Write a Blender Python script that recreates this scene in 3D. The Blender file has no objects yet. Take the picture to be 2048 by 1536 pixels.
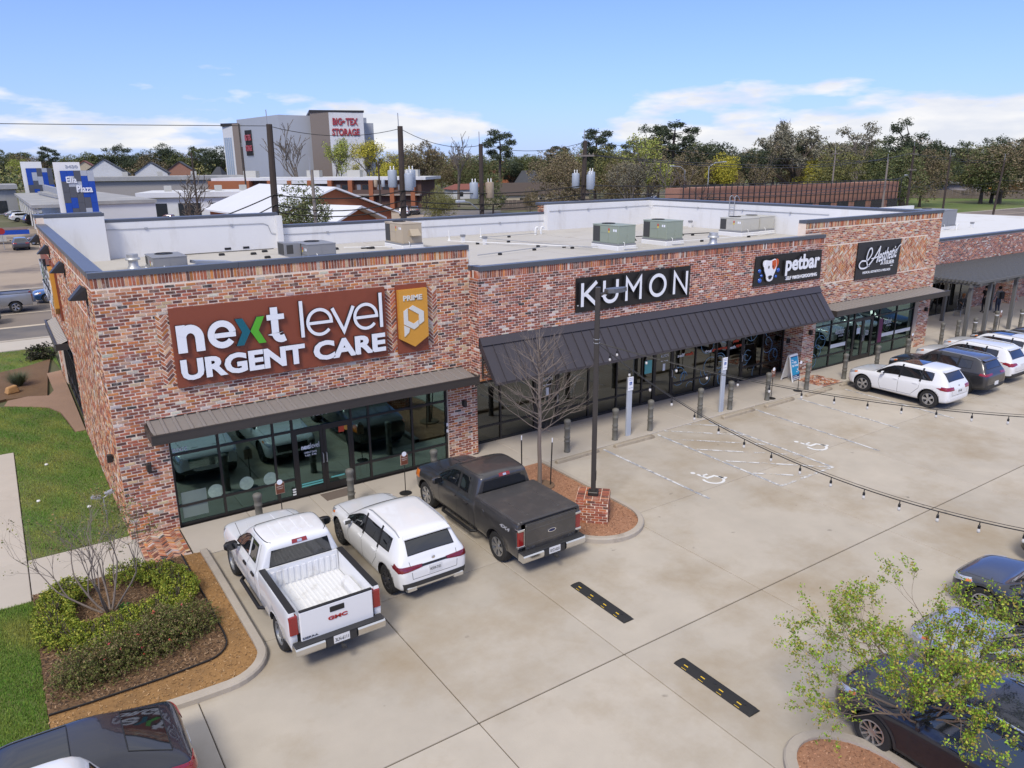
import bpy, bmesh, math, random
import numpy as np
from mathutils import Vector, Matrix, Euler
from mathutils.bvhtree import BVHTree
PI = math.pi
rnd = random.Random(7)
sc = bpy.context.scene
C = sc.collection
# ------------------------------------------------------------------ camera
YAW, PITCH, ROLL = 0.5928, 0.2826, -0.0086
CAM = Vector((-1.7585, -20.7741, 9.5368))
_f = Vector((math.sin(YAW)*math.cos(PITCH), math.cos(YAW)*math.cos(PITCH), -math.sin(PITCH)))
_r = Vector((math.cos(YAW), -math.sin(YAW), 0))
_u = _r.cross(_f)
_R = _r*math.cos(ROLL) + _u*math.sin(ROLL)
_U = -_r*math.sin(ROLL) + _u*math.cos(ROLL)
cd = bpy.data.cameras.new('camera')
cam = bpy.data.objects.new('camera', cd); C.objects.link(cam)
cd.sensor_width = 36; cd.sensor_fit = 'HORIZONTAL'
cd.angle = 2*math.atan(1024/1514.77)
cd.clip_start = 0.2; cd.clip_end = 4000
cam.matrix_world = Matrix(((_R.x, _U.x, -_f.x, CAM.x), (_R.y, _U.y, -_f.y, CAM.y), (_R.z, _U.z, -_f.z, CAM.z), (0, 0, 0, 1)))
sc.camera = cam
# ------------------------------------------------------------------ sky and sun
SUN_EL, SUN_AZ = 48, 232          # azimuth clockwise from +Y; light comes from the camera's left and behind
W = bpy.data.worlds.new('World'); sc.world = W; W.use_nodes = True
nt = W.node_tree; nd = nt.nodes; lk = nt.links
for n in list(nd): nd.remove(n)
out = nd.new('ShaderNodeOutputWorld'); bg = nd.new('ShaderNodeBackground')
sky = nd.new('ShaderNodeTexSky'); sky.sky_type = 'NISHITA'; sky.sun_disc = False
sky.sun_elevation = math.radians(SUN_EL); sky.sun_rotation = math.radians(SUN_AZ)
sky.air_density = 1.0; sky.dust_density = 0.6; sky.ozone_density = 2.2; sky.altitude = 0
bg.inputs['Strength'].default_value = 0.15
tc = nd.new('ShaderNodeTexCoord'); sep = nd.new('ShaderNodeSeparateXYZ')
lk.new(tc.outputs['Generated'], sep.inputs[0])
def wm(op, a, b=None, c=None):
    n = nd.new('ShaderNodeMath'); n.operation = op
    for i, v in enumerate((a, b, c)):
        if v is None: continue
        if isinstance(v, (int, float)): n.inputs[i].default_value = v
        else: lk.new(v, n.inputs[i])
    return n.outputs[0]
def wramp(v, *st):
    n = nd.new('ShaderNodeValToRGB'); lk.new(v, n.inputs[0])
    e = n.color_ramp.elements
    while len(e) < len(st): e.new(0.5)
    for k, (p_, c_) in zip(e, st): k.position = p_; k.color = (c_, c_, c_, 1)
    return n.outputs[0]
zc = sep.outputs['Z']
# cumulus bank that lies low over the horizon, all the way round
mp = nd.new('ShaderNodeMapping'); mp.inputs['Scale'].default_value = (2.1, 2.1, 8.5); mp.inputs['Location'].default_value = (0.4, 2.2, 0.1)
lk.new(tc.outputs['Generated'], mp.inputs[0])
n1 = nd.new('ShaderNodeTexNoise'); n1.inputs['Scale'].default_value = 2.3; n1.inputs['Detail'].default_value = 9; n1.inputs['Roughness'].default_value = .52
lk.new(mp.outputs[0], n1.inputs['Vector'])
band = wramp(zc, (0.0, .70), (.04, .66), (.085, .52), (.12, .15), (.15, 0.0))
cum = wm('MULTIPLY_ADD', band, 0.5, n1.outputs[0])
cum = wramp(cum, (.80, 0), (.885, 1))
# thin high streaks
mp2 = nd.new('ShaderNodeMapping'); mp2.inputs['Scale'].default_value = (1.1, 2.4, 9); mp2.inputs['Rotation'].default_value = (0.12, 0.1, 0.5)
lk.new(tc.outputs['Generated'], mp2.inputs[0])
n2 = nd.new('ShaderNodeTexNoise'); n2.inputs['Scale'].default_value = 1.9; n2.inputs['Detail'].default_value = 7; n2.inputs['Roughness'].default_value = .55; n2.inputs['Distortion'].default_value = .35
lk.new(mp2.outputs[0], n2.inputs['Vector'])
cir = wm('MULTIPLY', wramp(n2.outputs[0], (.50, 0), (.80, 1)), 0.5)
haze = wramp(zc, (0.0, .62), (.08, .34), (.25, .13), (.45, .10))
mk = wm('MAXIMUM', cir, haze)
m1 = nd.new('ShaderNodeMix'); m1.data_type = 'RGBA'
SKY_T = nd.new('ShaderNodeMix'); SKY_T.data_type = 'RGBA'; SKY_T.blend_type = 'MULTIPLY'; SKY_T.inputs[0].default_value = 1
lk.new(sky.outputs[0], SKY_T.inputs[6]); SKY_T.inputs[7].default_value = (.27, .375, .77, 1)
lk.new(mk, m1.inputs[0]); lk.new(SKY_T.outputs[2], m1.inputs[6]); m1.inputs[7].default_value = (2.15, 2.55, 3.55, 1)
m2 = nd.new('ShaderNodeMix'); m2.data_type = 'RGBA'
n3 = nd.new('ShaderNodeTexNoise'); n3.inputs['Scale'].default_value = 5.5; n3.inputs['Detail'].default_value = 6; lk.new(mp.outputs[0], n3.inputs['Vector'])
cm = nd.new('ShaderNodeMix'); cm.data_type = 'RGBA'; lk.new(wramp(n3.outputs[0], (.38, 0), (.62, 1)), cm.inputs[0])
cm.inputs[6].default_value = (2.8, 2.9, 3.15, 1); cm.inputs[7].default_value = (3.5, 3.45, 3.4, 1)
veil = wm('MULTIPLY', wramp(zc, (.30, 0), (.45, .45), (.7, .85)), 1.0)
lk.new(wm('MAXIMUM', wm('MULTIPLY', cum, .93), veil), m2.inputs[0]); lk.new(m1.outputs[2], m2.inputs[6]); lk.new(cm.outputs[2], m2.inputs[7])
lk.new(m2.outputs[2], bg.inputs['Color']); lk.new(bg.outputs[0], out.inputs[0])
sd = bpy.data.lights.new('sun', 'SUN'); sd.energy = 1.5; sd.angle = math.radians(16); sd.color = (1, .92, .81)
sun = bpy.data.objects.new('sun', sd); C.objects.link(sun)
_a = math.radians(SUN_AZ); _e = math.radians(SUN_EL)
sun.rotation_euler = Vector((-math.sin(_a)*math.cos(_e), -math.cos(_a)*math.cos(_e), -math.sin(_e))).to_track_quat('-Z', 'Y').to_euler()
vs = sc.view_settings; sc.display_settings.display_device = 'sRGB'
vs.view_transform = 'Standard'; vs.look = 'None'; vs.gamma = 1; vs.use_curve_mapping = False
vs.exposure = 0.92
sc.cycles.use_denoising = True; sc.cycles.max_bounces = 6; sc.cycles.transparent_max_bounces = 12
sc.cycles.caustics_reflective = False; sc.cycles.caustics_refractive = False
# ------------------------------------------------------------------ helpers
MATS = {}
def mat(name, col, rough=.6, metal=0., var=.12, scale=3., spec=.5, coat=0., bump=0., bscale=40., var2=0., scale2=.6, attr=None, dirt=None, dscale=1.2, dlo=.5, dhi=.7, rvar=0., emit=None, dirt2=None, stretch=(1,1,1), gen='Object', objvar=0.):
    """Principled material: base colour varied by two noises, an optional dirt colour in patches, optional face colour attribute."""
    if name in MATS: return MATS[name]
    m = bpy.data.materials.new(name); m.use_nodes = True; MATS[name] = m
    t = m.node_tree; N = t.nodes; L = t.links; b = N['Principled BSDF']
    b.inputs['Roughness'].default_value = rough; b.inputs['Metallic'].default_value = metal
    b.inputs['Specular IOR Level'].default_value = spec; b.inputs['Coat Weight'].default_value = coat; b.inputs['Coat Roughness'].default_value = .03
    tcn = N.new('ShaderNodeTexCoord'); co = tcn.outputs[gen]
    if stretch != (1,1,1):
        mpn = N.new('ShaderNodeMapping'); mpn.inputs['Scale'].default_value = stretch; L.new(co, mpn.inputs[0]); co = mpn.outputs[0]
    def noise(s, d=5, r=.6):
        n = N.new('ShaderNodeTexNoise'); n.inputs['Scale'].default_value = s; n.inputs['Detail'].default_value = d; n.inputs['Roughness'].default_value = r
        L.new(co, n.inputs['Vector']); return n.outputs[0]
    def math_(op, a, bb, c=None):
        n = N.new('ShaderNodeMath'); n.operation = op
        for i, v in enumerate((a, bb, c)):
            if v is None: continue
            if isinstance(v, (int, float)): n.inputs[i].default_value = v
            else: L.new(v, n.inputs[i])
        return n.outputs[0]
    if attr:
        an = N.new('ShaderNodeAttribute'); an.attribute_name = attr; cs = an.outputs['Color']
    else:
        rg = N.new('ShaderNodeRGB'); rg.outputs[0].default_value = (*col, 1); cs = rg.outputs[0]
    f = None
    if var: f = math_('MULTIPLY_ADD', noise(scale), 2*var, 1-var)
    if var2:
        g = math_('MULTIPLY_ADD', noise(scale2, 4), 2*var2, 1-var2); f = math_('MULTIPLY', f, g) if f is not None else g
    if objvar:
        oi = N.new('ShaderNodeObjectInfo'); g = math_('MULTIPLY_ADD', oi.outputs['Random'], 2*objvar, 1-objvar); f = math_('MULTIPLY', f, g) if f is not None else g
    if f is not None:
        hs = N.new('ShaderNodeVectorMath'); hs.operation = 'SCALE'; L.new(cs, hs.inputs[0]); L.new(f, hs.inputs['Scale']); cs = hs.outputs[0]
    if dirt:
        mr = N.new('ShaderNodeMapRange'); mr.inputs['From Min'].default_value = dlo; mr.inputs['From Max'].default_value = dhi
        L.new(noise(dscale, 7, .65), mr.inputs['Value'])
        mx = N.new('ShaderNodeMix'); mx.data_type = 'RGBA'; L.new(mr.outputs[0], mx.inputs[0]); L.new(cs, mx.inputs[6]); mx.inputs[7].default_value = (*dirt, 1); cs = mx.outputs[2]
    if dirt2:
        mr = N.new('ShaderNodeMapRange'); mr.inputs['From Min'].default_value = dirt2[2]; mr.inputs['From Max'].default_value = dirt2[3]; mr.inputs['To Max'].default_value = dirt2[4]
        L.new(noise(dirt2[1], 3, .5), mr.inputs['Value'])
        mx = N.new('ShaderNodeMix'); mx.data_type = 'RGBA'; L.new(mr.outputs[0], mx.inputs[0]); L.new(cs, mx.inputs[6]); mx.inputs[7].default_value = (*dirt2[0], 1); cs = mx.outputs[2]
    L.new(cs, b.inputs['Base Color'])
    if rvar: L.new(math_('MULTIPLY_ADD', noise(scale*2), 2*rvar, rough-rvar), b.inputs['Roughness'])
    if bump:
        bn = N.new('ShaderNodeBump'); bn.inputs['Strength'].default_value = bump; bn.inputs['Distance'].default_value = .02
        L.new(noise(bscale, 6), bn.inputs['Height']); L.new(bn.outputs[0], b.inputs['Normal'])
    if emit:
        b.inputs['Emission Color'].default_value = (*col, 1); b.inputs['Emission Strength'].default_value = emit
    return m
def glass(name, tint, refl=.55, ior=1.55, rough=.015, gc=(.9,.96,.96)):
    """Tinted architectural glass: fresnel reflection over a tinted see-through pane."""
    if name in MATS: return MATS[name]
    m = bpy.data.materials.new(name); m.use_nodes = True; MATS[name] = m
    t = m.node_tree; N = t.nodes; L = t.links; N.remove(N['Principled BSDF']); o = N['Material Output']
    tr = N.new('ShaderNodeBsdfTransparent'); tr.inputs[0].default_value = (*tint, 1)
    gl = N.new('ShaderNodeBsdfGlossy'); gl.inputs['Roughness'].default_value = rough; gl.inputs[0].default_value = (*gc, 1)
    fr = N.new('ShaderNodeFresnel'); fr.inputs['IOR'].default_value = ior
    mu = N.new('ShaderNodeMath'); mu.operation = 'MULTIPLY_ADD'; mu.inputs[1].default_value = 1.0; mu.inputs[2].default_value = refl; mu.use_clamp = True; L.new(fr.outputs[0], mu.inputs[0])
    mx = N.new('ShaderNodeMixShader'); L.new(mu.outputs[0], mx.inputs[0]); L.new(tr.outputs[0], mx.inputs[1]); L.new(gl.outputs[0], mx.inputs[2]); L.new(mx.outputs[0], o.inputs[0])
    return m
def tag(o, label=None, cat=None, group=None, kind=None):
    if label: o['label'] = label
    if cat: o['category'] = cat
    if group: o['group'] = group
    if kind: o['kind'] = kind
    return o
def link(name, me, parent=None):
    o = bpy.data.objects.new(name, me); C.objects.link(o)
    if parent is not None: o.parent = parent
    return o
def thing(name, label, cat, loc=(0,0,0), rz=0, group=None):
    o = link(name, None); o.location = loc; o.rotation_euler = (0, 0, rz); o.empty_display_size = .2
    return tag(o, label, cat, group)
class MB:
    """Collects faces, then links them as one mesh object."""
    def __init__(s): s.v = []; s.f = []; s.m = []; s.col = []
    def add(s, vs, fs, mi=0, col=None):
        b = len(s.v); s.v += [tuple(q) for q in vs]
        for f in fs:
            s.f.append(tuple(b+i for i in f)); s.m.append(mi)
            if col is not None: s.col.append(col)
        return s
    def box(s, a, b, mi=0, col=None):
        x0,y0,z0 = a; x1,y1,z1 = b
        return s.add([(x0,y0,z0),(x1,y0,z0),(x1,y1,z0),(x0,y1,z0),(x0,y0,z1),(x1,y0,z1),(x1,y1,z1),(x0,y1,z1)], [(0,3,2,1),(4,5,6,7),(0,1,5,4),(1,2,6,5),(2,3,7,6),(3,0,4,7)], mi, col)
    def obox(s, c, ax, ay, az, mi=0):
        c = Vector(c); ax = Vector(ax); ay = Vector(ay); az = Vector(az)
        vs = [c+i*ax+j*ay+k*az for k in (-1,1) for j in (-1,1) for i in (-1,1)]
        return s.add(vs, [(0,2,3,1),(4,5,7,6),(0,1,5,4),(1,3,7,5),(3,2,6,7),(2,0,4,6)], mi)
    def bbox(s, a, b, r=.02, mi=0):
        """box with chamfered vertical and top edges"""
        x0,y0,z0 = a; x1,y1,z1 = b
        def ring(i, z): return [(x0+i+0,y0+r,z),(x0+r,y0+i,z),(x1-r,y0+i,z),(x1-i,y0+r,z),(x1-i,y1-r,z),(x1-r,y1-i,z),(x0+r,y1-i,z),(x0+i,y1-r,z)]
        vs = ring(0,z0)+ring(0,z1-r)+ring(r*.9,z1)
        fs = [(k,(k+1)%8,8+(k+1)%8,8+k) for k in range(8)]+[(8+k,8+(k+1)%8,16+(k+1)%8,16+k) for k in range(8)]+[tuple(range(16,24)),tuple(range(7,-1,-1))]
        return s.add(vs, fs, mi)
    def prism(s, poly, z0, z1, mi=0, col=None):
        n = len(poly)
        vs = [(x,y,z0) for x,y in poly]+[(x,y,z1) for x,y in poly]
        return s.add(vs, [tuple(range(n-1,-1,-1)), tuple(range(n,2*n))]+[(i,(i+1)%n,n+(i+1)%n,n+i) for i in range(n)], mi, col)
    def ext(s, poly, fn, d0, d1, mi=0):
        """poly in (u,v), fn(u,v,d)->3D; extruded from d0 to d1 (front)"""
        n = len(poly); vs = [fn(u,v,d0) for u,v in poly]+[fn(u,v,d1) for u,v in poly]
        return s.add(vs, [tuple(range(n-1,-1,-1)), tuple(range(n,2*n))]+[(i,(i+1)%n,n+(i+1)%n,n+i) for i in range(n)], mi)
    def tube(s, pts, rad, k=6, mi=0, cap=True):
        pts = [Vector(q) for q in pts]; n = len(pts)
        if not hasattr(rad, '__len__'): rad = [rad]*n
        b = []; up = Vector((0,0,1))
        prev = None
        for i, q in enumerate(pts):
            d = (pts[min(i+1,n-1)]-pts[max(i-1,0)]).normalized()
            if prev is None:
                a = d.cross(up) if abs(d.z) < .95 else d.cross(Vector((1,0,0)))
            else:
                a = prev - d*prev.dot(d)
            a.normalize(); prev = a; c = d.cross(a)
            b += [q+(a*math.cos(2*PI*j/k)+c*math.sin(2*PI*j/k))*rad[i] for j in range(k)]
        fs = [(i*k+j, i*k+(j+1)%k, (i+1)*k+(j+1)%k, (i+1)*k+j) for i in range(n-1) for j in range(k)]
        if cap: fs += [tuple(range(k-1,-1,-1)), tuple((n-1)*k+j for j in range(k))]
        return s.add(b, fs, mi)
    def lathe(s, prof, c=(0,0,0), k=16, mi=0, axis='z', cap=True):
        """prof: [(r,h)...] bottom to top"""
        n = len(prof); vs = []
        for r, h in prof:
            for j in range(k):
                a = 2*PI*j/k; x, y = r*math.cos(a), r*math.sin(a)
                vs.append((c[0]+x,c[1]+y,c[2]+h) if axis == 'z' else ((c[0]+x,c[1]+h,c[2]+y) if axis == 'y' else (c[0]+h,c[1]+x,c[2]+y)))
        fs = [(i*k+j, i*k+(j+1)%k, (i+1)*k+(j+1)%k, (i+1)*k+j) for i in range(n-1) for j in range(k)]
        if cap and prof[0][0] > 1e-4: fs.append(tuple(range(k-1,-1,-1)))
        if cap and prof[-1][0] > 1e-4: fs.append(tuple((n-1)*k+j for j in range(k)))
        return s.add(vs, fs, mi)
    def mesh(s, name, mats):
        me = bpy.data.meshes.new(name); me.from_pydata(s.v, [], s.f)
        for q in (mats if isinstance(mats, (list, tuple)) else [mats]): me.materials.append(q)
        me.polygons.foreach_set('material_index', s.m)
        if s.col:
            at = me.attributes.new('tint', 'FLOAT_COLOR', 'FACE'); at.data.foreach_set('color', np.array([(*c,1) for c in s.col], 'f').ravel())
        me.update(); return me
    def build(s, name, mats, parent=None, smooth=False, kind=None):
        if not s.f: return None
        me = s.mesh(name, mats)
        if smooth:
            me.polygons.foreach_set('use_smooth', [True]*len(me.polygons))
            if smooth != 'all': me.set_sharp_from_angle(angle=math.radians(40))
        o = link(name, me, parent)
        if kind: o['kind'] = kind
        return o
def np_mesh(name, verts, nper, mats, parent=None, cols=None, mi=None, kind=None):
    """verts: (n*nper,3) array of separate faces with nper corners each"""
    v = np.asarray(verts, 'f').reshape(-1, 3); nf = len(v)//nper
    me = bpy.data.meshes.new(name); me.vertices.add(len(v)); me.vertices.foreach_set('co', v.ravel())
    me.loops.add(len(v)); me.loops.foreach_set('vertex_index', np.arange(len(v), dtype='i'))
    me.polygons.add(nf); me.polygons.foreach_set('loop_start', np.arange(0, len(v), nper, dtype='i'))
    for q in (mats if isinstance(mats, (list, tuple)) else [mats]): me.materials.append(q)
    if mi is not None: me.polygons.foreach_set('material_index', np.asarray(mi, 'i'))
    if cols is not None:
        at = me.attributes.new('tint', 'FLOAT_COLOR', 'FACE'); c = np.ones((nf,4),'f'); c[:,:3] = cols; at.data.foreach_set('color', c.ravel())
    me.update(calc_edges=True); me.validate()
    o = link(name, me, parent)
    if kind: o['kind'] = kind
    return o
def copy_tree(o, parent=None):
    c = o.copy(); C.objects.link(c)
    if parent is not None: c.parent = parent
    for ch in o.children: copy_tree(ch, c)
    return c
def place(o, loc, rz=None, label=None, group=None, scale=None):
    o.location = loc
    if rz is not None: o.rotation_euler = (0,0,rz)
    if label: o['label'] = label
    if group: o['group'] = group
    if scale: o.scale = (scale,)*3
    return o
def clip_poly(poly, x0, y0, x1, y1):
    for ax, lim, sg in ((0,x0,1),(0,x1,-1),(1,y0,1),(1,y1,-1)):
        o = []
        for i, a in enumerate(poly):
            b = poly[(i+1)%len(poly)]; da = (a[ax]-lim)*sg; db = (b[ax]-lim)*sg
            if da >= 0: o.append(a)
            if da*db < 0: t = da/(da-db); o.append((a[0]+(b[0]-a[0])*t, a[1]+(b[1]-a[1])*t))
        poly = o
        if len(poly) < 3: return []
    return poly
def area2(p): return abs(sum(p[i][0]*p[(i+1)%len(p)][1]-p[(i+1)%len(p)][0]*p[i][1] for i in range(len(p))))/2
# ---- lettering
def text_geo(s, size=1., bold=0., shear=0., xs=1., spacing=1.):
    cu = bpy.data.curves.new('t', 'FONT'); cu.body = s; cu.size = size; cu.offset = bold; cu.shear = shear; cu.resolution_u = 3; cu.space_character = spacing
    o = bpy.data.objects.new('t', cu); TMP.objects.link(o)
    me = bpy.data.meshes.new_from_object(o.evaluated_get(bpy.context.evaluated_depsgraph_get()))
    vs = [(v.co.x*xs, v.co.y) for v in me.vertices]; fs = [tuple(q.vertices) for q in me.polygons]
    bpy.data.objects.remove(o); bpy.data.curves.remove(cu); bpy.data.meshes.remove(me)
    return vs, fs
def islands(vs, fs):
    par = list(range(len(vs)))
    def fd(a):
        while par[a] != a: par[a] = par[par[a]]; a = par[a]
        return a
    for f in fs:
        for i in f[1:]: par[fd(f[0])] = fd(i)
    g = {}
    for f in fs: g.setdefault(fd(f[0]), []).append(f)
    L = []
    for fl in g.values():
        xs = [vs[i][0] for f in fl for i in f]; L.append([min(xs), max(xs), fl])
    L.sort(key=lambda q: q[0]); o = []
    for q in L:
        if o and q[0] < o[-1][1]-.5*min(q[1]-q[0], o[-1][1]-o[-1][0]): o[-1][1] = max(o[-1][1], q[1]); o[-1][2] += q[2]
        else: o.append(q)
    return [q[2] for q in o]
TMP = bpy.data.collections.new('tmp'); C.children.link(TMP)
def extrude_flat(mb, vs, fs, fn, d, mi=0, side=None):
    """flat faces in (u,v) -> solid of depth d"""
    side = mi if side is None else side
    used = sorted({i for f in fs for i in f}); ix = {a: k for k, a in enumerate(used)}; n = len(used)
    V = [fn(*vs[i], d) for i in used]+[fn(*vs[i], 0) for i in used]
    mb.add(V, [tuple(ix[i] for i in f) for f in fs], mi)
    b = len(mb.v)-2*n; ed = {}
    for f in fs:
        for a, c in zip(f, f[1:]+f[:1]): ed[(a,c)] = 1
    for (a, c) in ed:
        if (c,a) not in ed:
            mb.f.append((b+ix[c], b+ix[a], b+n+ix[a], b+n+ix[c])); mb.m.append(side)
def fit(vs, u0, v0, u1=None, v1=None):
    xs = [q[0] for q in vs]; ys = [q[1] for q in vs]
    sv = (v1-v0)/(max(ys)-min(ys)) if v1 is not None else None
    su = (u1-u0)/(max(xs)-min(xs)) if u1 is not None else sv
    if sv is None: sv = su
    return [(u0+(x-min(xs))*su, v0+(y-min(ys))*sv) for x, y in vs]
def lettering(s, fn, box, d, mats, parent, name='letter', bold=0., shear=0., each=True, xs=1., spacing=1.):
    vs, fs = text_geo(s, 1., bold, shear, xs, spacing); vs = fit(vs, *box)
    if each:
        for fl in islands(vs, fs):
            mb = MB(); extrude_flat(mb, vs, fl, fn, d, 0, 1 if isinstance(mats,(list,tuple)) and len(mats) > 1 else 0); mb.build(name, mats, parent)
    else:
        mb = MB(); extrude_flat(mb, vs, fs, fn, d); return mb.build(name, mats, parent)
def stroke(mb, pts, w, fn, d, closed=False, mi=0, side=None):
    """mitred flat stroke in (u,v), extruded to depth d"""
    P = [Vector(q) for q in pts]; n = len(P); Lf = []; Rt = []
    if not hasattr(w, '__len__'): w = [w]*n
    for i in range(n):
        a = P[i-1] if (i > 0 or closed) else None; b = P[(i+1)%n] if (i < n-1 or closed) else None
        d1 = (P[i]-a).normalized() if a is not None else None; d2 = (b-P[i]).normalized() if b is not None else None
        if d1 is None: d1 = d2
        if d2 is None: d2 = d1
        n1 = Vector((-d1.y,d1.x)); n2 = Vector((-d2.y,d2.x)); m = (n1+n2)
        if m.length < 1e-6: m = n1
        m.normalize(); k = w[i]/2/max(.45, m.dot(n1)); Lf.append(P[i]+m*k); Rt.append(P[i]-m*k)
    vs = [tuple(q) for q in Lf+Rt]; fs = []
    for i in range(n if closed else n-1):
        j = (i+1)%n; fs.append((i, n+i, n+j, j))
    extrude_flat(mb, vs, fs, fn, d, mi, side)
def arc(cx, cy, rx, ry, a0, a1, n=20): return [(cx+rx*math.cos(math.radians(a0+(a1-a0)*i/n)), cy+ry*math.sin(math.radians(a0+(a1-a0)*i/n))) for i in range(n+1)]
def crom(pts, n=8):
    P = [Vector(q) for q in pts]; o = []
    for i in range(len(P)-1):
        a = P[max(i-1,0)]; b = P[i]; c = P[i+1]; d = P[min(i+2,len(P)-1)]
        for k in range(n):
            t = k/n; o.append(.5*((2*b)+(c-a)*t+(2*a-5*b+4*c-d)*t*t+(3*b-a-3*c+d)*t**3))
    return o+[P[-1]]
# ---- common materials
concrete = mat('concrete', (.44,.395,.325), .85, var=.13, scale=1.3, var2=.17, scale2=.21, bump=.12, bscale=30, dirt=(.315,.25,.165), dscale=.30, dlo=.47, dhi=.74, objvar=.045, dirt2=((.13,.115,.095), 1.9, .70, .76, .75))
walkcon = mat('sidewalk_concrete', (.47,.425,.36), .85, var=.08, scale=1.4, var2=.08, scale2=.3, bump=.1, bscale=30, dirt=(.33,.285,.225), dscale=.5, dlo=.60, dhi=.85, objvar=.03)
kerbmat = mat('kerb_concrete', (.40,.355,.295), .88, var=.16, scale=2.2, var2=.12, scale2=.5, bump=.2, bscale=25, dirt=(.16,.13,.1), dscale=1.1, dlo=.6, dhi=.8)
asphalt = mat('asphalt', (.125,.115,.11), .9, var=.14, scale=.7, var2=.2, scale2=.09, bump=.2, bscale=30, dirt=(.22,.185,.15), dscale=.12, dlo=.45, dhi=.7)
bronze = mat('bronze_metal', (.062,.055,.05), .42, .3, var=.06, spec=.4)
darkmetal = mat('dark_metal', (.032,.029,.027), .45, .2, var=.06)
blackp = mat('black_plastic', (.012,.012,.013), .5, var=.08)
rubber = mat('rubber', (.018,.018,.018), .8, var=.15, scale=8)
white = mat('white_paint', (.78,.78,.76), .5, var=.03)
chrome = mat('chrome', (.75,.76,.78), .12, 1., var=.02)
silver = mat('brushed_silver', (.5,.51,.52), .5, .8, var=.08)
greymetal = mat('grey_metal', (.36,.37,.385), .5, .25, var=.06, scale=2)
pipewhite = mat('white_pipe', (.72,.72,.69), .5, var=.05)
wood = mat('weathered_wood', (.085,.062,.048), .9, var=.3, scale=2, stretch=(3,3,.3))
steelgrey = mat('galvanised', (.47,.49,.51), .45, .5, var=.1)
# ------------------------------------------------------------------ ground, road, slabs
soil = mat('soil_grass', (.11,.16,.035), .95, var=.25, scale=2.5, var2=.25, scale2=.15, dirt=(.14,.11,.055), dscale=.5, dlo=.45, dhi=.75)
MB().add([(-2500,-2500,-.06),(2500,-2500,-.06),(2500,2500,-.06),(-2500,2500,-.06)], [(0,1,2,3)]).build('ground', mat('far_ground', (.10,.10,.045), .95, var=.3, scale=.05, var2=.3, scale2=.01, dirt=(.2,.17,.12), dscale=.02, dlo=.5, dhi=.62)).__setitem__('kind','structure')
MB().add([(-40,-45,-.03),(90,-45,-.03),(90,.85,-.03),(-40,.85,-.03)], [(0,1,2,3)]).build('lot_base', mat('joint_filler', (.085,.07,.055), .95), kind='structure')
lot = thing('parking_lot', None, None); lot['kind'] = 'structure'
xj = [-40,-12,-8,-4,0,4.0,7.45,11.7,16.9,21.9,27.4,32.8,38.2,43.6,49,54.4,60,72,90]; yj = [-45,-20.3,-15.7,-11.08,-6.5,-1.95]
for i in range(len(xj)-1):
    for j in range(len(yj)-1):
        g = .009+(.007 if abs(yj[j]+11.08) < .1 else 0); g2 = .009+(.007 if abs(yj[j+1]+11.08) < .1 else 0)
        if j == 4 and xj[i] < 0: continue
        o = MB().bbox((xj[i]+.009, yj[j]+g, -.14), (xj[i+1]-.009, yj[j+1]-g2, 0), .012).build('concrete_slab', concrete, lot)
# raised a hair: front walk and patio
walk = thing('sidewalk', None, None); walk['kind'] = 'structure'
sx = [1.2,3.0,4.85,6.6,8.4,10.2,12,13.9,15.7,17.5,19.3,21.1,22.9,24.7,26.5,28.3,30.1,31.9,33.7,35.5,37.3,39.2]
for a, b in zip(sx, sx[1:]):
    y1 = -.02 if b < 10.9 else (.76 if a < 27.4 else -.02)
    MB().bbox((a+.006,-1.94,-.12),(b-.006,y1,.018),.012).build('concrete_slab', walkcon, walk)
patio = thing('patio', None, None); patio['kind'] = 'structure'
for a in (39.2,42.2,45.2,48.2,51.2,54.2,57.2,60.2,63.2,66.2):
    for b0, b1 in ((-1.94,.9),(.9,3.75)):
        MB().bbox((a+.006,b0+.006,-.12),(a+2.994,b1-.006,.018),.012).build('concrete_slab', walkcon, patio)
for nm, a, b, ys in (('walkway',-4.8,-2.36,[-1.95,.3,2.6,5.0,7.2,9.45]), ('front_path',-2.35,.1,[-1.75,.28])):
    w = thing(nm, None, None); w['kind'] = 'structure'
    for y0, y1 in zip(ys, ys[1:]): MB().bbox((a+.006,y0+.006,-.1),(b-.006,y1-.006,.03),.012).build('concrete_slab', walkcon, w)
# street behind the building
st = MB(); st.add([(-160,30.4,-.03),(260,30.4,-.03),(260,35.3,-.03),(-160,35.3,-.03)], [(0,1,2,3)]); st.build('turn_lane', asphalt, kind='structure')
st = MB(); st.add([(-160,35.3,-.026),(260,35.3,-.026),(260,52.5,-.026),(-160,52.5,-.026)], [(0,1,2,3)])
st.build('street', mat('street_concrete', (.20,.165,.135), .9, var=.15, scale=.4, var2=.2, scale2=.08, dirt=(.10,.085,.075), dscale=.15, dlo=.45, dhi=.65), kind='structure')
st = MB(); st.add([(-160,53,-.034),(70,53,-.034),(70,135,-.034),(-160,135,-.034)], [(0,1,2,3)])
st.build('forecourt', mat('forecourt_concrete', (.34,.27,.20), .9, var=.15, scale=.3, var2=.2, scale2=.06, dirt=(.12,.10,.09), dscale=.07, dlo=.5, dhi=.62), kind='structure')
mk = MB()
for y, w in ((35.3,.22),(40.6,.1),(46.2,.1)): mk.box((-160,y-w,-.03),(260,y+w,-.018))
mk.build('lane_marking', mat('lane_paint', (.52,.44,.33), .8, var=.25, scale=1.5), kind='structure')
for y in (30.2,52.5): MB().bbox((-160,y-.1,-.1),(260,y+.15,.12),.03).build('kerb', kerbmat, kind='structure')
MB().bbox((-160,27.5,-.1),(260,30.05,.08),.02).build('street_pavement', walkcon, kind='structure')
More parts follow.
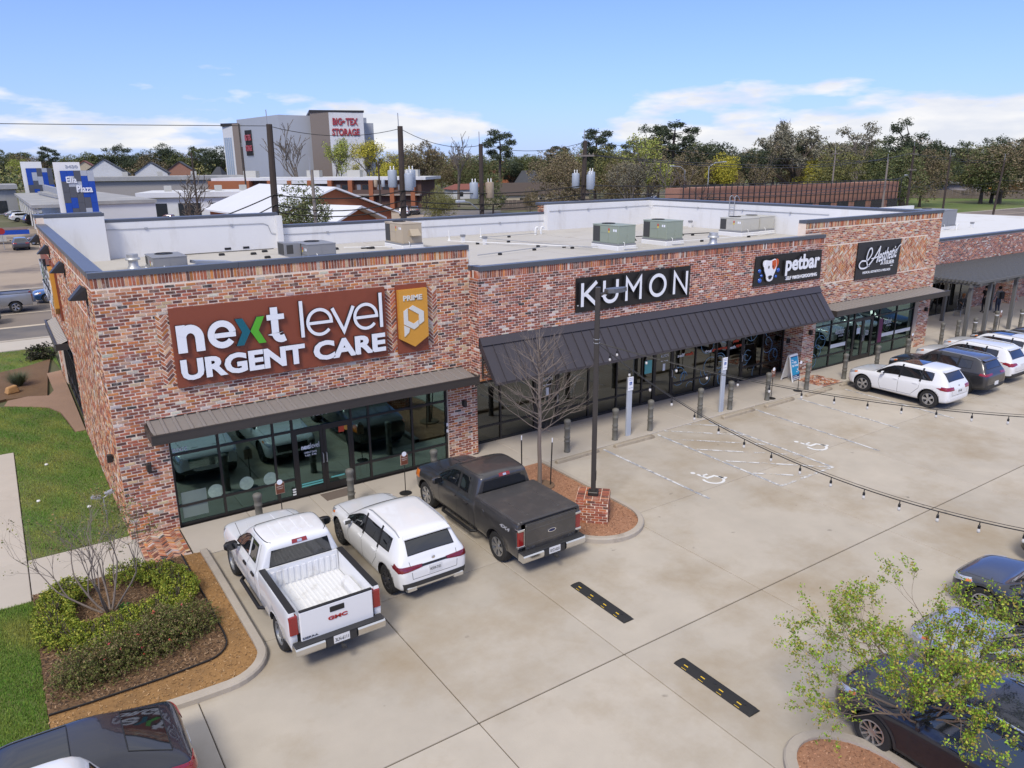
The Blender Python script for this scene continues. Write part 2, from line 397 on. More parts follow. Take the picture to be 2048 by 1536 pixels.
# ------------------------------------------------------------------ painted markings
def paint(name, col, cov, sc_=3.):
    m = mat(name, col, .75, var=.1); t = m.node_tree; N = t.nodes; L = t.links; b = N['Principled BSDF']
    tcn = N.new('ShaderNodeTexCoord'); n = N.new('ShaderNodeTexNoise'); n.inputs['Scale'].default_value = sc_; n.inputs['Detail'].default_value = 8; n.inputs['Roughness'].default_value = .7
    L.new(tcn.outputs['Object'], n.inputs['Vector']); mr = N.new('ShaderNodeMapRange'); mr.inputs['From Min'].default_value = cov-.06; mr.inputs['From Max'].default_value = cov+.06
    L.new(n.outputs[0], mr.inputs['Value']); L.new(mr.outputs[0], b.inputs['Alpha']); return m
pw = paint('worn_white_paint', (.64,.64,.63), .485); pb = paint('faded_blue_grey_paint', (.33,.345,.38), .45, 2.); pfresh = paint('fresh_white_paint', (.72,.73,.72), .30, 4.)
def strip(mb, a, b, w, z=.0045):
    a = Vector(a); b = Vector(b); d = (b-a).normalized(); n = Vector((-d.y,d.x))*w/2
    mb.add([(*(a-n),z),(*(b-n),z),(*(b+n),z),(*(a+n),z)], [(0,1,2,3)])
for (a, b, m) in (((14.6,-2.15),(14.52,-7.0),pb),((17.18,-2.15),(17.0,-7.65),pb),((19.82,-2.2),(19.62,-7.66),pb),((22.45,-2.3),(22.2,-7.7),pb),((25.1,-2.35),(24.95,-6.8),pb),((27.9,-2.7),(27.75,-7.4),pb)):
    k = MB(); strip(k, a, b, .10); o = k.build('stall_line', m); o['kind'] = 'structure'
    k = MB(); strip(k, a, b, .085, .0088); o = k.build('stall_line', pw); o['kind'] = 'structure'
for a, b in (((17.2,-2.72),(19.68,-5.2)),((17.65,-1.98),(19.75,-4.05)),((18.9,-1.98),(19.85,-2.85)),((17.22,-4.0),(19.66,-6.4)),((17.2,-5.3),(19.55,-7.6)),((17.1,-6.5),(18.3,-7.6)),((17.0,-7.63),(19.64,-7.64))):
    k = MB(); strip(k, a, b, .10, .0125); o = k.build('hatch_line', pw); o['kind'] = 'structure'
def wheelchair(fn, d=0.002, s=1.):
    k = MB()
    stroke(k, [(-.02,.62),(.02,.22),(.36,.22),(.50,-.12),(.60,-.08)], .10, fn, d)
    stroke(k, arc(.12,.04,.34,.34,150,370,18), .09, fn, d); stroke(k, [(.0,.44),(.28,.44)], .08, fn, d)
    vs = arc(-.05,.78,.085,.085,0,360,12)[:-1]; extrude_flat(k, vs, [tuple(range(12))], fn, d)
    return k
for cx, cy in ((15.75,-5.82),(20.85,-5.95)):
    o = wheelchair(lambda u, v, d: (cx+u*.95-.15, cy+v*.95-.3, .0045+d)).build('accessible_parking_symbol', pfresh); o['kind'] = 'structure'
# ------------------------------------------------------------------ kerbs and beds
def ring_solid(mb, pts, w, z0, z1, inward=1, closed=False):
    P = [Vector(q) for q in pts]; n = len(P); I = []
    for i in range(n):
        a = P[i-1] if (i or closed) else P[i]; b = P[(i+1)%n] if (i < n-1 or closed) else P[i]
        d = (b-a).normalized(); I.append(P[i]+Vector((-d.y,d.x))*w*inward)
    c = .03
    for i in range(n if closed else n-1):
        j = (i+1)%n; A, B, D, E = P[i], P[j], I[j], I[i]; e1 = (E-A).normalized()*c; e2 = (D-B).normalized()*c
        mb.add([(*A,z0),(*B,z0),(*B,z1-c),(*A,z1-c),(*(A+e1),z1),(*(B+e2),z1),(*D,z1),(*E,z1),(*D,z0),(*E,z0)], [(0,1,2,3),(3,2,5,4),(4,5,6,7),(7,6,8,9)])
    return [tuple(q) for q in I]
bedout = [(1.52,-1.82),(1.53,-3),(1.53,-6.6)]+arc(.55,-6.72,.98,.98,0,-88,9)[1:]+[(0.0,-7.69),(-1.2,-7.6),(-2.4,-7.5),(-4,-7.42),(-9,-7.3)]
k = MB(); bedin = ring_solid(k, bedout, .19, -.05, .13, -1); k.build('kerb', kerbmat, kind='structure')
mulch_dark = mat('dark_mulch', (.145,.083,.04), .95, var=.3, scale=14, var2=.25, scale2=1.2, bump=.6, bscale=60, dirt=(.16,.095,.045), dscale=3, dlo=.5, dhi=.75)
mulch_tan = mat('tan_mulch', (.30,.165,.06), .95, var=.25, scale=16, var2=.22, scale2=1.1, bump=.6, bscale=70, dirt=(.15,.085,.035), dscale=1.5, dlo=.5, dhi=.75)
gravel_red = mat('red_gravel', (.36,.185,.105), .95, var=.28, scale=22, var2=.12, scale2=1.2, bump=.6, bscale=80, dirt=(.24,.12,.07), dscale=1.6, dlo=.55, dhi=.8)
edge = [(.9,-1.76),(.93,-4.8),(.92,-5.9)]+arc(.36,-6.05,.55,.58,0,-80,6)[1:]+[(-.4,-6.68),(-1.7,-6.66),(-2.32,-6.62)]
MB().prism([(-2.33,-1.76)]+[(x,y) for x,y in edge][::-1][0:0]+[(-2.33,-6.62)]+edge[::-1][1:], -.05, .075).build('bed_soil', mulch_dark, kind='structure')
MB().prism(edge+[(-2.32,-7.33)]+[q for q in bedin if q[0] > -2.3][::-1], -.05, .062).build('bed_mulch', mulch_tan, kind='structure')
tag(MB().tube([(x,y,.10) for x,y in edge], .018, 5).build('bed_edging', blackp), 'thin black plastic edging strip curving through the mulch bed', 'edging')
def chips(name, poly_test, x0, x1, y0, y1, z, n, cols, m, size=.03, h=.012):
    r = np.random.default_rng(3); out_v = []; out_c = []
    x = r.uniform(x0,x1,n); y = r.uniform(y0,y1,n); ok = np.array([poly_test(a,b) for a,b in zip(x,y)]); x = x[ok]; y = y[ok]; n = len(x)
    a = r.uniform(0,6.28,n); L_ = r.uniform(.4,1.3,n)*size; w = L_*r.uniform(.2,.5,n); tl = r.uniform(-.5,.5,n)
    d = np.stack([np.cos(a),np.sin(a),tl],1)*L_[:,None]; e = np.stack([-np.sin(a),np.cos(a),r.uniform(-.4,.4,n)],1)*w[:,None]
    c = np.stack([x,y,np.full(n,z)+r.uniform(0,h,n)],1)
    v = np.stack([c-d-e,c+d-e,c+d+e,c-d+e],1)
    cs = np.array(cols)[r.integers(0,len(cols),n)]*r.uniform(.7,1.3,(n,1))
    return np_mesh(name, v, 4, m, None, cs, kind='stuff')
tintm = mat('tinted_matter', (0,0,0), .9, attr='tint', var=.1)
def in_poly(poly):
    def f(x, y):
        s = False; n = len(poly); j = n-1
        for i in range(n):
            if (poly[i][1] > y) != (poly[j][1] > y) and x < (poly[j][0]-poly[i][0])*(y-poly[i][1])/(poly[j][1]-poly[i][1])+poly[i][0]: s = not s
            j = i
        return s
    return f
bedpoly = [(-2.33,-1.76),(-2.33,-7.3)]+[q for q in bedin if q[0] > -2.3][::-1]
eb = in_poly([(-2.33,-1.76),(-2.33,-6.62)]+edge[::-1][1:]); bb = in_poly(bedpoly)
chips('dark_mulch_chips', eb, -2.33, 1, -6.7, -1.76, .078, 9000, [(.10,.055,.03),(.06,.035,.02),(.19,.11,.055),(.26,.17,.10)], tintm)
chips('tan_mulch_chips', lambda x,y: bb(x,y) and not eb(x,y), -2.33, 1.4, -7.6, -1.76, .065, 7000, [(.32,.18,.07),(.24,.13,.05),(.38,.24,.12)], tintm, .022)
# planter island by the lamp post
isl = [(12.14,-1.97),(12.14,-6.15)]+arc(10.84,-6.18,1.3,1.34,0,-180,18)[1:]+[(9.54,-1.97)]
k = MB(); ii = ring_solid(k, isl, .16, -.05, .14, -1); k.build('kerb', kerbmat, kind='structure')
ii = ii[:1]+ii[1:]; MB().prism([(x,y) for x,y in ii][::-1], -.05, .085).build('island_gravel', gravel_red, kind='structure')
ip = in_poly(ii); chips('island_gravel_stones', ip, 9.5, 12.4, -7.6, -2.1, .088, 9000, [(.40,.2,.11),(.30,.145,.08),(.46,.27,.17),(.2,.1,.06)], tintm, .018, .01)
isl2 = [(9.22,-26),(9.22,-15.9)]+arc(8.2,-15.85,1.02,1.33,0,180,16)[1:]+[(7.18,-26)]
k = MB(); i2 = ring_solid(k, isl2, .2, -.05, .14, 1); k.build('kerb', kerbmat, kind='structure')
MB().prism([(x,y) for x,y in i2], -.05, .09).build('island_gravel', gravel_red, kind='structure')
chips('island_gravel_stones', in_poly(i2), 7.3, 9.2, -19, -14.6, .092, 5000, [(.40,.2,.11),(.30,.145,.08),(.46,.27,.17),(.2,.1,.06)], tintm, .018, .01)
# left side beds
MB().prism([(-5,15.6),(-2.4,17.1),(-.9,16.65),(-.62,20.9),(-.3,24.2),(-1.4,23.1),(-5,21)], -.05, .05).build('side_bed', mulch_dark, kind='structure')
dg = mat('tan_granite', (.30,.19,.125), .95, var=.2, scale=20, var2=.15, scale2=1, bump=.5, bscale=60)
MB().prism([(-.03,10.6),(-.36,10.55),(-.5,12.4),(-.62,13.6),(-.95,14.6),(-1.6,15.2),(-2.5,15.9),(-2.35,16.7),(-1.6,16.95),(-.85,16.6),(-.6,17.4),(-.66,20.9),(-.03,21.2)][::-1], -.05, .056).build('granite_path', dg, kind='structure')
# ------------------------------------------------------------------ lawns: soil plus blades
def lawn(name, poly, n, zb=.03):
    MB().prism(poly, -.05, zb).build(name+'_ground', soil, kind='structure')
    f = in_poly(poly); r = np.random.default_rng(len(name)+n)
    xs = [q[0] for q in poly]; ys = [q[1] for q in poly]
    x = r.uniform(min(xs),max(xs),n); y = r.uniform(min(ys),max(ys),n); ok = np.array([f(a,b) for a,b in zip(x,y)]); x = x[ok]; y = y[ok]; n = len(x)
    patch = np.sin(x*2.1+1.3*np.sin(y*1.1))*np.sin(y*1.5+.7*np.sin(x*2.3))+.5*np.sin(x*5.2+y*3.1)+r.normal(0,.35,n)
    h = r.uniform(.03,.075,n); a = r.uniform(0,6.28,n); w = r.uniform(.004,.009,n); ln = r.uniform(0,.045,n); b = r.uniform(0,6.28,n)
    p0 = np.stack([x-np.cos(a)*w,y-np.sin(a)*w,np.full(n,zb)],1); p1 = np.stack([x+np.cos(a)*w,y+np.sin(a)*w,np.full(n,zb)],1)
    p2 = np.stack([x+np.cos(b)*ln,y+np.sin(b)*ln,zb+h],1)
    t = np.clip(.45+.6*patch,0,1)[:,None]
    cs = (1-t)*np.array([.10,.225,.022])+t*np.array([.29,.31,.06]); cs = cs*r.uniform(.7,1.3,(n,1))
    return np_mesh(name, np.stack([p0,p1,p2],1), 3, tintm, None, cs, kind='stuff')
lawn('grass', [(-2.34,.3),(-.02,.3),(-.02,10.55),(-.4,10.55),(-.55,12.4),(-.66,13.6),(-1,14.6),(-1.65,15.2),(-2.5,15.85),(-5,15.5),(-5,9.47),(-2.34,9.47)], 90000)
lawn('front_grass', [(-7,-7.25),(-2.34,-7.3),(-2.34,-1.97),(-7,-1.97)], 80000)
lawn('rear_grass', [(-9,21.1),(-5,21.1),(-1.4,23.2),(-.2,24.4),(-.02,21.3),(-.02,27.4),(-9,27.4)], 40000)
# ------------------------------------------------------------------ the brick retail building
bld = thing('retail_building', 'long single storey brick retail building with tall parapets, dark awning and glass shopfronts', 'building', (0,0,0))
def mortar(name, col): return mat(name, col, .92, var=.12, scale=6, var2=.12, scale2=.7, bump=.3, bscale=90, dirt=(col[0]*.62,col[1]*.58,col[2]*.55), dscale=.9, dlo=.58, dhi=.8)
mortA = mortar('mortar', (.80,.66,.53)); mortB = mortar('mortar_rosy', (.78,.61,.52))
def brickmat():
    m = mat('reclaimed_brick', (0,0,0), .85, attr='tint', var=.22, scale=16, bump=.35, bscale=45)
    t = m.node_tree; N = t.nodes; L = t.links; b = N['Principled BSDF']
    src = b.inputs['Base Color'].links[0].from_socket
    tcn = N.new('ShaderNodeTexCoord'); n = N.new('ShaderNodeTexNoise'); n.inputs['Scale'].default_value = 2.6; n.inputs['Detail'].default_value = 9; n.inputs['Roughness'].default_value = .72
    L.new(tcn.outputs['Object'], n.inputs['Vector']); mr = N.new('ShaderNodeMapRange'); mr.inputs['From Min'].default_value = .52; mr.inputs['From Max'].default_value = .72; mr.inputs['To Max'].default_value = .72
    L.new(n.outputs[0], mr.inputs['Value']); mx = N.new('ShaderNodeMix'); mx.data_type = 'RGBA'
    L.new(mr.outputs[0], mx.inputs[0]); L.new(src, mx.inputs[6]); mx.inputs[7].default_value = (.58,.47,.39,1); L.new(mx.outputs[2], b.inputs['Base Color'])
    return m
brickm = brickmat()
PAL = dict(red=(.36,.115,.06), dred=(.225,.075,.048), maroon=(.13,.06,.046), orange=(.50,.19,.055), salmon=(.52,.28,.165), buff=(.54,.39,.24), pale=(.56,.50,.43), black=(.05,.042,.04), rust=(.42,.145,.06))
MIXA = ['red']*10+['dred']*8+['maroon']*4+['orange']*3+['salmon']*4+['buff']*3+['pale']*2+['black']+['rust']*7+['orange']+['salmon']*2
MIXB = ['red']*12+['dred']*10+['maroon']*5+['orange']*1+['salmon']*2+['pale']*2+['black']+['rust']*3
MIXC = ['red']*6+['dred']*4+['maroon']*2+['orange']*4+['salmon']*9+['buff']*6+['pale']*4+['rust']*6
MIXP = ['red']*9+['dred']*8+['maroon']*3+['rust']*4
BR = []           # (outline 3D, outward normal, depth, colour)
br = random.Random(5)
def bcol(mix):
    c = PAL[br.choice(mix)]; k = br.uniform(.75,1.25); return tuple(max(.01, q*k*br.uniform(.93,1.07)) for q in c)
def put(poly, fn, nrm, mix, lst=None):
    d = br.uniform(.006,.014); (BR if lst is None else lst).append(([fn(u,v) for u,v in poly], nrm, d, bcol(mix)))
BL, BH, BP, BC = .224, .0585, .255, .0835
def running(x0, x1, z0, z1, fn, nrm, mix, holes=(), lst=None, L_=BL, H=BH, P_=BP, Cc=BC, off=0):
    n = int((z1-z0+.001)/Cc)
    for r in range(n):
        z = z0+r*Cc+.006; x = x0-P_*(.5 if (r+off) % 2 else 0)+br.uniform(-.01,.01)
        while x < x1:
            a = max(x, x0+.004); b = min(x+L_+br.uniform(-.012,.008), x1-.004)
            if b-a > .03:
                segs = [(a,b)]
                for (hx0,hz0,hx1,hz1) in holes:
                    if z < hz1 and z+H > hz0:
                        ns = []
                        for s0,s1 in segs:
                            if s1 <= hx0 or s0 >= hx1: ns.append((s0,s1)); continue
                            if hx0-.008-s0 > .02: ns.append((s0,hx0-.008))
                            if s1-hx1-.008 > .02: ns.append((hx1+.008,s1))
                        segs = ns
                for s0,s1 in segs:
                    j = [br.uniform(-.004,.004) for _ in range(6)]
                    put([(s0+j[4],z+j[0]),(s1+j[5],z+j[1]),(s1+j[4],z+H+j[2]),(s0+j[5],z+H+j[3])], fn, nrm, mix, lst)
            x += P_
def soldier(x0, x1, z0, z1, fn, nrm, mix, w=.063, p=.0845):
    x = x0+.004
    while x+w < x1:
        j = [br.uniform(-.003,.003) for _ in range(4)]
        put([(x+j[0],z0+.006+j[1]),(x+w+j[2],z0+.006),(x+w+j[3],z1-.006+j[0]),(x+j[1],z1-.006)], fn, nrm, mix); x += p
def herring(x0, z0, x1, z1, fn, nrm, mix, a=.252, b=.084, g=.024, holes=(), lst=None):
    """bricks laid in a 45 degree herringbone, trimmed at the panel's border"""
    c = math.sqrt(.5); cx, cz = (x0+x1)/2, (z0+z1)/2; R = int(max(x1-x0, z1-z0)/b*1.1)+6
    for i in range(-R, R):
        for k in range(-R//3-3, R//3+4):
            # each row i: horizontal brick then vertical brick, stepped along the diagonal
            for typ in (0, 1):
                ox = i*b+k*2*a; oy = i*b
                r = (ox, oy, ox+a-g, oy+b-g) if typ == 0 else (ox+a, oy-a+b, ox+a+b-g, oy+b-g)
                q = [((x-y)*c+cx, (x+y)*c+cz) for x, y in ((r[0],r[1]),(r[2],r[1]),(r[2],r[3]),(r[0],r[3]))]
                if max(p_[0] for p_ in q) < x0 or min(p_[0] for p_ in q) > x1 or max(p_[1] for p_ in q) < z0 or min(p_[1] for p_ in q) > z1: continue
                q = clip_poly(q, x0+.004, z0+.004, x1-.004, z1-.004)
                if len(q) < 3 or area2(q) < .0012: continue
                if any(min(p_[0] for p_ in q) > h[0] and max(p_[0] for p_ in q) < h[2] and min(p_[1] for p_ in q) > h[1] and max(p_[1] for p_ in q) < h[3] for h in holes): continue
                put(q, fn, nrm, mix, lst)
H0 = 7.108; YK = -.564; YA = -.226; XR = 38.87; YB = 21.0
F = lambda y: (lambda u, v: (u, y, v))
fu, fk, fa = F(0), F(YK), F(YA); fl = lambda u, v: (0, u, v); nS = (0,-1,0); nW = (-1,0,0)
# mortar and masonry core of the walls
w = MB()
for a, b in (((0,0,-.1),(1.22,.3,6.97)), ((9.70,0,-.1),(10.82,.3,2.75)), ((1.22,0,2.95),(9.7,.3,6.97)), ((9.7,0,2.75),(10.61,.3,6.97))): w.box(a, b)
for a, b in (((0,.3,-.1),(.3,10.7,6.97)), ((0,10.7,2.95),(.3,18.6,6.97)), ((0,18.6,-.1),(.3,20.6,6.97)), ((0,20.6,-.1),(2.75,21.3,7.36)), ((2.75,YB,-.1),(11.16,YB+.3,7.0)), ((11.16,YB,-.1),(29.05,YB+.3,6.33)), ((29.05,YB,-.1),(XR,YB+.3,6.92)), ((0,20.3,-.1),(.3,20.6,7.36))): w.box(a, b)
w.box((XR-.35,YA+.3,-.1),(XR,YB,6.94))
wallA = w.build('wall', mortA, bld)
w = MB()
w.box((10.61,YK,2.75),(28.5,YK+.3,6.33)); w.box((10.61,YK+.3,2.75),(10.91,.0,6.33)); w.box((10.91,.0,2.95),(28.1,.95,3.1))
wallB = w.build('wall', mortB, bld)
w = MB()
for a, b in (((27.53,YA,4.0),(XR,YA+.3,6.97)), ((28.98,YA,2.95),(37.75,YA+.3,4.0)), ((37.75,YA,-.1),(XR,YA+.3,4.0)), ((28.1,YA,-.1),(28.98,.95,4.0)), ((27.53,YA+.3,5),(27.75,YA+.4,6.97))): w.box(a, b)
wallC = w.build('wall', mortA, bld)
# brick fields
PX = [(1.62,3.95,7.64,6.08),(8.0,3.95,9.05,6.07)]; HB = (1.32,4.08,9.42,5.92)
SF = (1.22,0,9.70,2.95)
running(0, 10.61, 0, 6.72, fu, nS, MIXA, [SF, HB, (10.61,0,11,9)]); running(10.612, 10.82, 0, 2.75, fu, nS, MIXA)
herring(*HB, fu, nS, MIXA, holes=PX)
soldier(0, 10.6, 6.72, 6.965, fu, nS, MIXA)
HL = (2.0,.5,9.6,5.7)
running(0, 20.6, 0, 6.72, fl, nW, MIXC, [(10.7,0,18.6,2.95), HL], off=1); herring(*HL, fl, nW, MIXC)
soldier(0, 20.6, 6.72, 6.965, fl, nW, MIXC); running(20.3, 21.3, 6.97, 7.35, fl, nW, MIXC)
running(10.61, 28.5, 2.75, 6.09, fk, nS, MIXB, [(14.55,4.6,20.0,5.75),(23.85,4.65,28.2,5.8)])
soldier(10.61, 28.5, 6.09, 6.325, fk, nS, MIXB)
flk = lambda u, v: (10.61, u, v); running(YK, 0, 2.75, 6.09, flk, nW, MIXB, off=1); soldier(YK, 0, 6.09, 6.325, flk, nW, MIXB)
HA = (29.25,4.22,37.7,5.87)
running(27.53, XR, 0, 6.72, fa, nS, MIXC+MIXB[:8], [(28.98,0,37.75,2.95), HA, (27.5,0,28.1,4.1), (27.5,4.0,28.5,6.44)])
soldier(27.53, XR, 6.72, 6.965, fa, nS, MIXC); herring(*HA, fa, nS, ['salmon']*5+['rust']*4+['orange']*3+['red']*2+['buff']*3+['pale']*2+['dred'], holes=[(31.6,4.2,35.1,5.86)])
flp = lambda u, v: (28.1, u, v); running(YA, .95, 0, 2.9, flp, nW, MIXC, off=1)
fbk = lambda u, v: (29.05, u, v); running(YB, YB+.3, 6.45, 6.9, fbk, nW, MIXA); fb2 = F(YB-.002); running(28.55,29.3,6.46,6.93,lambda u,v:(u,YB+.001,v),nS,MIXA)
def brick_obj(outl, nrm, d, col, mb):
    N = Vector(nrm)*d; n = len(outl); vs = [Vector(q)+N for q in outl]+[Vector(q) for q in outl]
    a = (vs[1]-vs[0]).cross(vs[2]-vs[0])
    fs = [tuple(range(n))]+[(i, n+i, n+(i+1)%n, (i+1)%n) for i in range(n)]
    if a.dot(Vector(nrm)) < 0: fs = [f[::-1] for f in fs]
    mb.add(vs, fs, 0, col)
def seen(b):
    c = sum((Vector(q) for q in b[0]), Vector())/len(b[0]); d = c-CAM; e1 = Vector(b[0][1])-Vector(b[0][0]); e2 = Vector(b[0][-1])-Vector(b[0][0])
    return abs((e1.cross(e2)).dot(d))/d.length**3
def lay(bricks, parent, part, rest, nmax=300, m=brickm, hidden=lambda b: False):
    bricks = sorted(bricks, key=lambda b: -seen(b)*(0 if hidden(b) else 1))
    for b in bricks[:nmax]:
        mb = MB(); brick_obj(*b, mb); mb.build(part, m, parent)
    if len(bricks) > nmax:
        mb = MB()
        for b in bricks[nmax:]: brick_obj(*b, mb)
        mb.build(rest, m, parent, kind='stuff')
onA = [b for b in BR if b[1] == nW and abs(b[0][0][0]) < .01 or b[1] == nS and abs(b[0][0][1]) < .001 or b[0][0][1] > 20.9]
ids = {id(b) for b in onA}; rest = [b for b in BR if id(b) not in ids]
lay(onA, wallA, 'brick', 'brick_courses', 300, hidden=lambda b: b[1] == nW and b[0][0][2] < 1 or b[0][0][1] < .01 and b[0][0][2] < 1.2)
onB = [b for b in rest if abs(b[0][0][1]-YK) < .001 or abs(b[0][0][0]-10.61) < .001]
idb = {id(b) for b in onB}
lay(onB, wallB, 'brick', 'brick_courses', 0); lay([b for b in rest if id(b) not in idb], wallC, 'brick', 'brick_courses', 0)
# parapet liners, roof membrane and metal coping
tpo = mat('white_membrane', (.70,.70,.69), .6, var=.05, scale=1.2, stretch=(1,1,.25), dirt=(.55,.53,.49), dscale=1.3, dlo=.55, dhi=.85)
rm = MB()
for a, b in (((.3,.3,5),(.34,20.3,6.95)), ((.3,20.26,5),(2.75,20.6,7.33)), ((2.75,YB-.04,5),(11.2,YB,6.98)), ((11.2,YB-.04,5),(29.05,YB,6.31)), ((29.05,YB-.45,5),(XR-.35,YB,6.90)), ((XR-.39,.3,5),(XR-.35,YB,6.92)), ((.34,.3,5),(10.61,.34,6.95)), ((11.0,YB-.4,5),(11.3,YB-.04,6.98)), ((10.61,.0,5.3),(10.65,.34,6.95)), ((10.7,YK+.3,5),(28.0,YK+.34,6.3))): rm.box(a, b)
rm.build('parapet_liner', tpo, bld)
roofm = mat('roof_membrane', (.46,.435,.39), .75, var=.06, scale=.8, var2=.1, scale2=.25, dirt=(.30,.26,.21), dscale=.4, dlo=.55, dhi=.8)
xr = [.34,5.5,10.61,16,21.5,27,32.5,38.5]; yr = [.3,6.9,13.8,20.98]
roof = MB().box((.3,.3,4.9),(10.61,20.98,5.245)).box((10.61,.1,4.9),(38.5,20.98,5.245)).build('roof', roofm, bld)
for a, b in zip(xr, xr[1:]):
    for c, d in zip(yr, yr[1:]):
        MB().box((a,c if c > 1 else (-.2 if a > 10 else .34),5.245),(b-.06,d-.05,5.258+.003*((int(a)+int(d)) % 2))).build('membrane_sheet', mat('membrane_new', (.63,.63,.62), .7, var=.05, dirt=(.45,.42,.36), dscale=.5, dlo=.55, dhi=.85) if (c < 1 and a > 10) else roofm, roof)
cop = mat('coping_metal', (.105,.115,.135), .38, .35, var=.05, scale=2)
def coping(a, b, z, wd, side, L_=3.05, h=.145):
    """metal cap from a to b; wd to the given side"""
    a = Vector(a); b = Vector(b); n = max(1, round((b-a).length/L_)); d = (b-a)/n; e = d.normalized()*.004; s = Vector(side).normalized()
    for i in range(n):
        p, q = a+d*i+e, a+d*(i+1)-e; o = -s*.035; t = s*(wd+.02)
        vs = [(*(p+o),z-h),(*(q+o),z-h),(*(q+o),z-.012),(*(p+o),z-.012),(*(p+o+s*.012),z),(*(q+o+s*.012),z),(*(q+t),z-.02),(*(p+t),z-.02),(*(q+t),z-h),(*(p+t),z-h)]
        MB().add(vs, [(0,1,2,3),(3,2,5,4),(4,5,6,7),(7,6,8,9),(0,3,4,7,9),(1,8,6,5,2)]).build('coping', cop, bld)
coping((-.035,0),(10.62,0), H0, .34, (0,1)); coping((0,20.58),(0,.36), H0, .34, (1,0)); coping((-.035,21.3),(-.0,20.3), 7.5, .36, (1,0)); coping((0,21.3),(2.78,21.3), 7.5, .34, (0,-1)); coping((.36,20.3),(2.78,20.3), 7.49, .3, (0,1))
coping((2.8,YB+.3),(11.2,YB+.3), 7.14, .34, (0,-1)); coping((11.18,YB+.3),(29.05,YB+.3), 6.47, .34, (0,-1)); coping((28.6,YB+.3),(XR,YB+.3), 7.06, .34, (0,-1))
coping((10.61,YK),(28.5,YK), 6.47, .34, (0,1)); coping((10.61,-.0),(10.61,YK+.36), 6.47, .3, (1,0)); coping((27.5,YA),(XR+.03,YA), H0, .34, (0,1)); coping((XR,YA+.36),(XR,YB+.3), 7.07, .38, (-1,0)); coping((28.5,YK+.36),(28.5,YA), 6.465, .3, (-1,0))
# ---- shopfronts
gl_teal = glass('shopfront_glass', (.30,.46,.44), .13, gc=(.62,.92,.92)); gl_dark = glass('dark_shopfront_glass', (.20,.22,.21), .07)
def shopfront(xs, zs, y, doors, gm, fn=None, top=None):
    """bronze frame with one pane object per light; doors: set of bay indices"""
    fn = fn or (lambda x, d, z: (x, y+d, z)); fr = MB(); t = .032
    def bar(x0, z0, x1, z1, d0=-.045, d1=.055):
        c = [fn(x0,d0,z0), fn(x1,d1,z1)]; fr.box([min(a,b) for a, b in zip(*c)], [max(a,b) for a, b in zip(*c)])
    for x in xs: bar(x-t, 0, x+t, zs[-1])
    for i, (a, b) in enumerate(zip(xs, xs[1:])):
        rows = [zs[0]]+zs[2:] if i in doors else zs
        for z in rows[1 if i in doors else 0:]: bar(a+t, z-t, b-t, z+t, -.04, .05)
    P = fr.build('shopfront_frame', darkmetal, bld)
    for i, (a, b) in enumerate(zip(xs, xs[1:])):
        rows = [zs[0]]+zs[2:] if i in doors else zs
        for z0, z1 in list(zip(rows, rows[1:]))[1 if i in doors else 0:]:
            q = [fn(a+t,-.004,z0+t), fn(b-t,.004,z1-t)]; MB().box([min(*k) for k in zip(*q)], [max(*k) for k in zip(*q)]).build('pane', gm, P)
        if i in doors:
            n = 2 if b-a > 1.3 else 1
            for k in range(n):
                x0, x1 = a+t+(b-a-2*t)*k/n+.004, a+t+(b-a-2*t)*(k+1)/n-.004; dz = zs[2]-t; dm = MB()
                for u0, v0, u1, v1 in ((x0,.02,x0+.09,dz),(x1-.09,.02,x1,dz),(x0+.09,.02,x1-.09,.24),(x0+.09,dz-.1,x1-.09,dz)):
                    q = [fn(u0,-.035,v0), fn(u1,.02,v1)]; dm.box([min(*k_) for k_ in zip(*q)], [max(*k_) for k_ in zip(*q)])
                dr = dm.build('door', darkmetal, bld)
                q = [fn(x0+.09,-.004,.24), fn(x1-.09,.004,dz-.1)]; MB().box([min(*k_) for k_ in zip(*q)], [max(*k_) for k_ in zip(*q)]).build('pane', gm, dr)
                hx = x1-.05 if (k == 0 and n == 2) or n == 1 else x0+.05
                hb = MB(); hb.tube([fn(hx,-.04,.95), fn(hx,-.10,.96), fn(hx,-.10,1.24), fn(hx,-.04,1.25)], .014, 6); hb.tube([fn(x0+.1,.05,.98), fn(x1-.1,.05,.98)], .014, 6); hb.build('handle', silver, dr)
    return P
sfU = shopfront([1.25,2.48,3.99,4.55,6.37,6.94,8.42,9.67], [.05,.60,2.10,2.92], .12, {3}, gl_teal)
sfK = shopfront([10.95,12.25,13.75,14.85,16.3,17.75,19.1,19.75,20.85,22.2,23.5,24.2,25.25,26.6,28.06], [.05,.62,2.25,2.93], .80, {2,7,11}, gl_dark)
sfA = shopfront([29.02,30.55,31.9,32.4,34.0,34.55,36.1,37.72], [.05,.62,2.10,2.92], .0, {3}, gl_teal)
sfL = shopfront([10.75,12.3,13.9,15.4,17.0,18.55], [.05,.62,2.10,2.92], 0, set(), gl_dark, fn=lambda x, d, z: (.12+d, x, z))
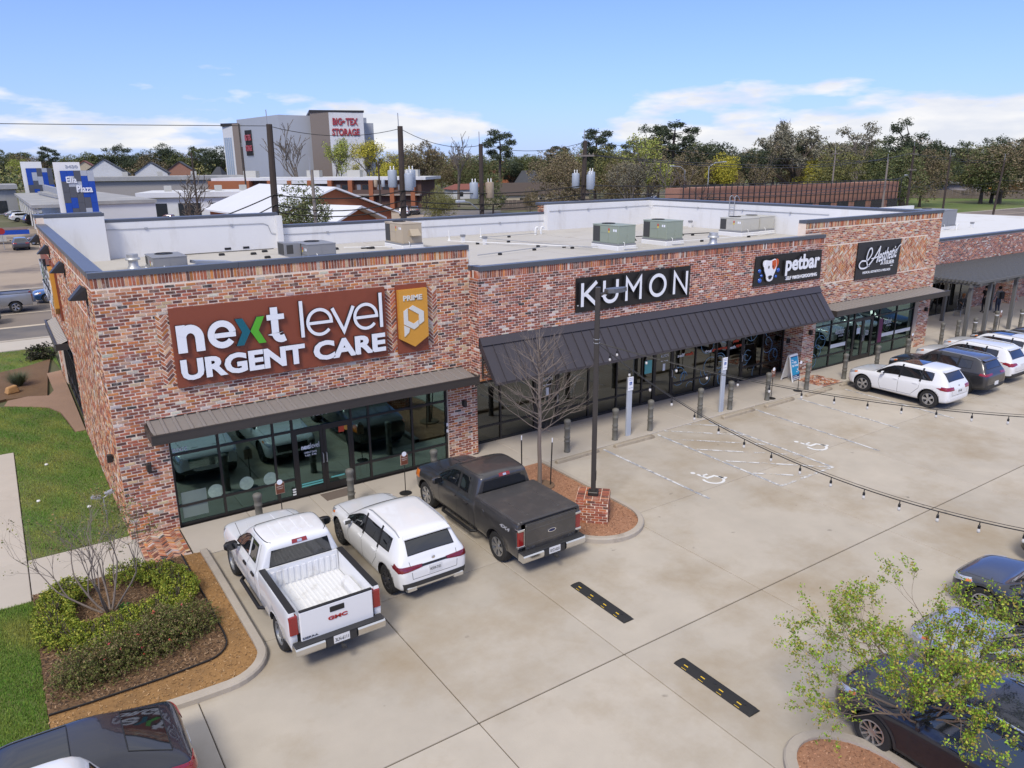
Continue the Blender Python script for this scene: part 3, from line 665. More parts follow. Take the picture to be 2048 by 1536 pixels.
# ---- interiors behind the glass
inw = mat('interior_wall', (.30,.285,.25), .8, var=.08); inf_ = mat('interior_floor', (.16,.145,.125), .4, var=.12, scale=2)
it = MB()
for x0, x1, y0 in ((.35,10.5,.3),(11,22.1,1.0),(22.3,28,1.0),(29,38.4,.3)):
    it.box((x0,y0,-.02),(x1,7,.02), 1); it.box((x0,7,0),(x1,7.1,3)); it.box((x0,y0,3.0),(x1,7,3.1)); it.box((x0,y0,0),(x0+.06,7,3)); it.box((x1-.06,y0,0),(x1,7,3))
it.box((.35,7.1,0),(.6,20,3)); it.box((4,7.1,0),(4.1,20,3)); it.box((.3,7.1,-.02),(4,20,.02), 1)
it.box((5.6,2.6,0),(5.7,7,2.9)); it.box((13,3.5,0),(13.1,7,2.9)); it.box((17.5,2.5,0),(17.6,7,2.9))
it.build('interior', [inw, inf_], bld)
blue = mat('blue_upholstery', (.02,.11,.19), .7); fur = mat('dark_furniture', (.035,.03,.028), .6); gpart = mat('green_panel', (.11,.17,.10), .7)
tag(MB().bbox((6.75,1.3,.02),(9.5,1.55,.85),.04).bbox((6.75,.7,.02),(9.5,1.3,.45),.04).build('bench', blue), 'long blue upholstered bench seen through the clinic window', 'bench')
k = MB(); k.bbox((3.2,3.4,0),(5.4,4.1,1.1),.03); k.build('counter', mat('tan_counter',(.30,.22,.13),.5)); tag(bpy.data.objects['counter'], 'tan reception counter behind the clinic doors', 'counter')
for i, (x, y) in enumerate(((12.2,2.2),(16.6,2.0),(18.2,2.3),(23.2,2.4),(26.4,2.2),(31,1.8),(35.6,1.9))):
    k = MB(); k.bbox((x-.5,y-.3,.7),(x+.5,y+.3,.75),.01)
    for sx_ in (-.45,.45):
        for sy in (-.25,.25): k.box((x+sx_-.02,y+sy-.02,.02),(x+sx_+.02,y+sy+.02,.7))
    tag(k.build('table', fur if i % 2 else white), ('dark' if i % 2 else 'white')+' table inside the '+['shop nearest the clinic pier','learning centre left of its door','learning centre beside its green door','grooming shop beside its entrance','grooming shop near the brick pier','salon left of its doors','salon right of its doors'][i], 'table')
# ---- canopies and awning
deckm = mat('canopy_deck', (.265,.245,.225), .5, .2, var=.06); awn = mat('awning_metal', (.066,.060,.068), .42, .35, var=.05, scale=.7)
def canopy(x0, x1, y0, yf, z0=2.85, z1=3.1, zb=3.19, pw_=.305, fn=lambda x, y, z: (x, y, z)):
    k = MB()
    def bx(a, b):
        c = [fn(*a), fn(*b)]; k.box([min(*q) for q in zip(*c)], [max(*q) for q in zip(*c)])
    bx((x0,yf,z0),(x1,yf+.06,z1)); bx((x0,yf+.06,z0),(x0+.06,y0,z1)); bx((x1-.06,yf+.06,z0),(x1,y0,z1)); bx((x0-.012,yf-.012,z0-.004),(x1+.012,yf+.02,z0+.03)); bx((x0-.012,yf-.012,z1-.03),(x1+.012,yf+.02,z1+.006))
    bx((x0+.06,yf+.06,z0+.05),(x1-.06,y0,z0+.07)); bx((x0+.06,y0-.03,z1),(x1-.06,y0,zb+.03))
    P = k.build('canopy', bronze, bld); n = int((x1-x0-.12)/pw_); s = (x1-x0-.12)/n
    for i in range(n):
        a = x0+.06+i*s; b = a+s-.004; m = MB()
        ya, za, yb, zb_ = yf+.06, z1-.06, y0-.03, zb
        pr = [(a,0),(a+.03,.035),(a+.07,.035),(a+.10,0),(b,0)]
        for (u0,h0),(u1,h1) in zip(pr, pr[1:]): m.add([fn(u0,ya,za+h0),fn(u1,ya,za+h1),fn(u1,yb,zb_+h1),fn(u0,yb,zb_+h0)], [(0,1,2,3)])
        m.build('deck_panel', deckm, P)
canopy(.70, 10.30, 0, -1.05); canopy(28.9, 38.62, YA, -1.28)
canopy(12.15, 18.1, 0, -.45, fn=lambda x, y, z: (y, x, z))
k = MB()
yw, ze, yf, zf = YK-.004, 4.17, -1.50, 2.90
k.add([(10.6,yw,ze-.3),(10.6,yf+.05,zf-.04),(10.6,yf,zf),(10.6,yw,ze-.02)], [(0,1,2,3)]); k.box((10.58,yw-.035,ze-.3),(28.42,yw,ze+.035)); k.box((10.6,yf-.01,zf-.07),(28.4,yf+.03,zf+.01))
k.add([(10.6,yw,ze-.12),(28.4,yw,ze-.12),(28.4,yf,zf-.03),(10.6,yf,zf-.03)], [(0,1,2,3)]); k.add([(28.4,yw,ze-.3),(28.4,yf+.05,zf-.04),(28.4,yf,zf),(28.4,yw,ze-.02)], [(3,2,1,0)])
aw = k.build('awning', awn, bld)
n = 44; s = 17.8/n; d = Vector((0,yf-yw-.02,zf-ze+.22)); nv = Vector((0,-d.z,d.y)).normalized(); nv = nv if nv.z > 0 else -nv
k = MB(); k.add([(10.6,yw-.036,ze+.03),(28.4,yw-.036,ze+.03),(28.4,yw-.036-.16,ze-.20),(10.6,yw-.036-.16,ze-.20)], [(0,1,2,3)]); k.build('ridge_flashing', awn, aw)
for i in range(n):
    a = 10.6+i*s; m = MB(); p0 = Vector((0,yw-.02,ze-.055)); p1 = Vector((0,yf-.015,zf+.012)); e = Vector((0,-(p1.z-p0.z),(p1.y-p0.y))).normalized(); e = e if e.z > 0 else -e
    pr = [(a,0),(a,.035),(a+.014,.035),(a+.014,.002),(a+s-.001,.002)]
    for (u0,h0),(u1,h1) in zip(pr, pr[1:]):
        q = [Vector((u0,0,0))+p0+e*h0, Vector((u1,0,0))+p0+e*h1, Vector((u1,0,0))+p1+e*h1, Vector((u0,0,0))+p1+e*h0]; m.add(q, [(0,1,2,3)])
    m.build('panel', awn, aw)
for x in (10.7, 15, 19.5, 24, 28.2):
    m = MB(); m.tube([(x,YK-.02,2.85),(x,YK-.02,3.95)], .03, 5); m.tube([(x,YK-.02,3.0),(x,-1.38,2.98)], .025, 5); m.tube([(x,YK-.02,3.5),(x,-1.0,3.05)], .02, 5); m.build('bracket', bronze, aw)
# ------------------------------------------------------------------ signs on the walls
rust_panel = mat('rust_red_panel', (.235,.060,.030), .45, var=.05, scale=.8, dirt=(.17,.043,.022), dscale=.8, dlo=.5, dhi=.8)
face_w = mat('white_acrylic', (.80,.82,.86), .35, var=.01); side_k = mat('letter_return', (.03,.032,.036), .4, .2, var=.05)
teal = mat('teal_acrylic', (.005,.115,.16), .35, var=.02); lime = mat('lime_acrylic', (.09,.40,.03), .35, var=.02); amber = mat('amber_panel', (.62,.30,.045), .4, var=.04); pale = mat('pale_letter', (.66,.66,.62), .4, var=.03)
blackpan = mat('black_panel', (.013,.0115,.011), .4, var=.08); navypan = mat('charcoal_panel', (.016,.017,.021), .4, var=.06)
def solid(poly, fn, d, mats, parent, name, d0=0.):
    mb = MB(); n = len(poly); vs = [fn(u,v,d) for u,v in poly]+[fn(u,v,d0) for u,v in poly]
    mb.add(vs, [tuple(range(n))]); b = 0
    for i in range(n): mb.f.append((i,n+i,n+(i+1)%n,(i+1)%n)); mb.m.append(1 if isinstance(mats,(list,tuple)) and len(mats)>1 else 0)
    return mb.build(name, mats, parent)
WL = [face_w, side_k]
def letter(strokes, fn, d, mats, parent, polys=()):
    mb = MB()
    for q, s in enumerate(strokes): stroke(mb, s[0], s[1], fn, d+.003*q, len(s) > 2 and s[2], 0, 1)
    mb.build('letter', mats, parent)
def shift(fn, d0): return lambda u, v, d: fn(u, v, d+d0)
def urgent_sign(fn, P):
    solid([(1.64,3.97),(7.63,3.97),(7.63,6.07),(1.64,6.07)], fn, .09, rust_panel, P, 'panel')
    g = shift(fn, .092); d = .10; b = 4.90; X = 5.63
    letter([([(1.85,b),(1.85,X)], .23), (arc(2.07,5.27,.22,.245,165,0,14)+[(2.29,b)], .22)], g, d, WL, P)
    letter([(arc(2.86,5.27,.28,.29,-38,-352,26), .17), ([(2.66,5.245),(3.21,5.245)], .13)], g, d, WL, P)
    solid([(3.22,X),(3.42,X),(3.60,5.26),(3.40,b),(3.20,b),(3.38,5.26)], g, d, [teal,side_k], P, 'letter')
    solid([(4.00,X),(3.80,X),(3.60,5.26),(3.80,b),(4.00,b),(3.82,5.26)], g, d, [lime,side_k], P, 'letter')
    letter([([(4.27,5.84),(4.27,5.12)]+arc(4.42,5.12,.15,.17,180,290,8)+[(4.53,4.98)], .20), ([(4.06,5.57),(4.54,5.57)], .15)], g, d, WL, P)
    letter([([(5.03,b),(5.03,5.93)], .10)], g, d, WL, P)
    for cx in (5.54, 6.945): letter([(arc(cx,5.28,.345,.355,-40,-356,30), .09), ([(cx-.33,5.265),(cx+.39,5.265)], .085)], g, d, WL, P)
    letter([([(5.93,X),(6.25,b+.03),(6.57,X)], .10)], g, d, WL, P)
    letter([([(7.43,b),(7.43,5.93)], .10)], g, d, WL, P)
    lettering('URGENT', g, (1.74,4.16,5.05,4.73), d, WL, P, bold=.045); lettering('CARE', g, (5.29,4.16,7.53,4.73), d, WL, P, bold=.045)
def prime_sign(fn, P):
    solid([(8.0,3.95),(9.04,3.95),(9.04,6.07),(8.0,6.07)], fn, .07, rust_panel, P, 'panel')
    g = shift(fn, .072); solid([(8.02,4.44),(8.50,4.15),(8.98,4.44),(8.98,5.93),(8.02,5.93)], g, .14, amber, P, 'badge')
    h = shift(g, .142); lettering('PRIME', h, (8.16,5.60,8.80,5.76), .02, [pale], P, bold=.03)
    solid([(8.47,5.45),(8.83,5.23),(8.83,4.92),(8.66,4.82),(8.66,5.14),(8.47,5.25),(8.29,5.14)][:5]+[(8.66,5.15),(8.47,5.27),(8.32,5.36)], h, .02, [pale], P, 'emblem')
    solid([(8.15,5.29),(8.29,5.37),(8.29,4.99),(8.48,4.88),(8.64,4.97),(8.64,4.79),(8.48,4.70),(8.15,4.89)], h, .02, [pale], P, 'emblem')
    solid([(8.15,4.86),(8.34,4.75),(8.30,4.62),(8.15,4.50)], h, .02, [pale], P, 'emblem')
P = thing('wall_sign', 'rust red clinic sign with big white and green letters on the front brick wall', 'sign', (1.64,0,3.97)); urgent_sign(lambda u, v, d: (u-1.64,-d-.012,v-3.97), P)
P = thing('wall_sign', 'amber pennant shaped badge sign beside the rust red clinic sign', 'sign', (8,0,3.95)); prime_sign(lambda u, v, d: (u-8,-d-.012,v-3.95), P)
P = thing('wall_sign', 'rust red clinic sign seen edge-on along the side brick wall', 'sign', (0,19.6,3.97)); urgent_sign(lambda u, v, d: (-d-.012,1.64-u,v-3.97), P)
P = thing('wall_sign', 'amber badge sign seen edge-on high on the side brick wall', 'sign', (0,13.24,3.95)); prime_sign(lambda u, v, d: (-d-.012,8-u,v-3.95), P)
# black sign with separate white letters
P = thing('wall_sign', 'long black panel sign with five large spaced white letters KUMON', 'sign', (14.5,YK,4.6)); fn = lambda u, v, d: (u-14.5,-d-.012,v-4.6)
solid([(14.5,4.58),(20.06,4.58),(20.06,5.77),(14.5,5.77)], fn, .05, blackpan, P, 'panel'); g = shift(fn,.052); a, b = 4.79, 5.61; d = .13; w_ = .125
letter([([(14.67,a),(14.67,b)], w_), ([(15.30,b),(14.73,5.17)], .13), ([(14.80,5.24),(15.32,a)], .13)], g, d, WL, P)
letter([([(15.65,b),(15.65,5.10)]+arc(15.95,5.10,.30,.25,180,360,14)+[(16.25,b)], w_)], g, d, WL, P)
letter([([(16.70,a),(16.70,b-.02),(17.03,5.16),(17.38,b-.02),(17.38,a)], .12)], g, d, WL, P)
letter([(arc(18.24,5.21,.38,.37,0,360,36)[:-1], w_, True)], g, d, WL, P)
letter([([(19.09,a),(19.09,b-.02),(19.74,a+.02),(19.74,b)], .12)], g, d, WL, P)
solid([(14.555,4.81),(14.59,4.81),(14.59,4.845),(14.555,4.845)], g, .02, [face_w], P, 'registered_mark')
# grooming shop sign
P = thing('wall_sign', 'black panel sign with a dog face emblem, blue bubbles and white letters', 'sign', (23.8,YK,4.6)); fn = lambda u, v, d: (u-23.8,-d-.012,v-4.6)
solid([(23.8,4.6),(28.32,4.57),(28.26,5.83),(23.86,5.83)], fn, .05, blackpan, P, 'panel'); g = shift(fn,.052)
lettering('petbar', g, (25.68,4.90,28.03,5.74), .10, WL, P, bold=.035, xs=.6)
lettering('SELF WASH·GROOMING', g, (25.86,4.70,28.02,4.85), .03, [face_w], P, bold=.012)
bluem = mat('blue_bubble', (.015,.09,.42), .2, coat=1, var=.1); orangem = mat('orange_patch', (.55,.09,.02), .4, var=.03); ink = mat('black_ink', (.008,.008,.008), .4, var=0)
def ell(cx, cy, rx, ry, rot=0, n=24):
    c, s_ = math.cos(rot), math.sin(rot); return [(cx+rx*math.cos(t)*c-ry*math.sin(t)*s_, cy+rx*math.cos(t)*s_+ry*math.sin(t)*c) for t in [2*PI*i/n for i in range(n)]]
def smooth_closed(p): return [tuple(q) for q in crom(p+[p[0]], 5)[:-1]]
head = smooth_closed([(24.42,5.66),(24.72,5.62),(25.02,5.66),(25.10,5.30),(24.97,5.02),(24.90,4.82),(24.72,4.76),(24.54,4.82),(24.47,5.02),(24.34,5.30)])
solid(ell(24.43,5.47,.25,.20,-.9,20), g, .045, [ink], P, 'emblem'); solid(ell(25.05,5.47,.27,.21,.9,20), g, .045, [ink], P, 'emblem')
solid(ell(24.42,5.47,.20,.15,-.9,20), shift(g,.047), .02, [face_w], P, 'emblem'); solid(ell(25.06,5.47,.22,.16,.9,20), shift(g,.047), .02, [orangem], P, 'emblem')
solid([((x-24.72)*1.12+24.72,(y-5.2)*1.08+5.2) for x, y in head], g, .055, [ink], P, 'emblem'); solid(head, shift(g,.057), .02, [face_w], P, 'emblem')
solid(smooth_closed([(24.80,5.60),(25.02,5.62),(25.06,5.36),(24.93,5.24),(24.82,5.36)]), shift(g,.078), .006, [orangem], P, 'emblem')
for q in (ell(24.60,5.36,.035,.06), ell(24.86,5.37,.03,.05), smooth_closed([(24.60,4.98),(24.72,5.01),(24.84,4.98),(24.78,4.88),(24.72,4.85),(24.66,4.88)])): solid(q, shift(g,.086), .01, [ink], P, 'emblem')
for k in ((24.62,4.9),(24.82,4.9),(24.58,4.95),(24.86,4.95)): solid(ell(*k,.012,.012,0,8), shift(g,.086), .006, [ink], P, 'emblem')
for x, y, r in ((24.12,5.22,.09),(24.25,5.02,.07),(24.18,4.82,.11),(25.32,5.17,.10),(25.19,4.92,.07)):
    mb = MB(); mb.lathe([(r,0),(r*.92,.03),(r*.6,.055),(0.001,.065)], (0,0,0), 14, 0, 'y'); c = g(x,y,0); mb.v = [(c[0]+p_[0],c[1]-p_[1],c[2]+p_[2]) for p_ in mb.v]; mb.f = [f[::-1] for f in mb.f]; mb.build('bubble', bluem, P, smooth=True)
# salon sign
P = thing('wall_sign', 'square charcoal sign with white looping script over small capitals, among herringbone brick', 'sign', (31.55,YA,4.15)); fn = lambda u, v, d: (u-31.55,-d-.012,v-4.15)
solid([(31.55,4.15),(35.12,4.14),(35.16,5.88),(31.56,5.88)], fn, .06, navypan, P, 'panel'); g = shift(fn,.062)
mb = MB(); stroke(mb, crom([(33.30,5.62),(33.02,5.28),(32.72,4.98),(32.30,4.70),(31.85,4.68),(31.68,4.84),(31.86,5.02),(32.3,5.02),(32.62,5.30),(32.58,5.56),(32.38,5.52),(32.24,5.16),(32.34,4.82),(32.52,4.74)],6), .075, g, .06, False, 0, 1); stroke(mb, [(33.28,5.64),(33.20,5.2),(33.10,4.86)], .085, g, .062, False, 0, 1); stroke(mb, crom([(32.62,5.08),(32.95,5.1),(33.18,5.16)],5), .05, g, .061, False, 0, 1); mb.build('letter', WL, P)
sk = lambda u, v, d: g(u, v+(u-33.2)*.10, d)
lettering('esthetic', sk, (33.24,4.86,34.80,5.46), .06, WL, P, bold=.018, shear=.35, xs=.7); mb = MB(); stroke(mb, crom([(34.72,5.2),(34.86,5.5),(35.08,5.62)],5), .045, g, .06, False, 0, 1); mb.build('letter', WL, P)
lettering('ATELIER', g, (33.55,4.72,34.68,4.90), .03, [face_w], P, spacing=1.15); solid([(34.42,4.60),(34.60,4.60),(34.60,4.635),(34.42,4.635)], g, .02, [face_w], P, 'dash')
lettering('MEDICAL AESTHETICS & WELLNESS', g, (32.12,4.39,34.45,4.50), .012, [face_w], P, each=False, bold=.01)
# ---- lettering and film on the glass
film = mat('white_vinyl', (.72,.74,.74), .6, var=.03); redf = mat('red_vinyl', (.55,.06,.02), .6, var=.03); bluef = mat('pale_blue_vinyl', (.18,.36,.52), .6, var=.05); tealf = mat('teal_vinyl', (.12,.42,.40), .6, var=.05); pinkf = mat('plum_vinyl',(.16,.03,.09),.6)
def gf(y): return lambda u, v, d: (u, y-.012-d, v)
g = gf(.12); gd = gf(.115)
lettering('BLDG C', g, (1.30,2.17,1.68,2.27), .002, [film], bld, 'window_lettering', bold=.03, each=False)
lettering('1200', g, (5.22,2.44,5.68,2.58), .002, [film], bld, 'window_lettering', each=False)
lettering('next', g, (4.78,1.46,5.05,1.60), .002, [film], bld, 'window_lettering', bold=.05, each=False); lettering('level', g, (5.06,1.46,5.33,1.63), .002, [film], bld, 'window_lettering', each=False)
lettering('OPEN 7 DAYS', g, (4.86,1.32,5.24,1.38), .002, [film], bld, 'window_lettering', bold=.02, each=False); lettering('9 AM - 9 PM', g, (4.88,1.23,5.22,1.29), .002, [film], bld, 'window_lettering', bold=.02, each=False)
for x0, x1, z in ((4.70,5.36,.36),(4.70,5.36,.29),(5.62,6.05,.38)):
    mb = MB(); mb.box((x0,.098,z),(x1,.104,z+.045)); mb.build('window_decal', tealf, bld)
solid(ell(6.22,1.90,.09,.09), g, .003, [amber], bld, 'window_decal'); solid([(5.96,1.78),(6.14,1.78),(6.14,1.96),(5.96,1.96)], gf(.117), .002, [redf], bld, 'window_decal')
for x, r, m in ((2.27,.20,0),(3.12,.19,1),(3.80,.19,0)):
    solid(ell(x,.80+.03*m,r*1.05,r*1.05,0,22), g, .002, [mat('mint_film',(.30,.40,.33),.6,var=.35 if not m else .05,scale=14)], bld, 'window_decal')
solid([(1.36,.22),(2.02,.22),(2.02,.98),(1.36,.98)], g, .002, [mat('grey_green_film',(.16,.21,.19),.6)], bld, 'window_decal')
for z in (.12,.20,.28): solid([(4.40,z),(4.50,z),(4.50,z+.05),(4.40,z+.05)], gf(.07), .004, [film], bld, 'window_decal')
for z in (1.02,1.24): solid([(9.64,z),(9.70,z),(9.70,z+.11),(9.64,z+.11)], gf(.06), .02, [face_w], bld, 'keypad')
g = gf(.80)
for x in (14.15,20.15): lettering('KUMON', g, (x,1.85,x+.42,1.98), .002, [film], bld, 'window_lettering', bold=.01, each=False); solid([(x,1.68),(x+.4,1.68),(x+.4,1.71),(x,1.71)], g, .002, [film], bld, 'window_decal'); solid([(x+.12,1.28),(x+.26,1.28),(x+.26,1.58),(x+.12,1.58)], g, .002, [film], bld, 'window_decal')
solid([(19.25,1.3),(19.65,1.3),(19.65,1.85),(19.25,1.85)], g, .002, [tealf], bld, 'window_decal'); solid([(19.83,.25),(20.78,.25),(20.78,2.1),(19.83,2.1)], lambda u,v,d:(u,.86+d,v), .01, [gpart], bld, 'door_blind')
rr = random.Random(4)
for x0, x1 in ((20.95,22.1),(22.3,23.4),(23.55,24.1),(25.3,26.5),(26.7,27.95)):
    for q in range(5):
        r = rr.uniform(.16,.42); cx = rr.uniform(x0+.1,x1-.1); cz = rr.uniform(.25,2.3); mb = MB()
        a0 = rr.uniform(0,360); pts = [p_ for p_ in arc(cx,cz,r,r*1.05,a0,a0+rr.choice((200,300,360)),30)]
        run = []
        for p_ in pts:
            if x0 < p_[0] < x1 and .1 < p_[1] < 2.7: run.append(p_)
            else:
                if len(run) > 2: stroke(mb, run, .018, g, .002)
                run = []
        if len(run) > 2: stroke(mb, run, .018, g, .002)
        mb.build('window_decal', bluef, bld)
for a, b, x, z in (('self','wash',21.1,1.72),('dog','grooming',22.75,1.66),('bath','spa',24.3,1.62)):
    lettering(a, gf(.79), (x,z,x+.42,z+.14), .002, [film], bld, 'window_lettering', bold=.03, each=False); lettering(b, gf(.79), (x+.46,z,x+.46+.12*len(b),z+.14), .002, [redf], bld, 'window_lettering', bold=.03, each=False)
lettering('petbar', gf(.79), (24.55,1.85,24.95,2.02), .002, [redf], bld, 'window_lettering', bold=.03, each=False)
g = gf(.0)
for x0, x1 in ((30.62,31.84),(34.62,36.04),(36.16,37.64)): solid([(x0,.92),(x1,.92),(x1,1.1),(x0,1.1)], g, .002, [film], bld, 'window_decal')
for x in (30.9,35.0): lettering('Aesthetic', g, (x,1.55,x+.75,1.85), .002, [film], bld, 'window_lettering', shear=.35, bold=-.005, each=False); lettering('ATELIER', g, (x+.3,1.42,x+.7,1.49), .002, [film], bld, 'window_lettering', each=False)
solid([(34.62,.66),(34.95,.66),(34.95,1.9),(34.62,1.9)], gf(-.004), .001, [pinkf], bld, 'window_decal'); solid([(32.7,1.35),(32.98,1.35),(32.98,1.65),(32.7,1.65)], g, .002, [film], bld, 'window_decal')
for j in range(4): solid([(33.45,1.2+j*.07),(33.75,1.2+j*.07),(33.75,1.225+j*.07),(33.45,1.225+j*.07)], g, .002, [film], bld, 'window_decal')
for q in range(5):
    mb = MB(); stroke(mb, [p_ for p_ in arc(29.3+.25*q,.5+.42*q,.28+.04*q,.32,0,360,26) if 29.06 < p_[0] < 30.5], .018, g, .002); mb.build('window_decal', bluef, bld)
# ------------------------------------------------------------------ vehicles: lofted bodies with cut wheel arches
def paintm(name, col, metal=0., rough=.35, var=.02): return mat(name, col, rough, metal, var=var, scale=1.5, coat=1.)
carglass = mat('car_glass', (.010,.012,.014), .04, 0, var=0, spec=.9, coat=.6); seal = mat('window_seal', (.012,.012,.012), .5, var=0)
trim = mat('grey_plastic_trim', (.03,.03,.031), .6, var=.06); wellm = mat('wheel_well', (.008,.008,.008), .9, var=0)
redlamp = mat('red_lamp', (.24,.006,.008), .12, var=.1, coat=1); clearlamp = mat('clear_lamp', (.55,.57,.6), .08, .4, var=.15, scale=8, coat=1); amberlamp = mat('amber_lamp', (.75,.20,.02), .2, coat=1); darklamp = mat('dark_red_lamp', (.16,.006,.010), .12, coat=1, var=.1)
alloy = mat('alloy', (.50,.51,.53), .28, .9, var=.04); alloyd = mat('dark_alloy', (.10,.10,.11), .35, .8, var=.05); plate_m = mat('plate_white', (.68,.69,.70), .45, var=.02)
blackcar = paintm('black_paint', (.008,.009,.012)); whitecar = paintm('white_car_paint', (.74,.75,.76), 0, .3); seamm = mat('panel_gap', (.02,.02,.02), .8, var=0)
def ring_rows(st):
    """one station's half cross-section, 12 rows from underside centre to roof centre"""
    s, kind, zb, w, zbelt, zt, wr = st
    zm = .5*(zb+zbelt)+.06; base = [(0,zb),(.93*w,zb),(.99*w,zb+.10),(1.015*w,zm),(1.01*w,zbelt-.13)]
    if kind == 'H':
        h = zt-zbelt
        return base+[(.965*w,zbelt-.035),(.925*w,zbelt+.25*h),(.87*w,zbelt+.45*h),(.81*w,zbelt+.6*h),(.74*w,zbelt+.75*h),(.40*w,zbelt+.95*h),(0,zt)]
    zr = zt-.065
    return base+[(.965*w,zbelt-.05),(.945*w,zbelt-.012),(wr+.045,zr-.028),(wr+.012,zr+.006),(wr-.05,zr+.034),(.52*wr,zt-.012),(0,zt)]
def loft(stations, mats, facemat, wells, name='body', sub=2, wellw=.30, L_=None):
    """returns {material index: [meshes]} and a BVH; stations from nose to tail along -x"""
    L_ = L_ or stations[-1][0]; rows = [ring_rows(s) for s in stations]; R = 12; N = len(rows)
    vs = []; idx = {}
    for i, (st, r) in enumerate(zip(stations, rows)):
        for j, (y, z) in enumerate(r):
            x = L_/2-st[0]
            idx[i,j,1] = len(vs); vs.append((x,y,z))
            if y == 0: idx[i,j,-1] = idx[i,j,1]
            else: idx[i,j,-1] = len(vs); vs.append((x,-y,z))
    fs = []; mi = []
    for i in range(N-1):
        for j in range(R-1):
            for sd in (1,-1):
                q = [idx[i,j,sd], idx[i+1,j,sd], idx[i+1,j+1,sd], idx[i,j+1,sd]]
                fs.append(q if sd == -1 else q[::-1]); mi.append(facemat(i,j))
    for i, sg in ((0,1),(N-1,-1)):
        for j in range(1,R-2):
            q = [idx[i,j,1], idx[i,j,-1], idx[i,j+1,-1], idx[i,j+1,1]]
            fs.append(q if sg == 1 else q[::-1]); mi.append(facemat(i,j) if 0 else 0)
        q = [idx[i,0,1], idx[i,1,-1], idx[i,1,1]]; fs.append(q if sg == 1 else q[::-1]); mi.append(0)
        q = [idx[i,R-1,1], idx[i,R-2,1], idx[i,R-2,-1]]; fs.append(q if sg == 1 else q[::-1]); mi.append(0)
    me = bpy.data.meshes.new(name); me.from_pydata(vs, [], fs)
    for m in mats: me.materials.append(m)
    me.polygons.foreach_set('material_index', mi); me.polygons.foreach_set('use_smooth', [True]*len(fs))
    bmm = bmesh.new(); bmm.from_mesh(me); bmesh.ops.recalc_face_normals(bmm, faces=bmm.faces); bmm.to_mesh(me); bmm.free()
    o = bpy.data.objects.new(name, me); TMP.objects.link(o)
    ss = o.modifiers.new('s','SUBSURF'); ss.levels = ss.render_levels = sub
    cut = []
    if wells:
        cb = MB()
        for (x, y, z, r) in wells: cb.lathe([(r,-wellw),(r,wellw)], (x,y,z), 28, 0, 'y')
        cm_ = cb.mesh('c', [wellm]); b2 = bmesh.new(); b2.from_mesh(cm_); bmesh.ops.recalc_face_normals(b2, faces=b2.faces); b2.to_mesh(cm_); b2.free()
        co = bpy.data.objects.new('c', cm_); TMP.objects.link(co); md = o.modifiers.new('b','BOOLEAN'); md.object = co; md.operation = 'DIFFERENCE'; md.solver = 'EXACT'; cut.append(co)
    ev = bpy.data.meshes.new_from_object(o.evaluated_get(bpy.context.evaluated_depsgraph_get()))
    for q in cut+[o]: bpy.data.objects.remove(q)
    bm = bmesh.new(); bm.from_mesh(ev); bmesh.ops.recalc_face_normals(bm, faces=bm.faces); nm = len(mats)
    wi = nm
    for f in bm.faces:
        c = f.calc_center_median()
        for (x, y, z, r) in wells:
            if abs(c.y-y) <= wellw+.03:
                d = math.hypot(c.x-x, c.z-z)
                if d < r+.004 and (d < r-.02 or abs(f.normal.y) < .5): f.material_index = wi; f.smooth = False
    bvh = BVHTree.FromBMesh(bm)
    return bm, bvh
def split(bm, mats, parts, parent):
    """separate a body by material: parts = {index: part name}; each connected patch of a glass index becomes its own part"""
    bm.faces.ensure_lookup_table(); out = {}
    for mi, nm in parts.items():
        fs = [f for f in bm.faces if f.material_index == mi or (mi == 0 and f.material_index >= len(mats)-1)]
        if not fs: continue
        groups = [fs]
        if nm == 'window':
            left = set(fs); groups = []
            while left:
                st = [left.pop()]; g = list(st)
                while st:
                    f = st.pop()
                    for e in f.edges:
                        for k in e.link_faces:
                            if k in left: left.remove(k); st.append(k); g.append(k)
                groups.append(g)
        for g in groups:
            vi = {}; vs = []; F_ = []; M_ = []
            for f in g:
                q = []
                for v in f.verts:
                    if v not in vi: vi[v] = len(vs); vs.append(v.co.copy())
                    q.append(vi[v])
                F_.append(q); M_.append(0 if f.material_index == mi else 1)
            name = nm
            if nm == 'window':
                n = sum((f.normal*f.calc_area() for f in g), Vector()); n.normalize()
                name = 'windscreen' if n.x > .35 else ('rear_window' if n.x < -.35 else 'side_window')
                if sum(f.calc_area() for f in g) < .004: continue
            me = bpy.data.meshes.new(name); me.from_pydata(vs, [], F_); me.materials.append(mats[mi]); me.materials.append(mats[-1]); me.polygons.foreach_set('material_index', M_)
            me.polygons.foreach_set('use_smooth', [m_ == 0 for m_ in M_]); o = link(name, me, parent); out.setdefault(name, []).append(o)
            if nm == 'window':      # rubber seal round the pane
                S = set(g); ed = [e for f in g for e in f.edges if sum(1 for k in e.link_faces if k in S) == 1]; nb = {}
                for e in ed:
                    a, b = e.verts; nb.setdefault(a, []).append(b); nb.setdefault(b, []).append(a)
                if nb:
                    st = next(iter(nb)); loop = [st]; prev = None; cur = st
                    while True:
                        nx = [k for k in nb[cur] if k is not prev]
                        if not nx or nx[0] is st or len(loop) > 600: break
                        prev, cur = cur, nx[0]; loop.append(cur)
                    k = MB(); pts = [v.co+v.normal*.002 for v in loop]; pts = pts[::2]+[pts[0]]; k.tube(pts, .0105, 5); k.build('seal', seal, o)
    bm.free(); return out
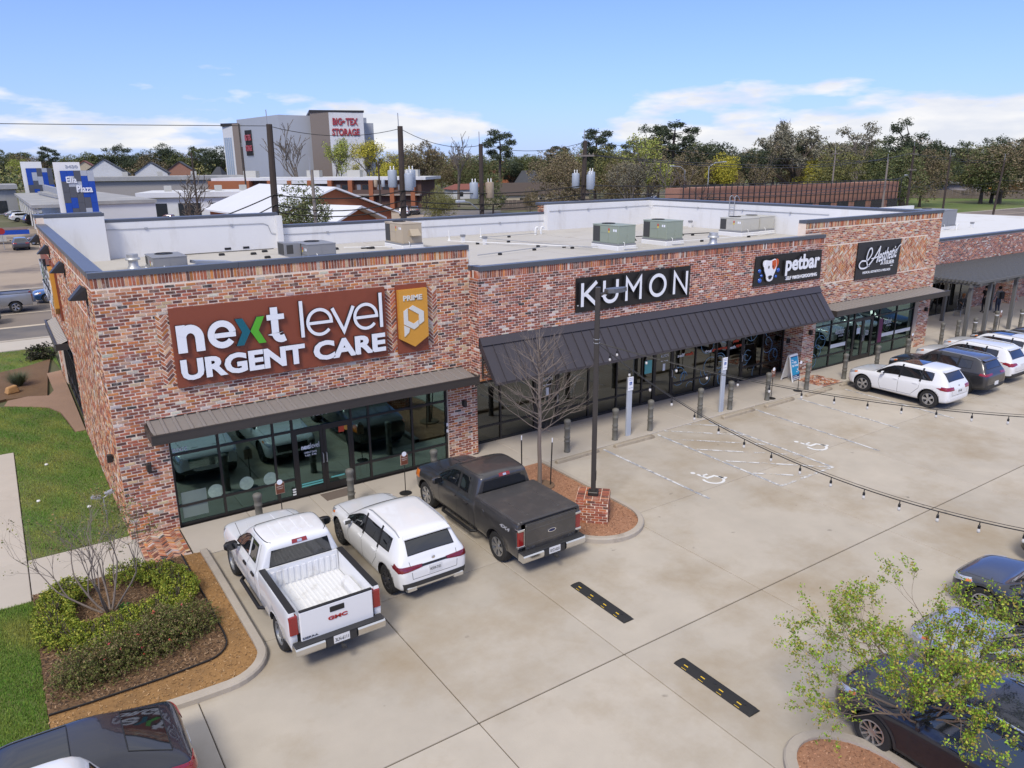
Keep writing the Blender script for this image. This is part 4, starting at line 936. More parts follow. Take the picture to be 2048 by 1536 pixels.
def patch(bvh, quad, axis, off=.006, n=8, m=5, depth=.012, mb=None, mi=0):
    """surface patch: quad of 4 (u,v) corners seen along axis ('+x','-x','+y','-y','z'), laid onto the body"""
    mb = mb or MB(); P = []; D = {'+x':Vector((-1,0,0)),'-x':Vector((1,0,0)),'+y':Vector((0,-1,0)),'-y':Vector((0,1,0)),'z':Vector((0,0,-1))}[axis]
    q = [Vector(k) for k in quad]; ok = True
    for j in range(m+1):
        for i in range(n+1):
            a, b = i/n, j/m; p = (q[0]*(1-a)+q[1]*a)*(1-b)+(q[3]*(1-a)+q[2]*a)*b
            o = {'x':Vector((0,p.x,p.y)),'y':Vector((p.x,0,p.y)),'z':Vector((p.x,p.y,0))}[axis[-1]]-D*6
            h = bvh.ray_cast(o, D)
            if h[0] is None: P.append(P[-1] if P else None); continue
            nn = h[1] if h[1].dot(D) < 0 else -h[1]; P.append(h[0]+nn*off)
    f0 = next((k for k in P if k is not None), None)
    if f0 is None: return mb
    P = [k if k is not None else f0 for k in P]; W_ = n+1
    c = sum(P, Vector())/len(P); fs = [(j*W_+i, j*W_+i+1, (j+1)*W_+i+1, (j+1)*W_+i) for j in range(m) for i in range(n)]
    a = (P[1]-P[0]).cross(P[W_]-P[0])
    per = [i for i in range(n)]+[j*W_+n for j in range(m)]+[m*W_+i for i in range(n,0,-1)]+[j*W_ for j in range(m,0,-1)]
    B = len(P); V = P+[P[i]+D*depth for i in per]; k = len(per)
    fs += [(per[i], B+i, B+(i+1)%k, per[(i+1)%k]) for i in range(k)]
    if a.dot(D) > 0: fs = [f[::-1] for f in fs]
    return mb.add(V, fs, mi)
def line_on(bvh, pts, axis, w=.011, mb=None, off=.0015):
    """thin dark strip along pts (u,v) laid on the body"""
    mb = mb or MB(); D = {'+y':Vector((0,-1,0)),'-y':Vector((0,1,0)),'-x':Vector((1,0,0)),'+x':Vector((-1,0,0)),'z':Vector((0,0,-1))}[axis]; P = []
    for a, b in zip(pts, pts[1:]):
        a = Vector(a); b = Vector(b); n = max(2, int((b-a).length/.07))
        for i in range(n+(1 if b is pts[-1] else 0)): P.append(a+(b-a)*i/n)
    P.append(Vector(pts[-1])); Q = []
    for p in P:
        o = {'x':Vector((0,p.x,p.y)),'y':Vector((p.x,0,p.y)),'z':Vector((p.x,p.y,0))}[axis[-1]]-D*6; h = bvh.ray_cast(o, D)
        if h[0] is None: continue
        nn = h[1] if h[1].dot(D) < 0 else -h[1]; Q.append((h[0]+nn*off, nn))
    for (a, na), (b, nb_) in zip(Q, Q[1:]):
        t = (b-a)
        if t.length < 1e-5 or t.length > .4: continue
        s = t.normalized().cross(na)*w/2; mb.add([a-s,a+s,b+s,b-s], [(0,1,2,3)])
    return mb
def wheel(parent, x, y, r, w_, style, rim=alloy, name='wheel'):
    """tyre and rim; y sign gives the outer side; style: number of spokes or 'steel'"""
    sg = 1 if y > 0 else -1; e = link(name, None, parent); e.location = (x,y,r); ri = r*.64
    t = MB(); t.lathe([(ri,-w_/2*.9),(ri+.03,-w_/2),(r-.035,-w_/2),(r-.008,-w_/2+.03),(r,-w_/4),(r,w_/4),(r-.008,w_/2-.03),(r-.035,w_/2),(ri+.03,w_/2),(ri,w_/2*.9),(ri-.005,0),(ri,-w_/2*.9)], (0,0,0), 28, 0, 'y', False); t.build('tyre', rubber, e, smooth=True)
    m = MB(); o = sg*w_/2
    m.lathe([(ri,o*.92),(ri-.025,o*.96),(ri-.03,o*.6),(ri-.05,o*.25)] if sg > 0 else [(ri-.05,o*.25),(ri-.03,o*.6),(ri-.025,o*.96),(ri,o*.92)], (0,0,0), 28, 0, 'y', False)
    m.lathe([(ri-.03,o*.2),(ri-.03,o*.22)], (0,0,0), 28, 1, 'y')
    yo = o*.72
    if style == 'steel':
        m.lathe([(ri-.03,o*.55),(ri*.62,o*.5),(ri*.5,o*.72),(.07,o*.76),(.05,o*.82),(.001,o*.83)] if sg > 0 else [(.001,o*.83),(.05,o*.82),(.07,o*.76),(ri*.5,o*.72),(ri*.62,o*.5),(ri-.03,o*.55)], (0,0,0), 24, 0, 'y', False)
        for k in range(8):
            a = 2*PI*k/8; m.obox((ri*.76*math.cos(a),o*.56,ri*.76*math.sin(a)), (.035*math.cos(a),0,.035*math.sin(a)), (0,.012,0), (-.026*math.sin(a),0,.026*math.cos(a)), 1)
    else:
        for k in range(style):
            for dv in ((-.11,.11) if style <= 6 else (0,)):
                a = 2*PI*k/style+dv; c, s = math.cos(a), math.sin(a); hw = .022 if style <= 6 else .016; l0, l1 = .05, ri-.02
                p0, p1 = Vector((l0*c,yo,l0*s)), Vector((l1*math.cos(a+dv*.3),yo*1.22,l1*math.sin(a+dv*.3))); d = (p1-p0); n_ = Vector((-s,0,c))*hw
                q = Vector((0,sg*.014,0)); V = [p0-n_-q,p0+n_-q,p1+n_*1.25-q,p1-n_*1.25-q,p0-n_+q,p0+n_+q,p1+n_*1.25+q,p1-n_*1.25+q]
                m.add(V, [(0,1,2,3),(4,7,6,5),(0,4,5,1),(1,5,6,2),(2,6,7,3),(3,7,4,0)] if sg > 0 else [(3,2,1,0),(5,6,7,4),(1,5,4,0),(2,6,5,1),(3,7,6,2),(0,4,7,3)])
        m.lathe([(.085,yo-sg*.02),(.075,yo+sg*.02),(.001,yo+sg*.026)] if sg > 0 else [(.001,yo+sg*.026),(.075,yo+sg*.02),(.085,yo-sg*.02)], (0,0,0), 14, 0, 'y')
    m.build('rim', [rim, wellm], e, smooth=True); return e
def numberplate(P, bvh, x, y, z, txt, axis='-x', w=.33, h=.17):
    e = MB(); sg = -1 if axis == '-x' else 1; hit = bvh.ray_cast(Vector((6*sg,y,z)), Vector((-sg,0,0))) if bvh else (None,); px = (hit[0].x if hit[0] is not None else x)+sg*.012
    e.box((min(px,px-sg*.02),y-w/2,z-h/2),(max(px,px-sg*.02),y+w/2,z+h/2)); o = e.build('licence_plate', plate_m, P)
    k = MB(); k.box((min(px,px-sg*.024),y-w/2-.012,z-h/2-.012),(px-sg*.004 if sg < 0 else px-.006,y+w/2+.012,z+h/2+.012)) if 0 else None
    fn = (lambda u, v, d: (px-.001-d, y-u, z+v)) if sg < 0 else (lambda u, v, d: (px+.001+d, y+u, z+v))
    if txt: lettering(txt, fn, (-w*.42,-h*.28,w*.42,h*.18), .002, [ink], o, name='plate_lettering', each=False, bold=.01)
def mirror(P, x, y, z, m, big=1.):
    sg = 1 if y > 0 else -1; k = MB(); a, b, c = .05*big, .10*big, .07*big; V = []; n = 8; sq = lambda t: math.copysign(abs(t)**.55, t)
    for t, f in ((0,.55),(.12,.92),(.5,1),(.85,.86),(1,.5)):
        V += [(x+a*f*sq(math.cos(2*PI*(j+.5)/n))-.015*t, y+sg*2*b*t, z+c*f*sq(math.sin(2*PI*(j+.5)/n))) for j in range(n)]
    k.add(V, [(i*n+j,i*n+(j+1)%n,(i+1)*n+(j+1)%n,(i+1)*n+j) for i in range(4) for j in range(n)]+[tuple(range(n)),tuple(4*n+j for j in range(n))]); k.tube([(x,y-sg*.06,z-.05),(x,y+sg*.05,z-.02)], .024, 6); o = k.build('side_mirror', m, P, smooth=True)
    g = MB(); g.box((x-a-.006,y+sg*b*.9-b*.75,z-c*.7),(x-a+.004,y+sg*b*.9+b*.75,z+c*.7)); g.build('mirror_glass', carglass, o)
def suv(label, group, S):
    """S: dict of sizes and looks; nose along +x, origin on the ground under the middle"""
    L_, w, H = S['L'], S['W']/2, S['H']; P = thing(S.get('name','parked_car'), label, S.get('cat','car'), (0,0,0), 0, group)
    r = S.get('r',.36); zb = S.get('zb',.24); fo, wb = S['fo'], S['wb']; bz = S['belt']; hz = S['hood']; cw = S['cowl']; rf = S['rf']; re = S['re']; rt = S['rt']; wr = S['wr']; db = S.get('deck', bz+.05); bp = S['bp']; cp = S['cp']; dp = S['dp']
    fl = S.get('front',.62); tail = S.get('tailz', .98)
    st = [(0,'H',.44,w*.60,fl-.05,fl+.05,0), (.05,'H',.30,w*.80,hz-.20,hz-.10,0), (.22,'H',zb,w*.925,hz-.10,hz-.015,0), (.62,'H',zb,w*.985,hz-.06,hz+.03,0), (cw-.12,'H',zb,w,bz-.07,hz+.085,0), (cw,'H',zb,w,bz-.04,hz+.10,0),
          (rf,'R',zb,w,bz,H-.045,wr), (bp-.04,'R',zb,w,bz+.01,H,wr+.01), (bp+.04,'R',zb,w,bz+.012,H,wr+.01), (cp-.04,'R',zb,w,bz+.03,H-.01,wr), (cp+.04,'R',zb,w,bz+.033,H-.012,wr), (dp,'R',zb,w*.995,bz+.06,H-.03,wr-.02), (re,'R',zb+.01,w*.985,bz+.08,H-.06,wr-.05),
          (rt,'H',zb+.05,w*.955,db,db+.05,0), (L_-.10,'H',zb+.08,w*.93,tail-.05,tail+.01,0), (L_-.02,'H',zb+.12,w*.86,tail-.14,tail-.09,0), (L_,'H',zb+.20,w*.72,tail-.26,tail-.22,0)]
    pil = set(S.get('pil', ()))
    def fm(i, j):
        if j == 6 and 5 <= i <= 10 and i not in pil: return 1
        if j >= 9 and i in (5, 12): return 1
        if j >= 9 and i in S.get('sun', ()): return 1
        if j <= 1 and S.get('clad', True) or (j == 0): return 2
        return 0
    fx, rx = L_/2-fo, L_/2-fo-wb; ty = w-S.get('tw',.235)/2-.03
    bm, bvh = loft(st, [S['paint'], carglass, trim], fm, [(fx,ty+.02,r,r+.055),(fx,-ty-.02,r,r+.055),(rx,ty+.02,r,r+.055),(rx,-ty-.02,r,r+.055)])
    split(bm, [S['paint'], carglass, trim, wellm], {0:'body', 1:'window', 2:'sill_cladding'}, P)
    for x in (fx, rx):
        for s in (1,-1): wheel(P, x, s*ty, r, S.get('tw',.235), S['spokes'], S.get('rim', alloy))
    dk = MB()
    for s, ax in ((1,'+y'),(-1,'-y')):
        a = lambda q: L_/2-q
        line_on(bvh, [(a(cw+.30),bz-.03),(a(cw+.25),.62),(a(cw+.34),zb+.14)], ax, mb=dk); line_on(bvh, [(a(bp),bz-.01),(a(bp),zb+.14)], ax, mb=dk); line_on(bvh, [(a(cp+.02),bz),(a(cp+.0),.75),(a(cp-.28),zb+.2)], ax, mb=dk)
        line_on(bvh, [(a(cw+.33),zb+.13),(a(cp-.28),zb+.16)], ax, mb=dk)
        if S.get('clad', True):      # dark arch lips
            for cx in (fx, rx):
                k = MB()
                pts = [(cx+(r+.075)*math.cos(t),r+(r+.075)*math.sin(t)) for t in [math.radians(q) for q in range(-15,196,14)]]
                line_on(bvh, pts, ax, w=.055, mb=k, off=.006); k.build('arch_trim', S.get('archm', trim), P)
        for q in (bp-.13, cp-.16):
            k = MB(); patch(bvh, [(a(q)-.09,bz-.115),(a(q)+.09,bz-.115),(a(q)+.09,bz-.085),(a(q)-.09,bz-.085)], ax, .022, 6, 2, .03, k); k.build('door_handle', S.get('handle', S['paint']), P)
        k = MB(); [line_on(bvh, [(a(q),bz+.0),(a(q+dq),H-.085)], ax, w=.075, mb=k, off=.005) for q, dq in ((bp,.06),(cp,.03))]; k.build('door_pillar', blackp, P)
        mirror(P, L_/2-cw-.42, s*(w*.97), bz+.06, S.get('mirror', S['paint']))
    line_on(bvh, [(-w*.66,db-.02),(-w*.62,.62),(w*.62,.62),(w*.66,db-.02)], '-x', mb=dk)
    line_on(bvh, [(L_/2-.30,w*.72),(L_/2-cw+.06,w*.80)], 'z', mb=dk); line_on(bvh, [(L_/2-.30,-w*.72),(L_/2-cw+.06,-w*.80)], 'z', mb=dk)
    dk.build('panel_gap', seamm, P)
    for t in S['tail']:
        for sg in (1,-1): k = MB(); patch(bvh, [(sg*u,v) for u,v in t], '-x', .012, 10, 4, .03, k); k.build('tail_light', S.get('tailm', redlamp), P)
    if S.get('sidetail'):
        for s, ax in ((1,'+y'),(-1,'-y')): k = MB(); patch(bvh, [(L_/2-u,v) for u,v in S['sidetail']], ax, .010, 8, 4, .03, k); k.build('tail_light', S.get('tailm', redlamp), P)
    for s, ax in ((1,'+y'),(-1,'-y')):
        k = MB(); h0 = hz-.20; patch(bvh, [(L_/2-.56,h0+.10),(L_/2-.13,h0-.02),(L_/2-.10,h0+.07),(L_/2-.5,h0+.155)], ax, .010, 8, 4, .03, k); k.build('headlight', clearlamp, P)
        k = MB(); patch(bvh, [(L_/2-.54,h0+.085),(L_/2-.40,h0+.05),(L_/2-.40,h0+.10),(L_/2-.53,h0+.13)], ax, .014, 4, 3, .03, k); k.build('indicator', amberlamp, P)
    k = MB(); patch(bvh, [(-.52,.50),(.52,.50),(.55,hz-.18),(-.55,hz-.18)], '+x', .012, 12, 4, .02, k); k.build('grille', S.get('grille', blackp), P)
    k = MB(); patch(bvh, [(-.7,.30),(.7,.30),(.66,.42),(-.66,.42)], '+x', .012, 12, 3, .02, k); k.build('bumper_intake', trim, P)
    if S.get('rearskirt', True): k = MB(); patch(bvh, [(-w*.84,zb+.11),(w*.84,zb+.11),(w*.88,zb+.30),(-w*.88,zb+.30)], '-x', .012, 14, 4, .02, k); k.build('bumper_skirt', S.get('skirtm', trim), P)
    if S.get('chromeskirt'):
        k = MB(); patch(bvh, [(-w*.72,zb+.15),(w*.72,zb+.15),(w*.74,zb+.20),(-w*.74,zb+.20)], '-x', .02, 14, 2, .02, k)
        for s in (1,-1): k.bbox((-L_/2-.015,s*.60-.13,zb+.10),(-L_/2+.10,s*.60+.13,zb+.20),.02)
        k.build('skid_trim', chrome, P)
    if S.get('bar'): k = MB(); patch(bvh, S['bar'], '-x', .013, 12, 2, .02, k); k.build('tailgate_bar', S.get('barm', blackp), P)
    if S.get('rails'):
        for s in (1,-1):
            k = MB(); pts = []
            for q in np.linspace(rf+.25, re-.05, 9):
                h = bvh.ray_cast(Vector((L_/2-q, s*(wr-.03), 4)), Vector((0,0,-1))); lift = .012 if q in (rf+.25,) else .035
                if h[0]: pts.append((h[0].x,h[0].y,h[0].z+lift))
            if len(pts) > 3: pts[0] = (pts[0][0],pts[0][1],pts[0][2]-.025); pts[-1] = (pts[-1][0],pts[-1][1],pts[-1][2]-.03); k.tube(pts, .016, 6); k.build('roof_rail', S['rails'], P)
    if S.get('spoiler', True):
        k = MB(); h = bvh.ray_cast(Vector((L_/2-re+.02,0,4)), Vector((0,0,-1)))
        if h[0]: z = h[0].z; k.add([(L_/2-re+.05,-wr+.09,z-.025),(L_/2-re+.05,wr-.09,z-.025),(L_/2-re-.11,wr-.06,z-.045),(L_/2-re-.11,-wr+.06,z-.045),(L_/2-re+.05,-wr+.09,z+.004),(L_/2-re+.05,wr-.09,z+.004),(L_/2-re-.11,wr-.06,z-.022),(L_/2-re-.11,-wr+.06,z-.022)], [(0,3,2,1),(4,5,6,7),(0,1,5,4),(1,2,6,5),(2,3,7,6),(3,0,4,7)]); k.build('spoiler', S['paint'], P)
    if S.get('plate') is not None: numberplate(P, bvh, -L_/2, 0, S.get('plz', .78), S['plate'])
    for e in S.get('badge', ()): k = MB(); k.lathe([(e[2],-.012),(e[2]*.8,-.02),(.001,-.02)], (0,0,0), 16, 0, 'x'); hh = bvh.ray_cast(Vector((-6,e[0],e[1])), Vector((1,0,0))); c = hh[0] if hh[0] else Vector((-L_/2,e[0],e[1])); k.v = [(c.x+q[0],c.y+q[1],c.z+q[2]) for q in k.v]; k.build('badge', chrome, P, smooth=True)
    k = MB(); h = bvh.ray_cast(Vector((L_/2-re-.16,.0,4)), Vector((0,0,-1)))
    return P, bvh
def put_car(P, x, y, rz, s=1.): P.scale = (s,s,s); P.location = (x,y,0); P.rotation_euler = (0,0,rz); return P
GLC = dict(L=4.46, W=1.81, H=1.58, r=.36, fo=.80, wb=2.89, belt=.98, hood=.91, cowl=1.28, rf=2.06, bp=2.40, cp=3.24, dp=3.86, re=4.02, rt=4.33, wr=.655, deck=1.03, tailz=.98, paint=whitecar, spokes=10, rails=greymetal, plate='WXW-7101', plz=.76,
    tail=[[(.30,.86),(.86,.80),(.90,.93),(.30,.915)]], sidetail=[(4.10,.86),(4.40,.80),(4.40,.90),(4.15,.97)], tailm=darklamp, bar=[(-.32,.865),(.32,.865),(.32,.905),(-.32,.905)], chromeskirt=True, clad=False, badge=[(0,.98,.045)], handle=whitecar, rim=alloyd)
P, _b = suv('white crossover with black spoked wheels parked between the two pickups', None, GLC); put_car(P, 5.36, -4.79, PI/2)
Q5 = dict(L=4.40, W=1.80, H=1.62, r=.37, fo=.82, wb=2.82, belt=1.0, hood=.93, cowl=1.28, rf=1.96, bp=2.36, cp=3.22, dp=3.74, re=3.93, rt=4.26, wr=.655, deck=1.04, tailz=1.0, paint=whitecar, spokes=5, rails=None, plate='NTR-4182', plz=.78,
    tail=[[(.42,.83),(.88,.83),(.90,.97),(.42,.95)]], sidetail=[(4.05,.84),(4.34,.82),(4.34,.95),(4.09,.97)], sun=(6,7,8), clad=False, skirtm=whitecar, badge=[(0,.97,.05)])
P, _b = suv('white crossover with a glass sunroof, nearest of the row parked at the far shops', None, Q5); put_car(P, 29.04, -4.66, PI/2)
jeepgrey = paintm('graphite_paint', (.045,.045,.05), .5, .35)
JP = dict(L=4.62, W=1.90, H=1.70, r=.37, fo=.90, wb=2.72, belt=1.06, hood=1.0, cowl=1.3, rf=1.95, bp=2.36, cp=3.26, dp=3.9, re=4.18, rt=4.46, wr=.655, deck=1.10, tailz=1.04, paint=jeepgrey, spokes=5, rails=alloy, plate='', plz=.58,
    tail=[[(.36,.97),(.88,.93),(.88,1.03),(.36,1.04)]], sidetail=[(4.25,.96),(4.56,.94),(4.56,1.03),(4.3,1.06)], clad=True, rim=alloyd)
P, _b = suv('graphite grey crossover with silver roof rails parked between two white cars', None, JP); put_car(P, 32.2, -4.62, PI/2, .95)
RG = dict(L=4.69, W=1.84, H=1.70, r=.36, fo=.92, wb=2.70, belt=1.05, hood=.98, cowl=1.3, rf=1.95, bp=2.40, cp=3.32, dp=3.95, re=4.2, rt=4.52, wr=.645, deck=1.06, tailz=1.0, paint=whitecar, spokes=10, rails=whitecar, plate='', plz=.86,
    tail=[[(.40,.92),(.88,.86),(.90,1.02),(.44,1.0)]], sidetail=[(4.2,.95),(4.62,.86),(4.62,1.0),(4.3,1.04)], clad=True)
P, _b = suv('white family crossover with white roof rails parked beyond the graphite one', None, RG); put_car(P, 35.0, -4.35, PI/2, .95)
RX = dict(RG, H=1.66, sun=(6,7,8), tailm=darklamp, rails=chrome, rim=alloyd); P, _b = suv('white crossover with a black glass roof, fourth along the row at the far shops', None, RX); put_car(P, 37.8, -4.2, PI/2, .95)
SED = dict(L=4.85, W=1.86, H=1.45, r=.34, fo=.90, wb=2.85, belt=.93, hood=.86, cowl=1.38, rf=2.12, bp=2.50, cp=3.38, dp=3.80, re=4.02, rt=4.62, wr=.62, deck=.98, tailz=.95, zb=.2, paint=blackcar, spokes=10, clad=False, plate='', plz=.7, spoiler=False, rearskirt=True,
    tail=[[(.45,.78),(.87,.80),(.88,.92),(.45,.90)]], sidetail=[(4.5,.80),(4.78,.78),(4.78,.88),(4.55,.93)])
P, _b = suv('black low saloon at the far end of the row, near the patio posts', None, SED); put_car(P, 40.9, -4.1, PI/2, .95)
COUPE = dict(SED, L=4.9, W=1.92, H=1.46, dp=3.72, re=3.86, rt=4.70, deck=1.03, tailz=1.0, belt=.98, sun=(6,7,8), tail=[[(.50,.80),(.90,.80),(.93,.97),(.5,.90)]], sidetail=[(4.45,.83),(4.82,.80),(4.82,.95),(4.5,1.0)], paint=paintm('blue_black_paint', (.010,.012,.022)))
P, _b = suv('glossy blue black fastback in the near corner, beside the shrub bed', None, COUPE); put_car(P, -2.78, -9.42, PI, .95)
BIG = dict(GLC, spoiler=False, L=5.1, W=1.98, H=2.25, wr=.80, belt=1.12, hood=1.05, deck=1.15, tailz=1.1, paint=whitecar, tail=[[(.5,.95),(.9,.95),(.92,1.2),(.6,1.2)]], sidetail=None, rails=None, re=4.5, rt=4.9, dp=4.2, plate='', chromeskirt=False)
P, _b = suv('tall white car cut off by the near corner, alongside the dark fastback', None, BIG); put_car(P, -3.8, -11.5, PI)
tesla = paintm('slate_blue_paint', (.055,.060,.075), .6, .3)
TM = dict(L=4.75, W=1.92, H=1.62, r=.37, fo=.84, wb=2.89, belt=.98, hood=.88, cowl=1.18, rf=2.0, bp=2.42, cp=3.3, dp=3.9, re=4.1, rt=4.55, wr=.655, deck=1.05, tailz=1.0, paint=tesla, spokes=10, clad=True, tail=[[(.45,.9),(.88,.86),(.9,.98),(.45,.98)]], grille=tesla, sun=(6,7,8))
P, _b = suv('slate grey car with slim amber lit headlamp, nose out at the frame edge', None, TM); put_car(P, 15.5, -15.98, PI/2, .95)
G2 = dict(JP, paint=paintm('charcoal_paint', (.03,.031,.034), .4, .35), grille=blackp, plate=None); P, _b = suv('charcoal car of which only the nose shows, beyond the slate grey one', None, G2); put_car(P, 18.75, -15.95, PI/2, .95)
SIL = dict(SED, paint=paintm('silver_paint', (.50,.52,.56), .7, .28), H=1.47, plate=None); P, _b = suv('silver saloon half hidden behind the leafy parking lot tree', None, SIL); put_car(P, 12.65, -16.6, PI/2, .95)
NAV = dict(RG, paint=paintm('midnight_paint', (.010,.013,.024), .3, .3), rails=chrome, plate=None, H=1.72, W=1.9); P, _b = suv('midnight blue car directly under the leafy parking lot tree', None, NAV); put_car(P, 9.95, -16.72, PI/2, .95)
# ---- pickups
def pickup(label, S):
    L_, w, H = S['L'], S['W']/2, S['H']; P = thing('pickup_truck', label, 'pickup truck'); pt = S['paint']; r = S['r']; fo, wb = S['fo'], S['wb']; a = lambda q: L_/2-q
    fx, rx = a(fo), a(fo+wb); tw = .265; ty = w-tw/2-.03; bz = S['belt']; hz = S['hood']; cw = S['cowl']; ce = S['cabend']; zb = .38; bp = S['bp']; cp = S['cp']; rz = S['rail']
    st = [(0,'H',.50,w*.74,.86,.93,0), (.05,'H',.40,w*.86,hz-.20,hz-.12,0), (.20,'H',.36,w*.95,hz-.10,hz-.02,0), (.65,'H',.36,w*.985,hz-.06,hz+.03,0), (cw-.10,'H',zb,w*.985,bz-.04,hz+.09,0), (cw,'H',zb,w*.985,bz-.02,hz+.10,0),
          (S['rf'],'R',zb,w*.985,bz,H-.03,S['wr']), (bp-.05,'R',zb,w*.985,bz+.005,H,S['wr']+.01), (bp+.05,'R',zb,w*.985,bz+.005,H,S['wr']+.01), (cp,'R',zb,w*.985,bz+.01,H-.005,S['wr']), (ce-.10,'R',zb,w*.985,bz+.01,H-.03,S['wr']-.01), (ce-.03,'R',zb,w*.98,bz,H-.07,S['wr']-.03), (ce,'R',zb+.02,w*.965,bz-.03,H-.14,S['wr']-.06)]
    def fm(i, j):
        if j == 6 and 5 <= i <= 8: return 1
        if j >= 9 and i == 5: return 1
        if j <= 1: return 2
        return 0
    wl = [(fx,ty+.02,r,r+.075),(fx,-ty-.02,r,r+.075)]
    bm, bvh = loft(st, [pt, carglass, trim], fm, wl, wellw=.33, L_=L_); split(bm, [pt, carglass, trim, wellm], {0:'cab', 1:'window', 2:'sill'}, P)
    # rear window on the back wall of the cab
    k = MB(); patch(bvh, [(-.70,bz+.10),(.70,bz+.10),(.62,H-.20),(-.62,H-.20)], '-x', .008, 10, 5, .02, k); k.build('rear_window', carglass, P)
    k = MB(); patch(bvh, [(-.17,H-.155),(.17,H-.155),(.16,H-.085),(-.16,H-.085)], '-x', .012, 4, 2, .03, k); k.build('brake_light', redlamp, P)
    k = MB(); patch(bvh, [(-.05,H-.145),(.05,H-.145),(.05,H-.10),(-.05,H-.10)], '-x', .016, 2, 2, .02, k); k.build('cargo_lamp', clearlamp, P)
    # bed: two side panels, floor, headboard, tailgate
    b0, b1 = ce+.025, L_-.13; zf = .80
    for s in (1,-1):
        prof = [(.84*w,.46),(.955*w,.46),(.985*w,.56),(1.0*w,.85),(.995*w,rz-.20),(.98*w,rz-.05),(.965*w,rz),(.87*w,rz),(.86*w,rz-.06),(.85*w,rz-.10),(.84*w,zf+.02),(.835*w,.5)]
        xs = [b0,b0+.02,b0+.10,fo+wb-.62,fo+wb-.3,fo+wb+.3,fo+wb+.62,b1-.03,b1]; bulge = [0,0,0,0,.012,.012,0,0,-.01]
        vs = []; n = len(prof)
        for x, bu in zip(xs, bulge): vs += [(a(x), s*(y+(bu if y > .94*w else 0)), z) for y, z in prof]
        fs = [(i*n+j,i*n+(j+1)%n,(i+1)*n+(j+1)%n,(i+1)*n+j) for i in range(len(xs)-1) for j in range(n)]+[tuple(range(n)),tuple((len(xs)-1)*n+j for j in range(n))]
        me = bpy.data.meshes.new('bed_side'); me.from_pydata(vs, [], fs); me.materials.append(pt); me.materials.append(wellm)
        b_ = bmesh.new(); b_.from_mesh(me); bmesh.ops.recalc_face_normals(b_, faces=b_.faces); b_.to_mesh(me); b_.free(); o = bpy.data.objects.new('t', me); TMP.objects.link(o)
        cb = MB(); cb.lathe([(r+.075,-.2),(r+.075,.2)], (rx,s*w*.98,r), 32, 0, 'y'); cm_ = cb.mesh('c',[wellm]); b_ = bmesh.new(); b_.from_mesh(cm_); bmesh.ops.recalc_face_normals(b_, faces=b_.faces); b_.to_mesh(cm_); b_.free(); co = bpy.data.objects.new('c', cm_); TMP.objects.link(co)
        md = o.modifiers.new('b','BOOLEAN'); md.object = co; md.solver = 'EXACT'; md.operation = 'DIFFERENCE'; bv = o.modifiers.new('v','BEVEL'); bv.width = .012; bv.segments = 2; bv.limit_method = 'ANGLE'; bv.angle_limit = .6
        me2 = bpy.data.meshes.new_from_object(o.evaluated_get(bpy.context.evaluated_depsgraph_get())); bpy.data.objects.remove(o); bpy.data.objects.remove(co)
        me2.polygons.foreach_set('use_smooth', [True]*len(me2.polygons)); me2.set_sharp_from_angle(angle=math.radians(35)); so = link('bed_side', me2, P)
        k = MB(); sb = BVHTree.FromPolygons([v.co for v in me2.vertices], [p_.vertices[:] for p_ in me2.polygons]); ax = '+y' if s > 0 else '-y'
        line_on(sb, [(rx+(r+.10)*math.cos(t),r+(r+.10)*math.sin(t)) for t in [math.radians(q) for q in range(-8,190,11)]], ax, w=.05, mb=k, off=.008); k.build('arch_flare', pt, P)
        k = MB(); k.bbox((a(b1),s*w*.87-.045 if s > 0 else -w*.968,rz-.0),(a(b0),w*.968 if s > 0 else -w*.87+.045,rz+.022),.01); k.build('bed_rail', S['railm'], P)
        tl = S['tl']; k = MB(); k.bbox((a(L_-.10),s*w*.80 if s > 0 else -w*.985,tl[0]),(a(b1-.09),w*.985 if s > 0 else -w*.80,tl[1]),.02); o = k.build('tail_light', redlamp, P)
        if S.get('tlchrome'):
            k = MB(); k.bbox((a(L_-.085),s*w*.79 if s > 0 else -w*.995,tl[0]-.03),(a(b1-.10),w*.995 if s > 0 else -w*.79,tl[0]+.02),.008).bbox((a(L_-.085),s*w*.79 if s > 0 else -w*.995,tl[1]-.02),(a(b1-.10),w*.995 if s > 0 else -w*.79,tl[1]+.03),.008).bbox((a(L_-.088),s*w*.775 if s > 0 else -w*.81,tl[0]),(a(b1+.02),w*.81 if s > 0 else -w*.775,tl[1]),.008); k.build('lamp_bezel', chrome, P)
        k = MB(); k.bbox((a(L_-.102),(s*w*.80 if s > 0 else -w*.985)+.03,(tl[0]+tl[1])/2-.05),(a(L_-.12),(w*.985 if s > 0 else -w*.80)-.03,(tl[0]+tl[1])/2+.05),.01); k.build('reversing_lamp', clearlamp if not S.get('tlchrome') else redlamp, P)
    k = MB(); n = 17; wd = 1.66*w
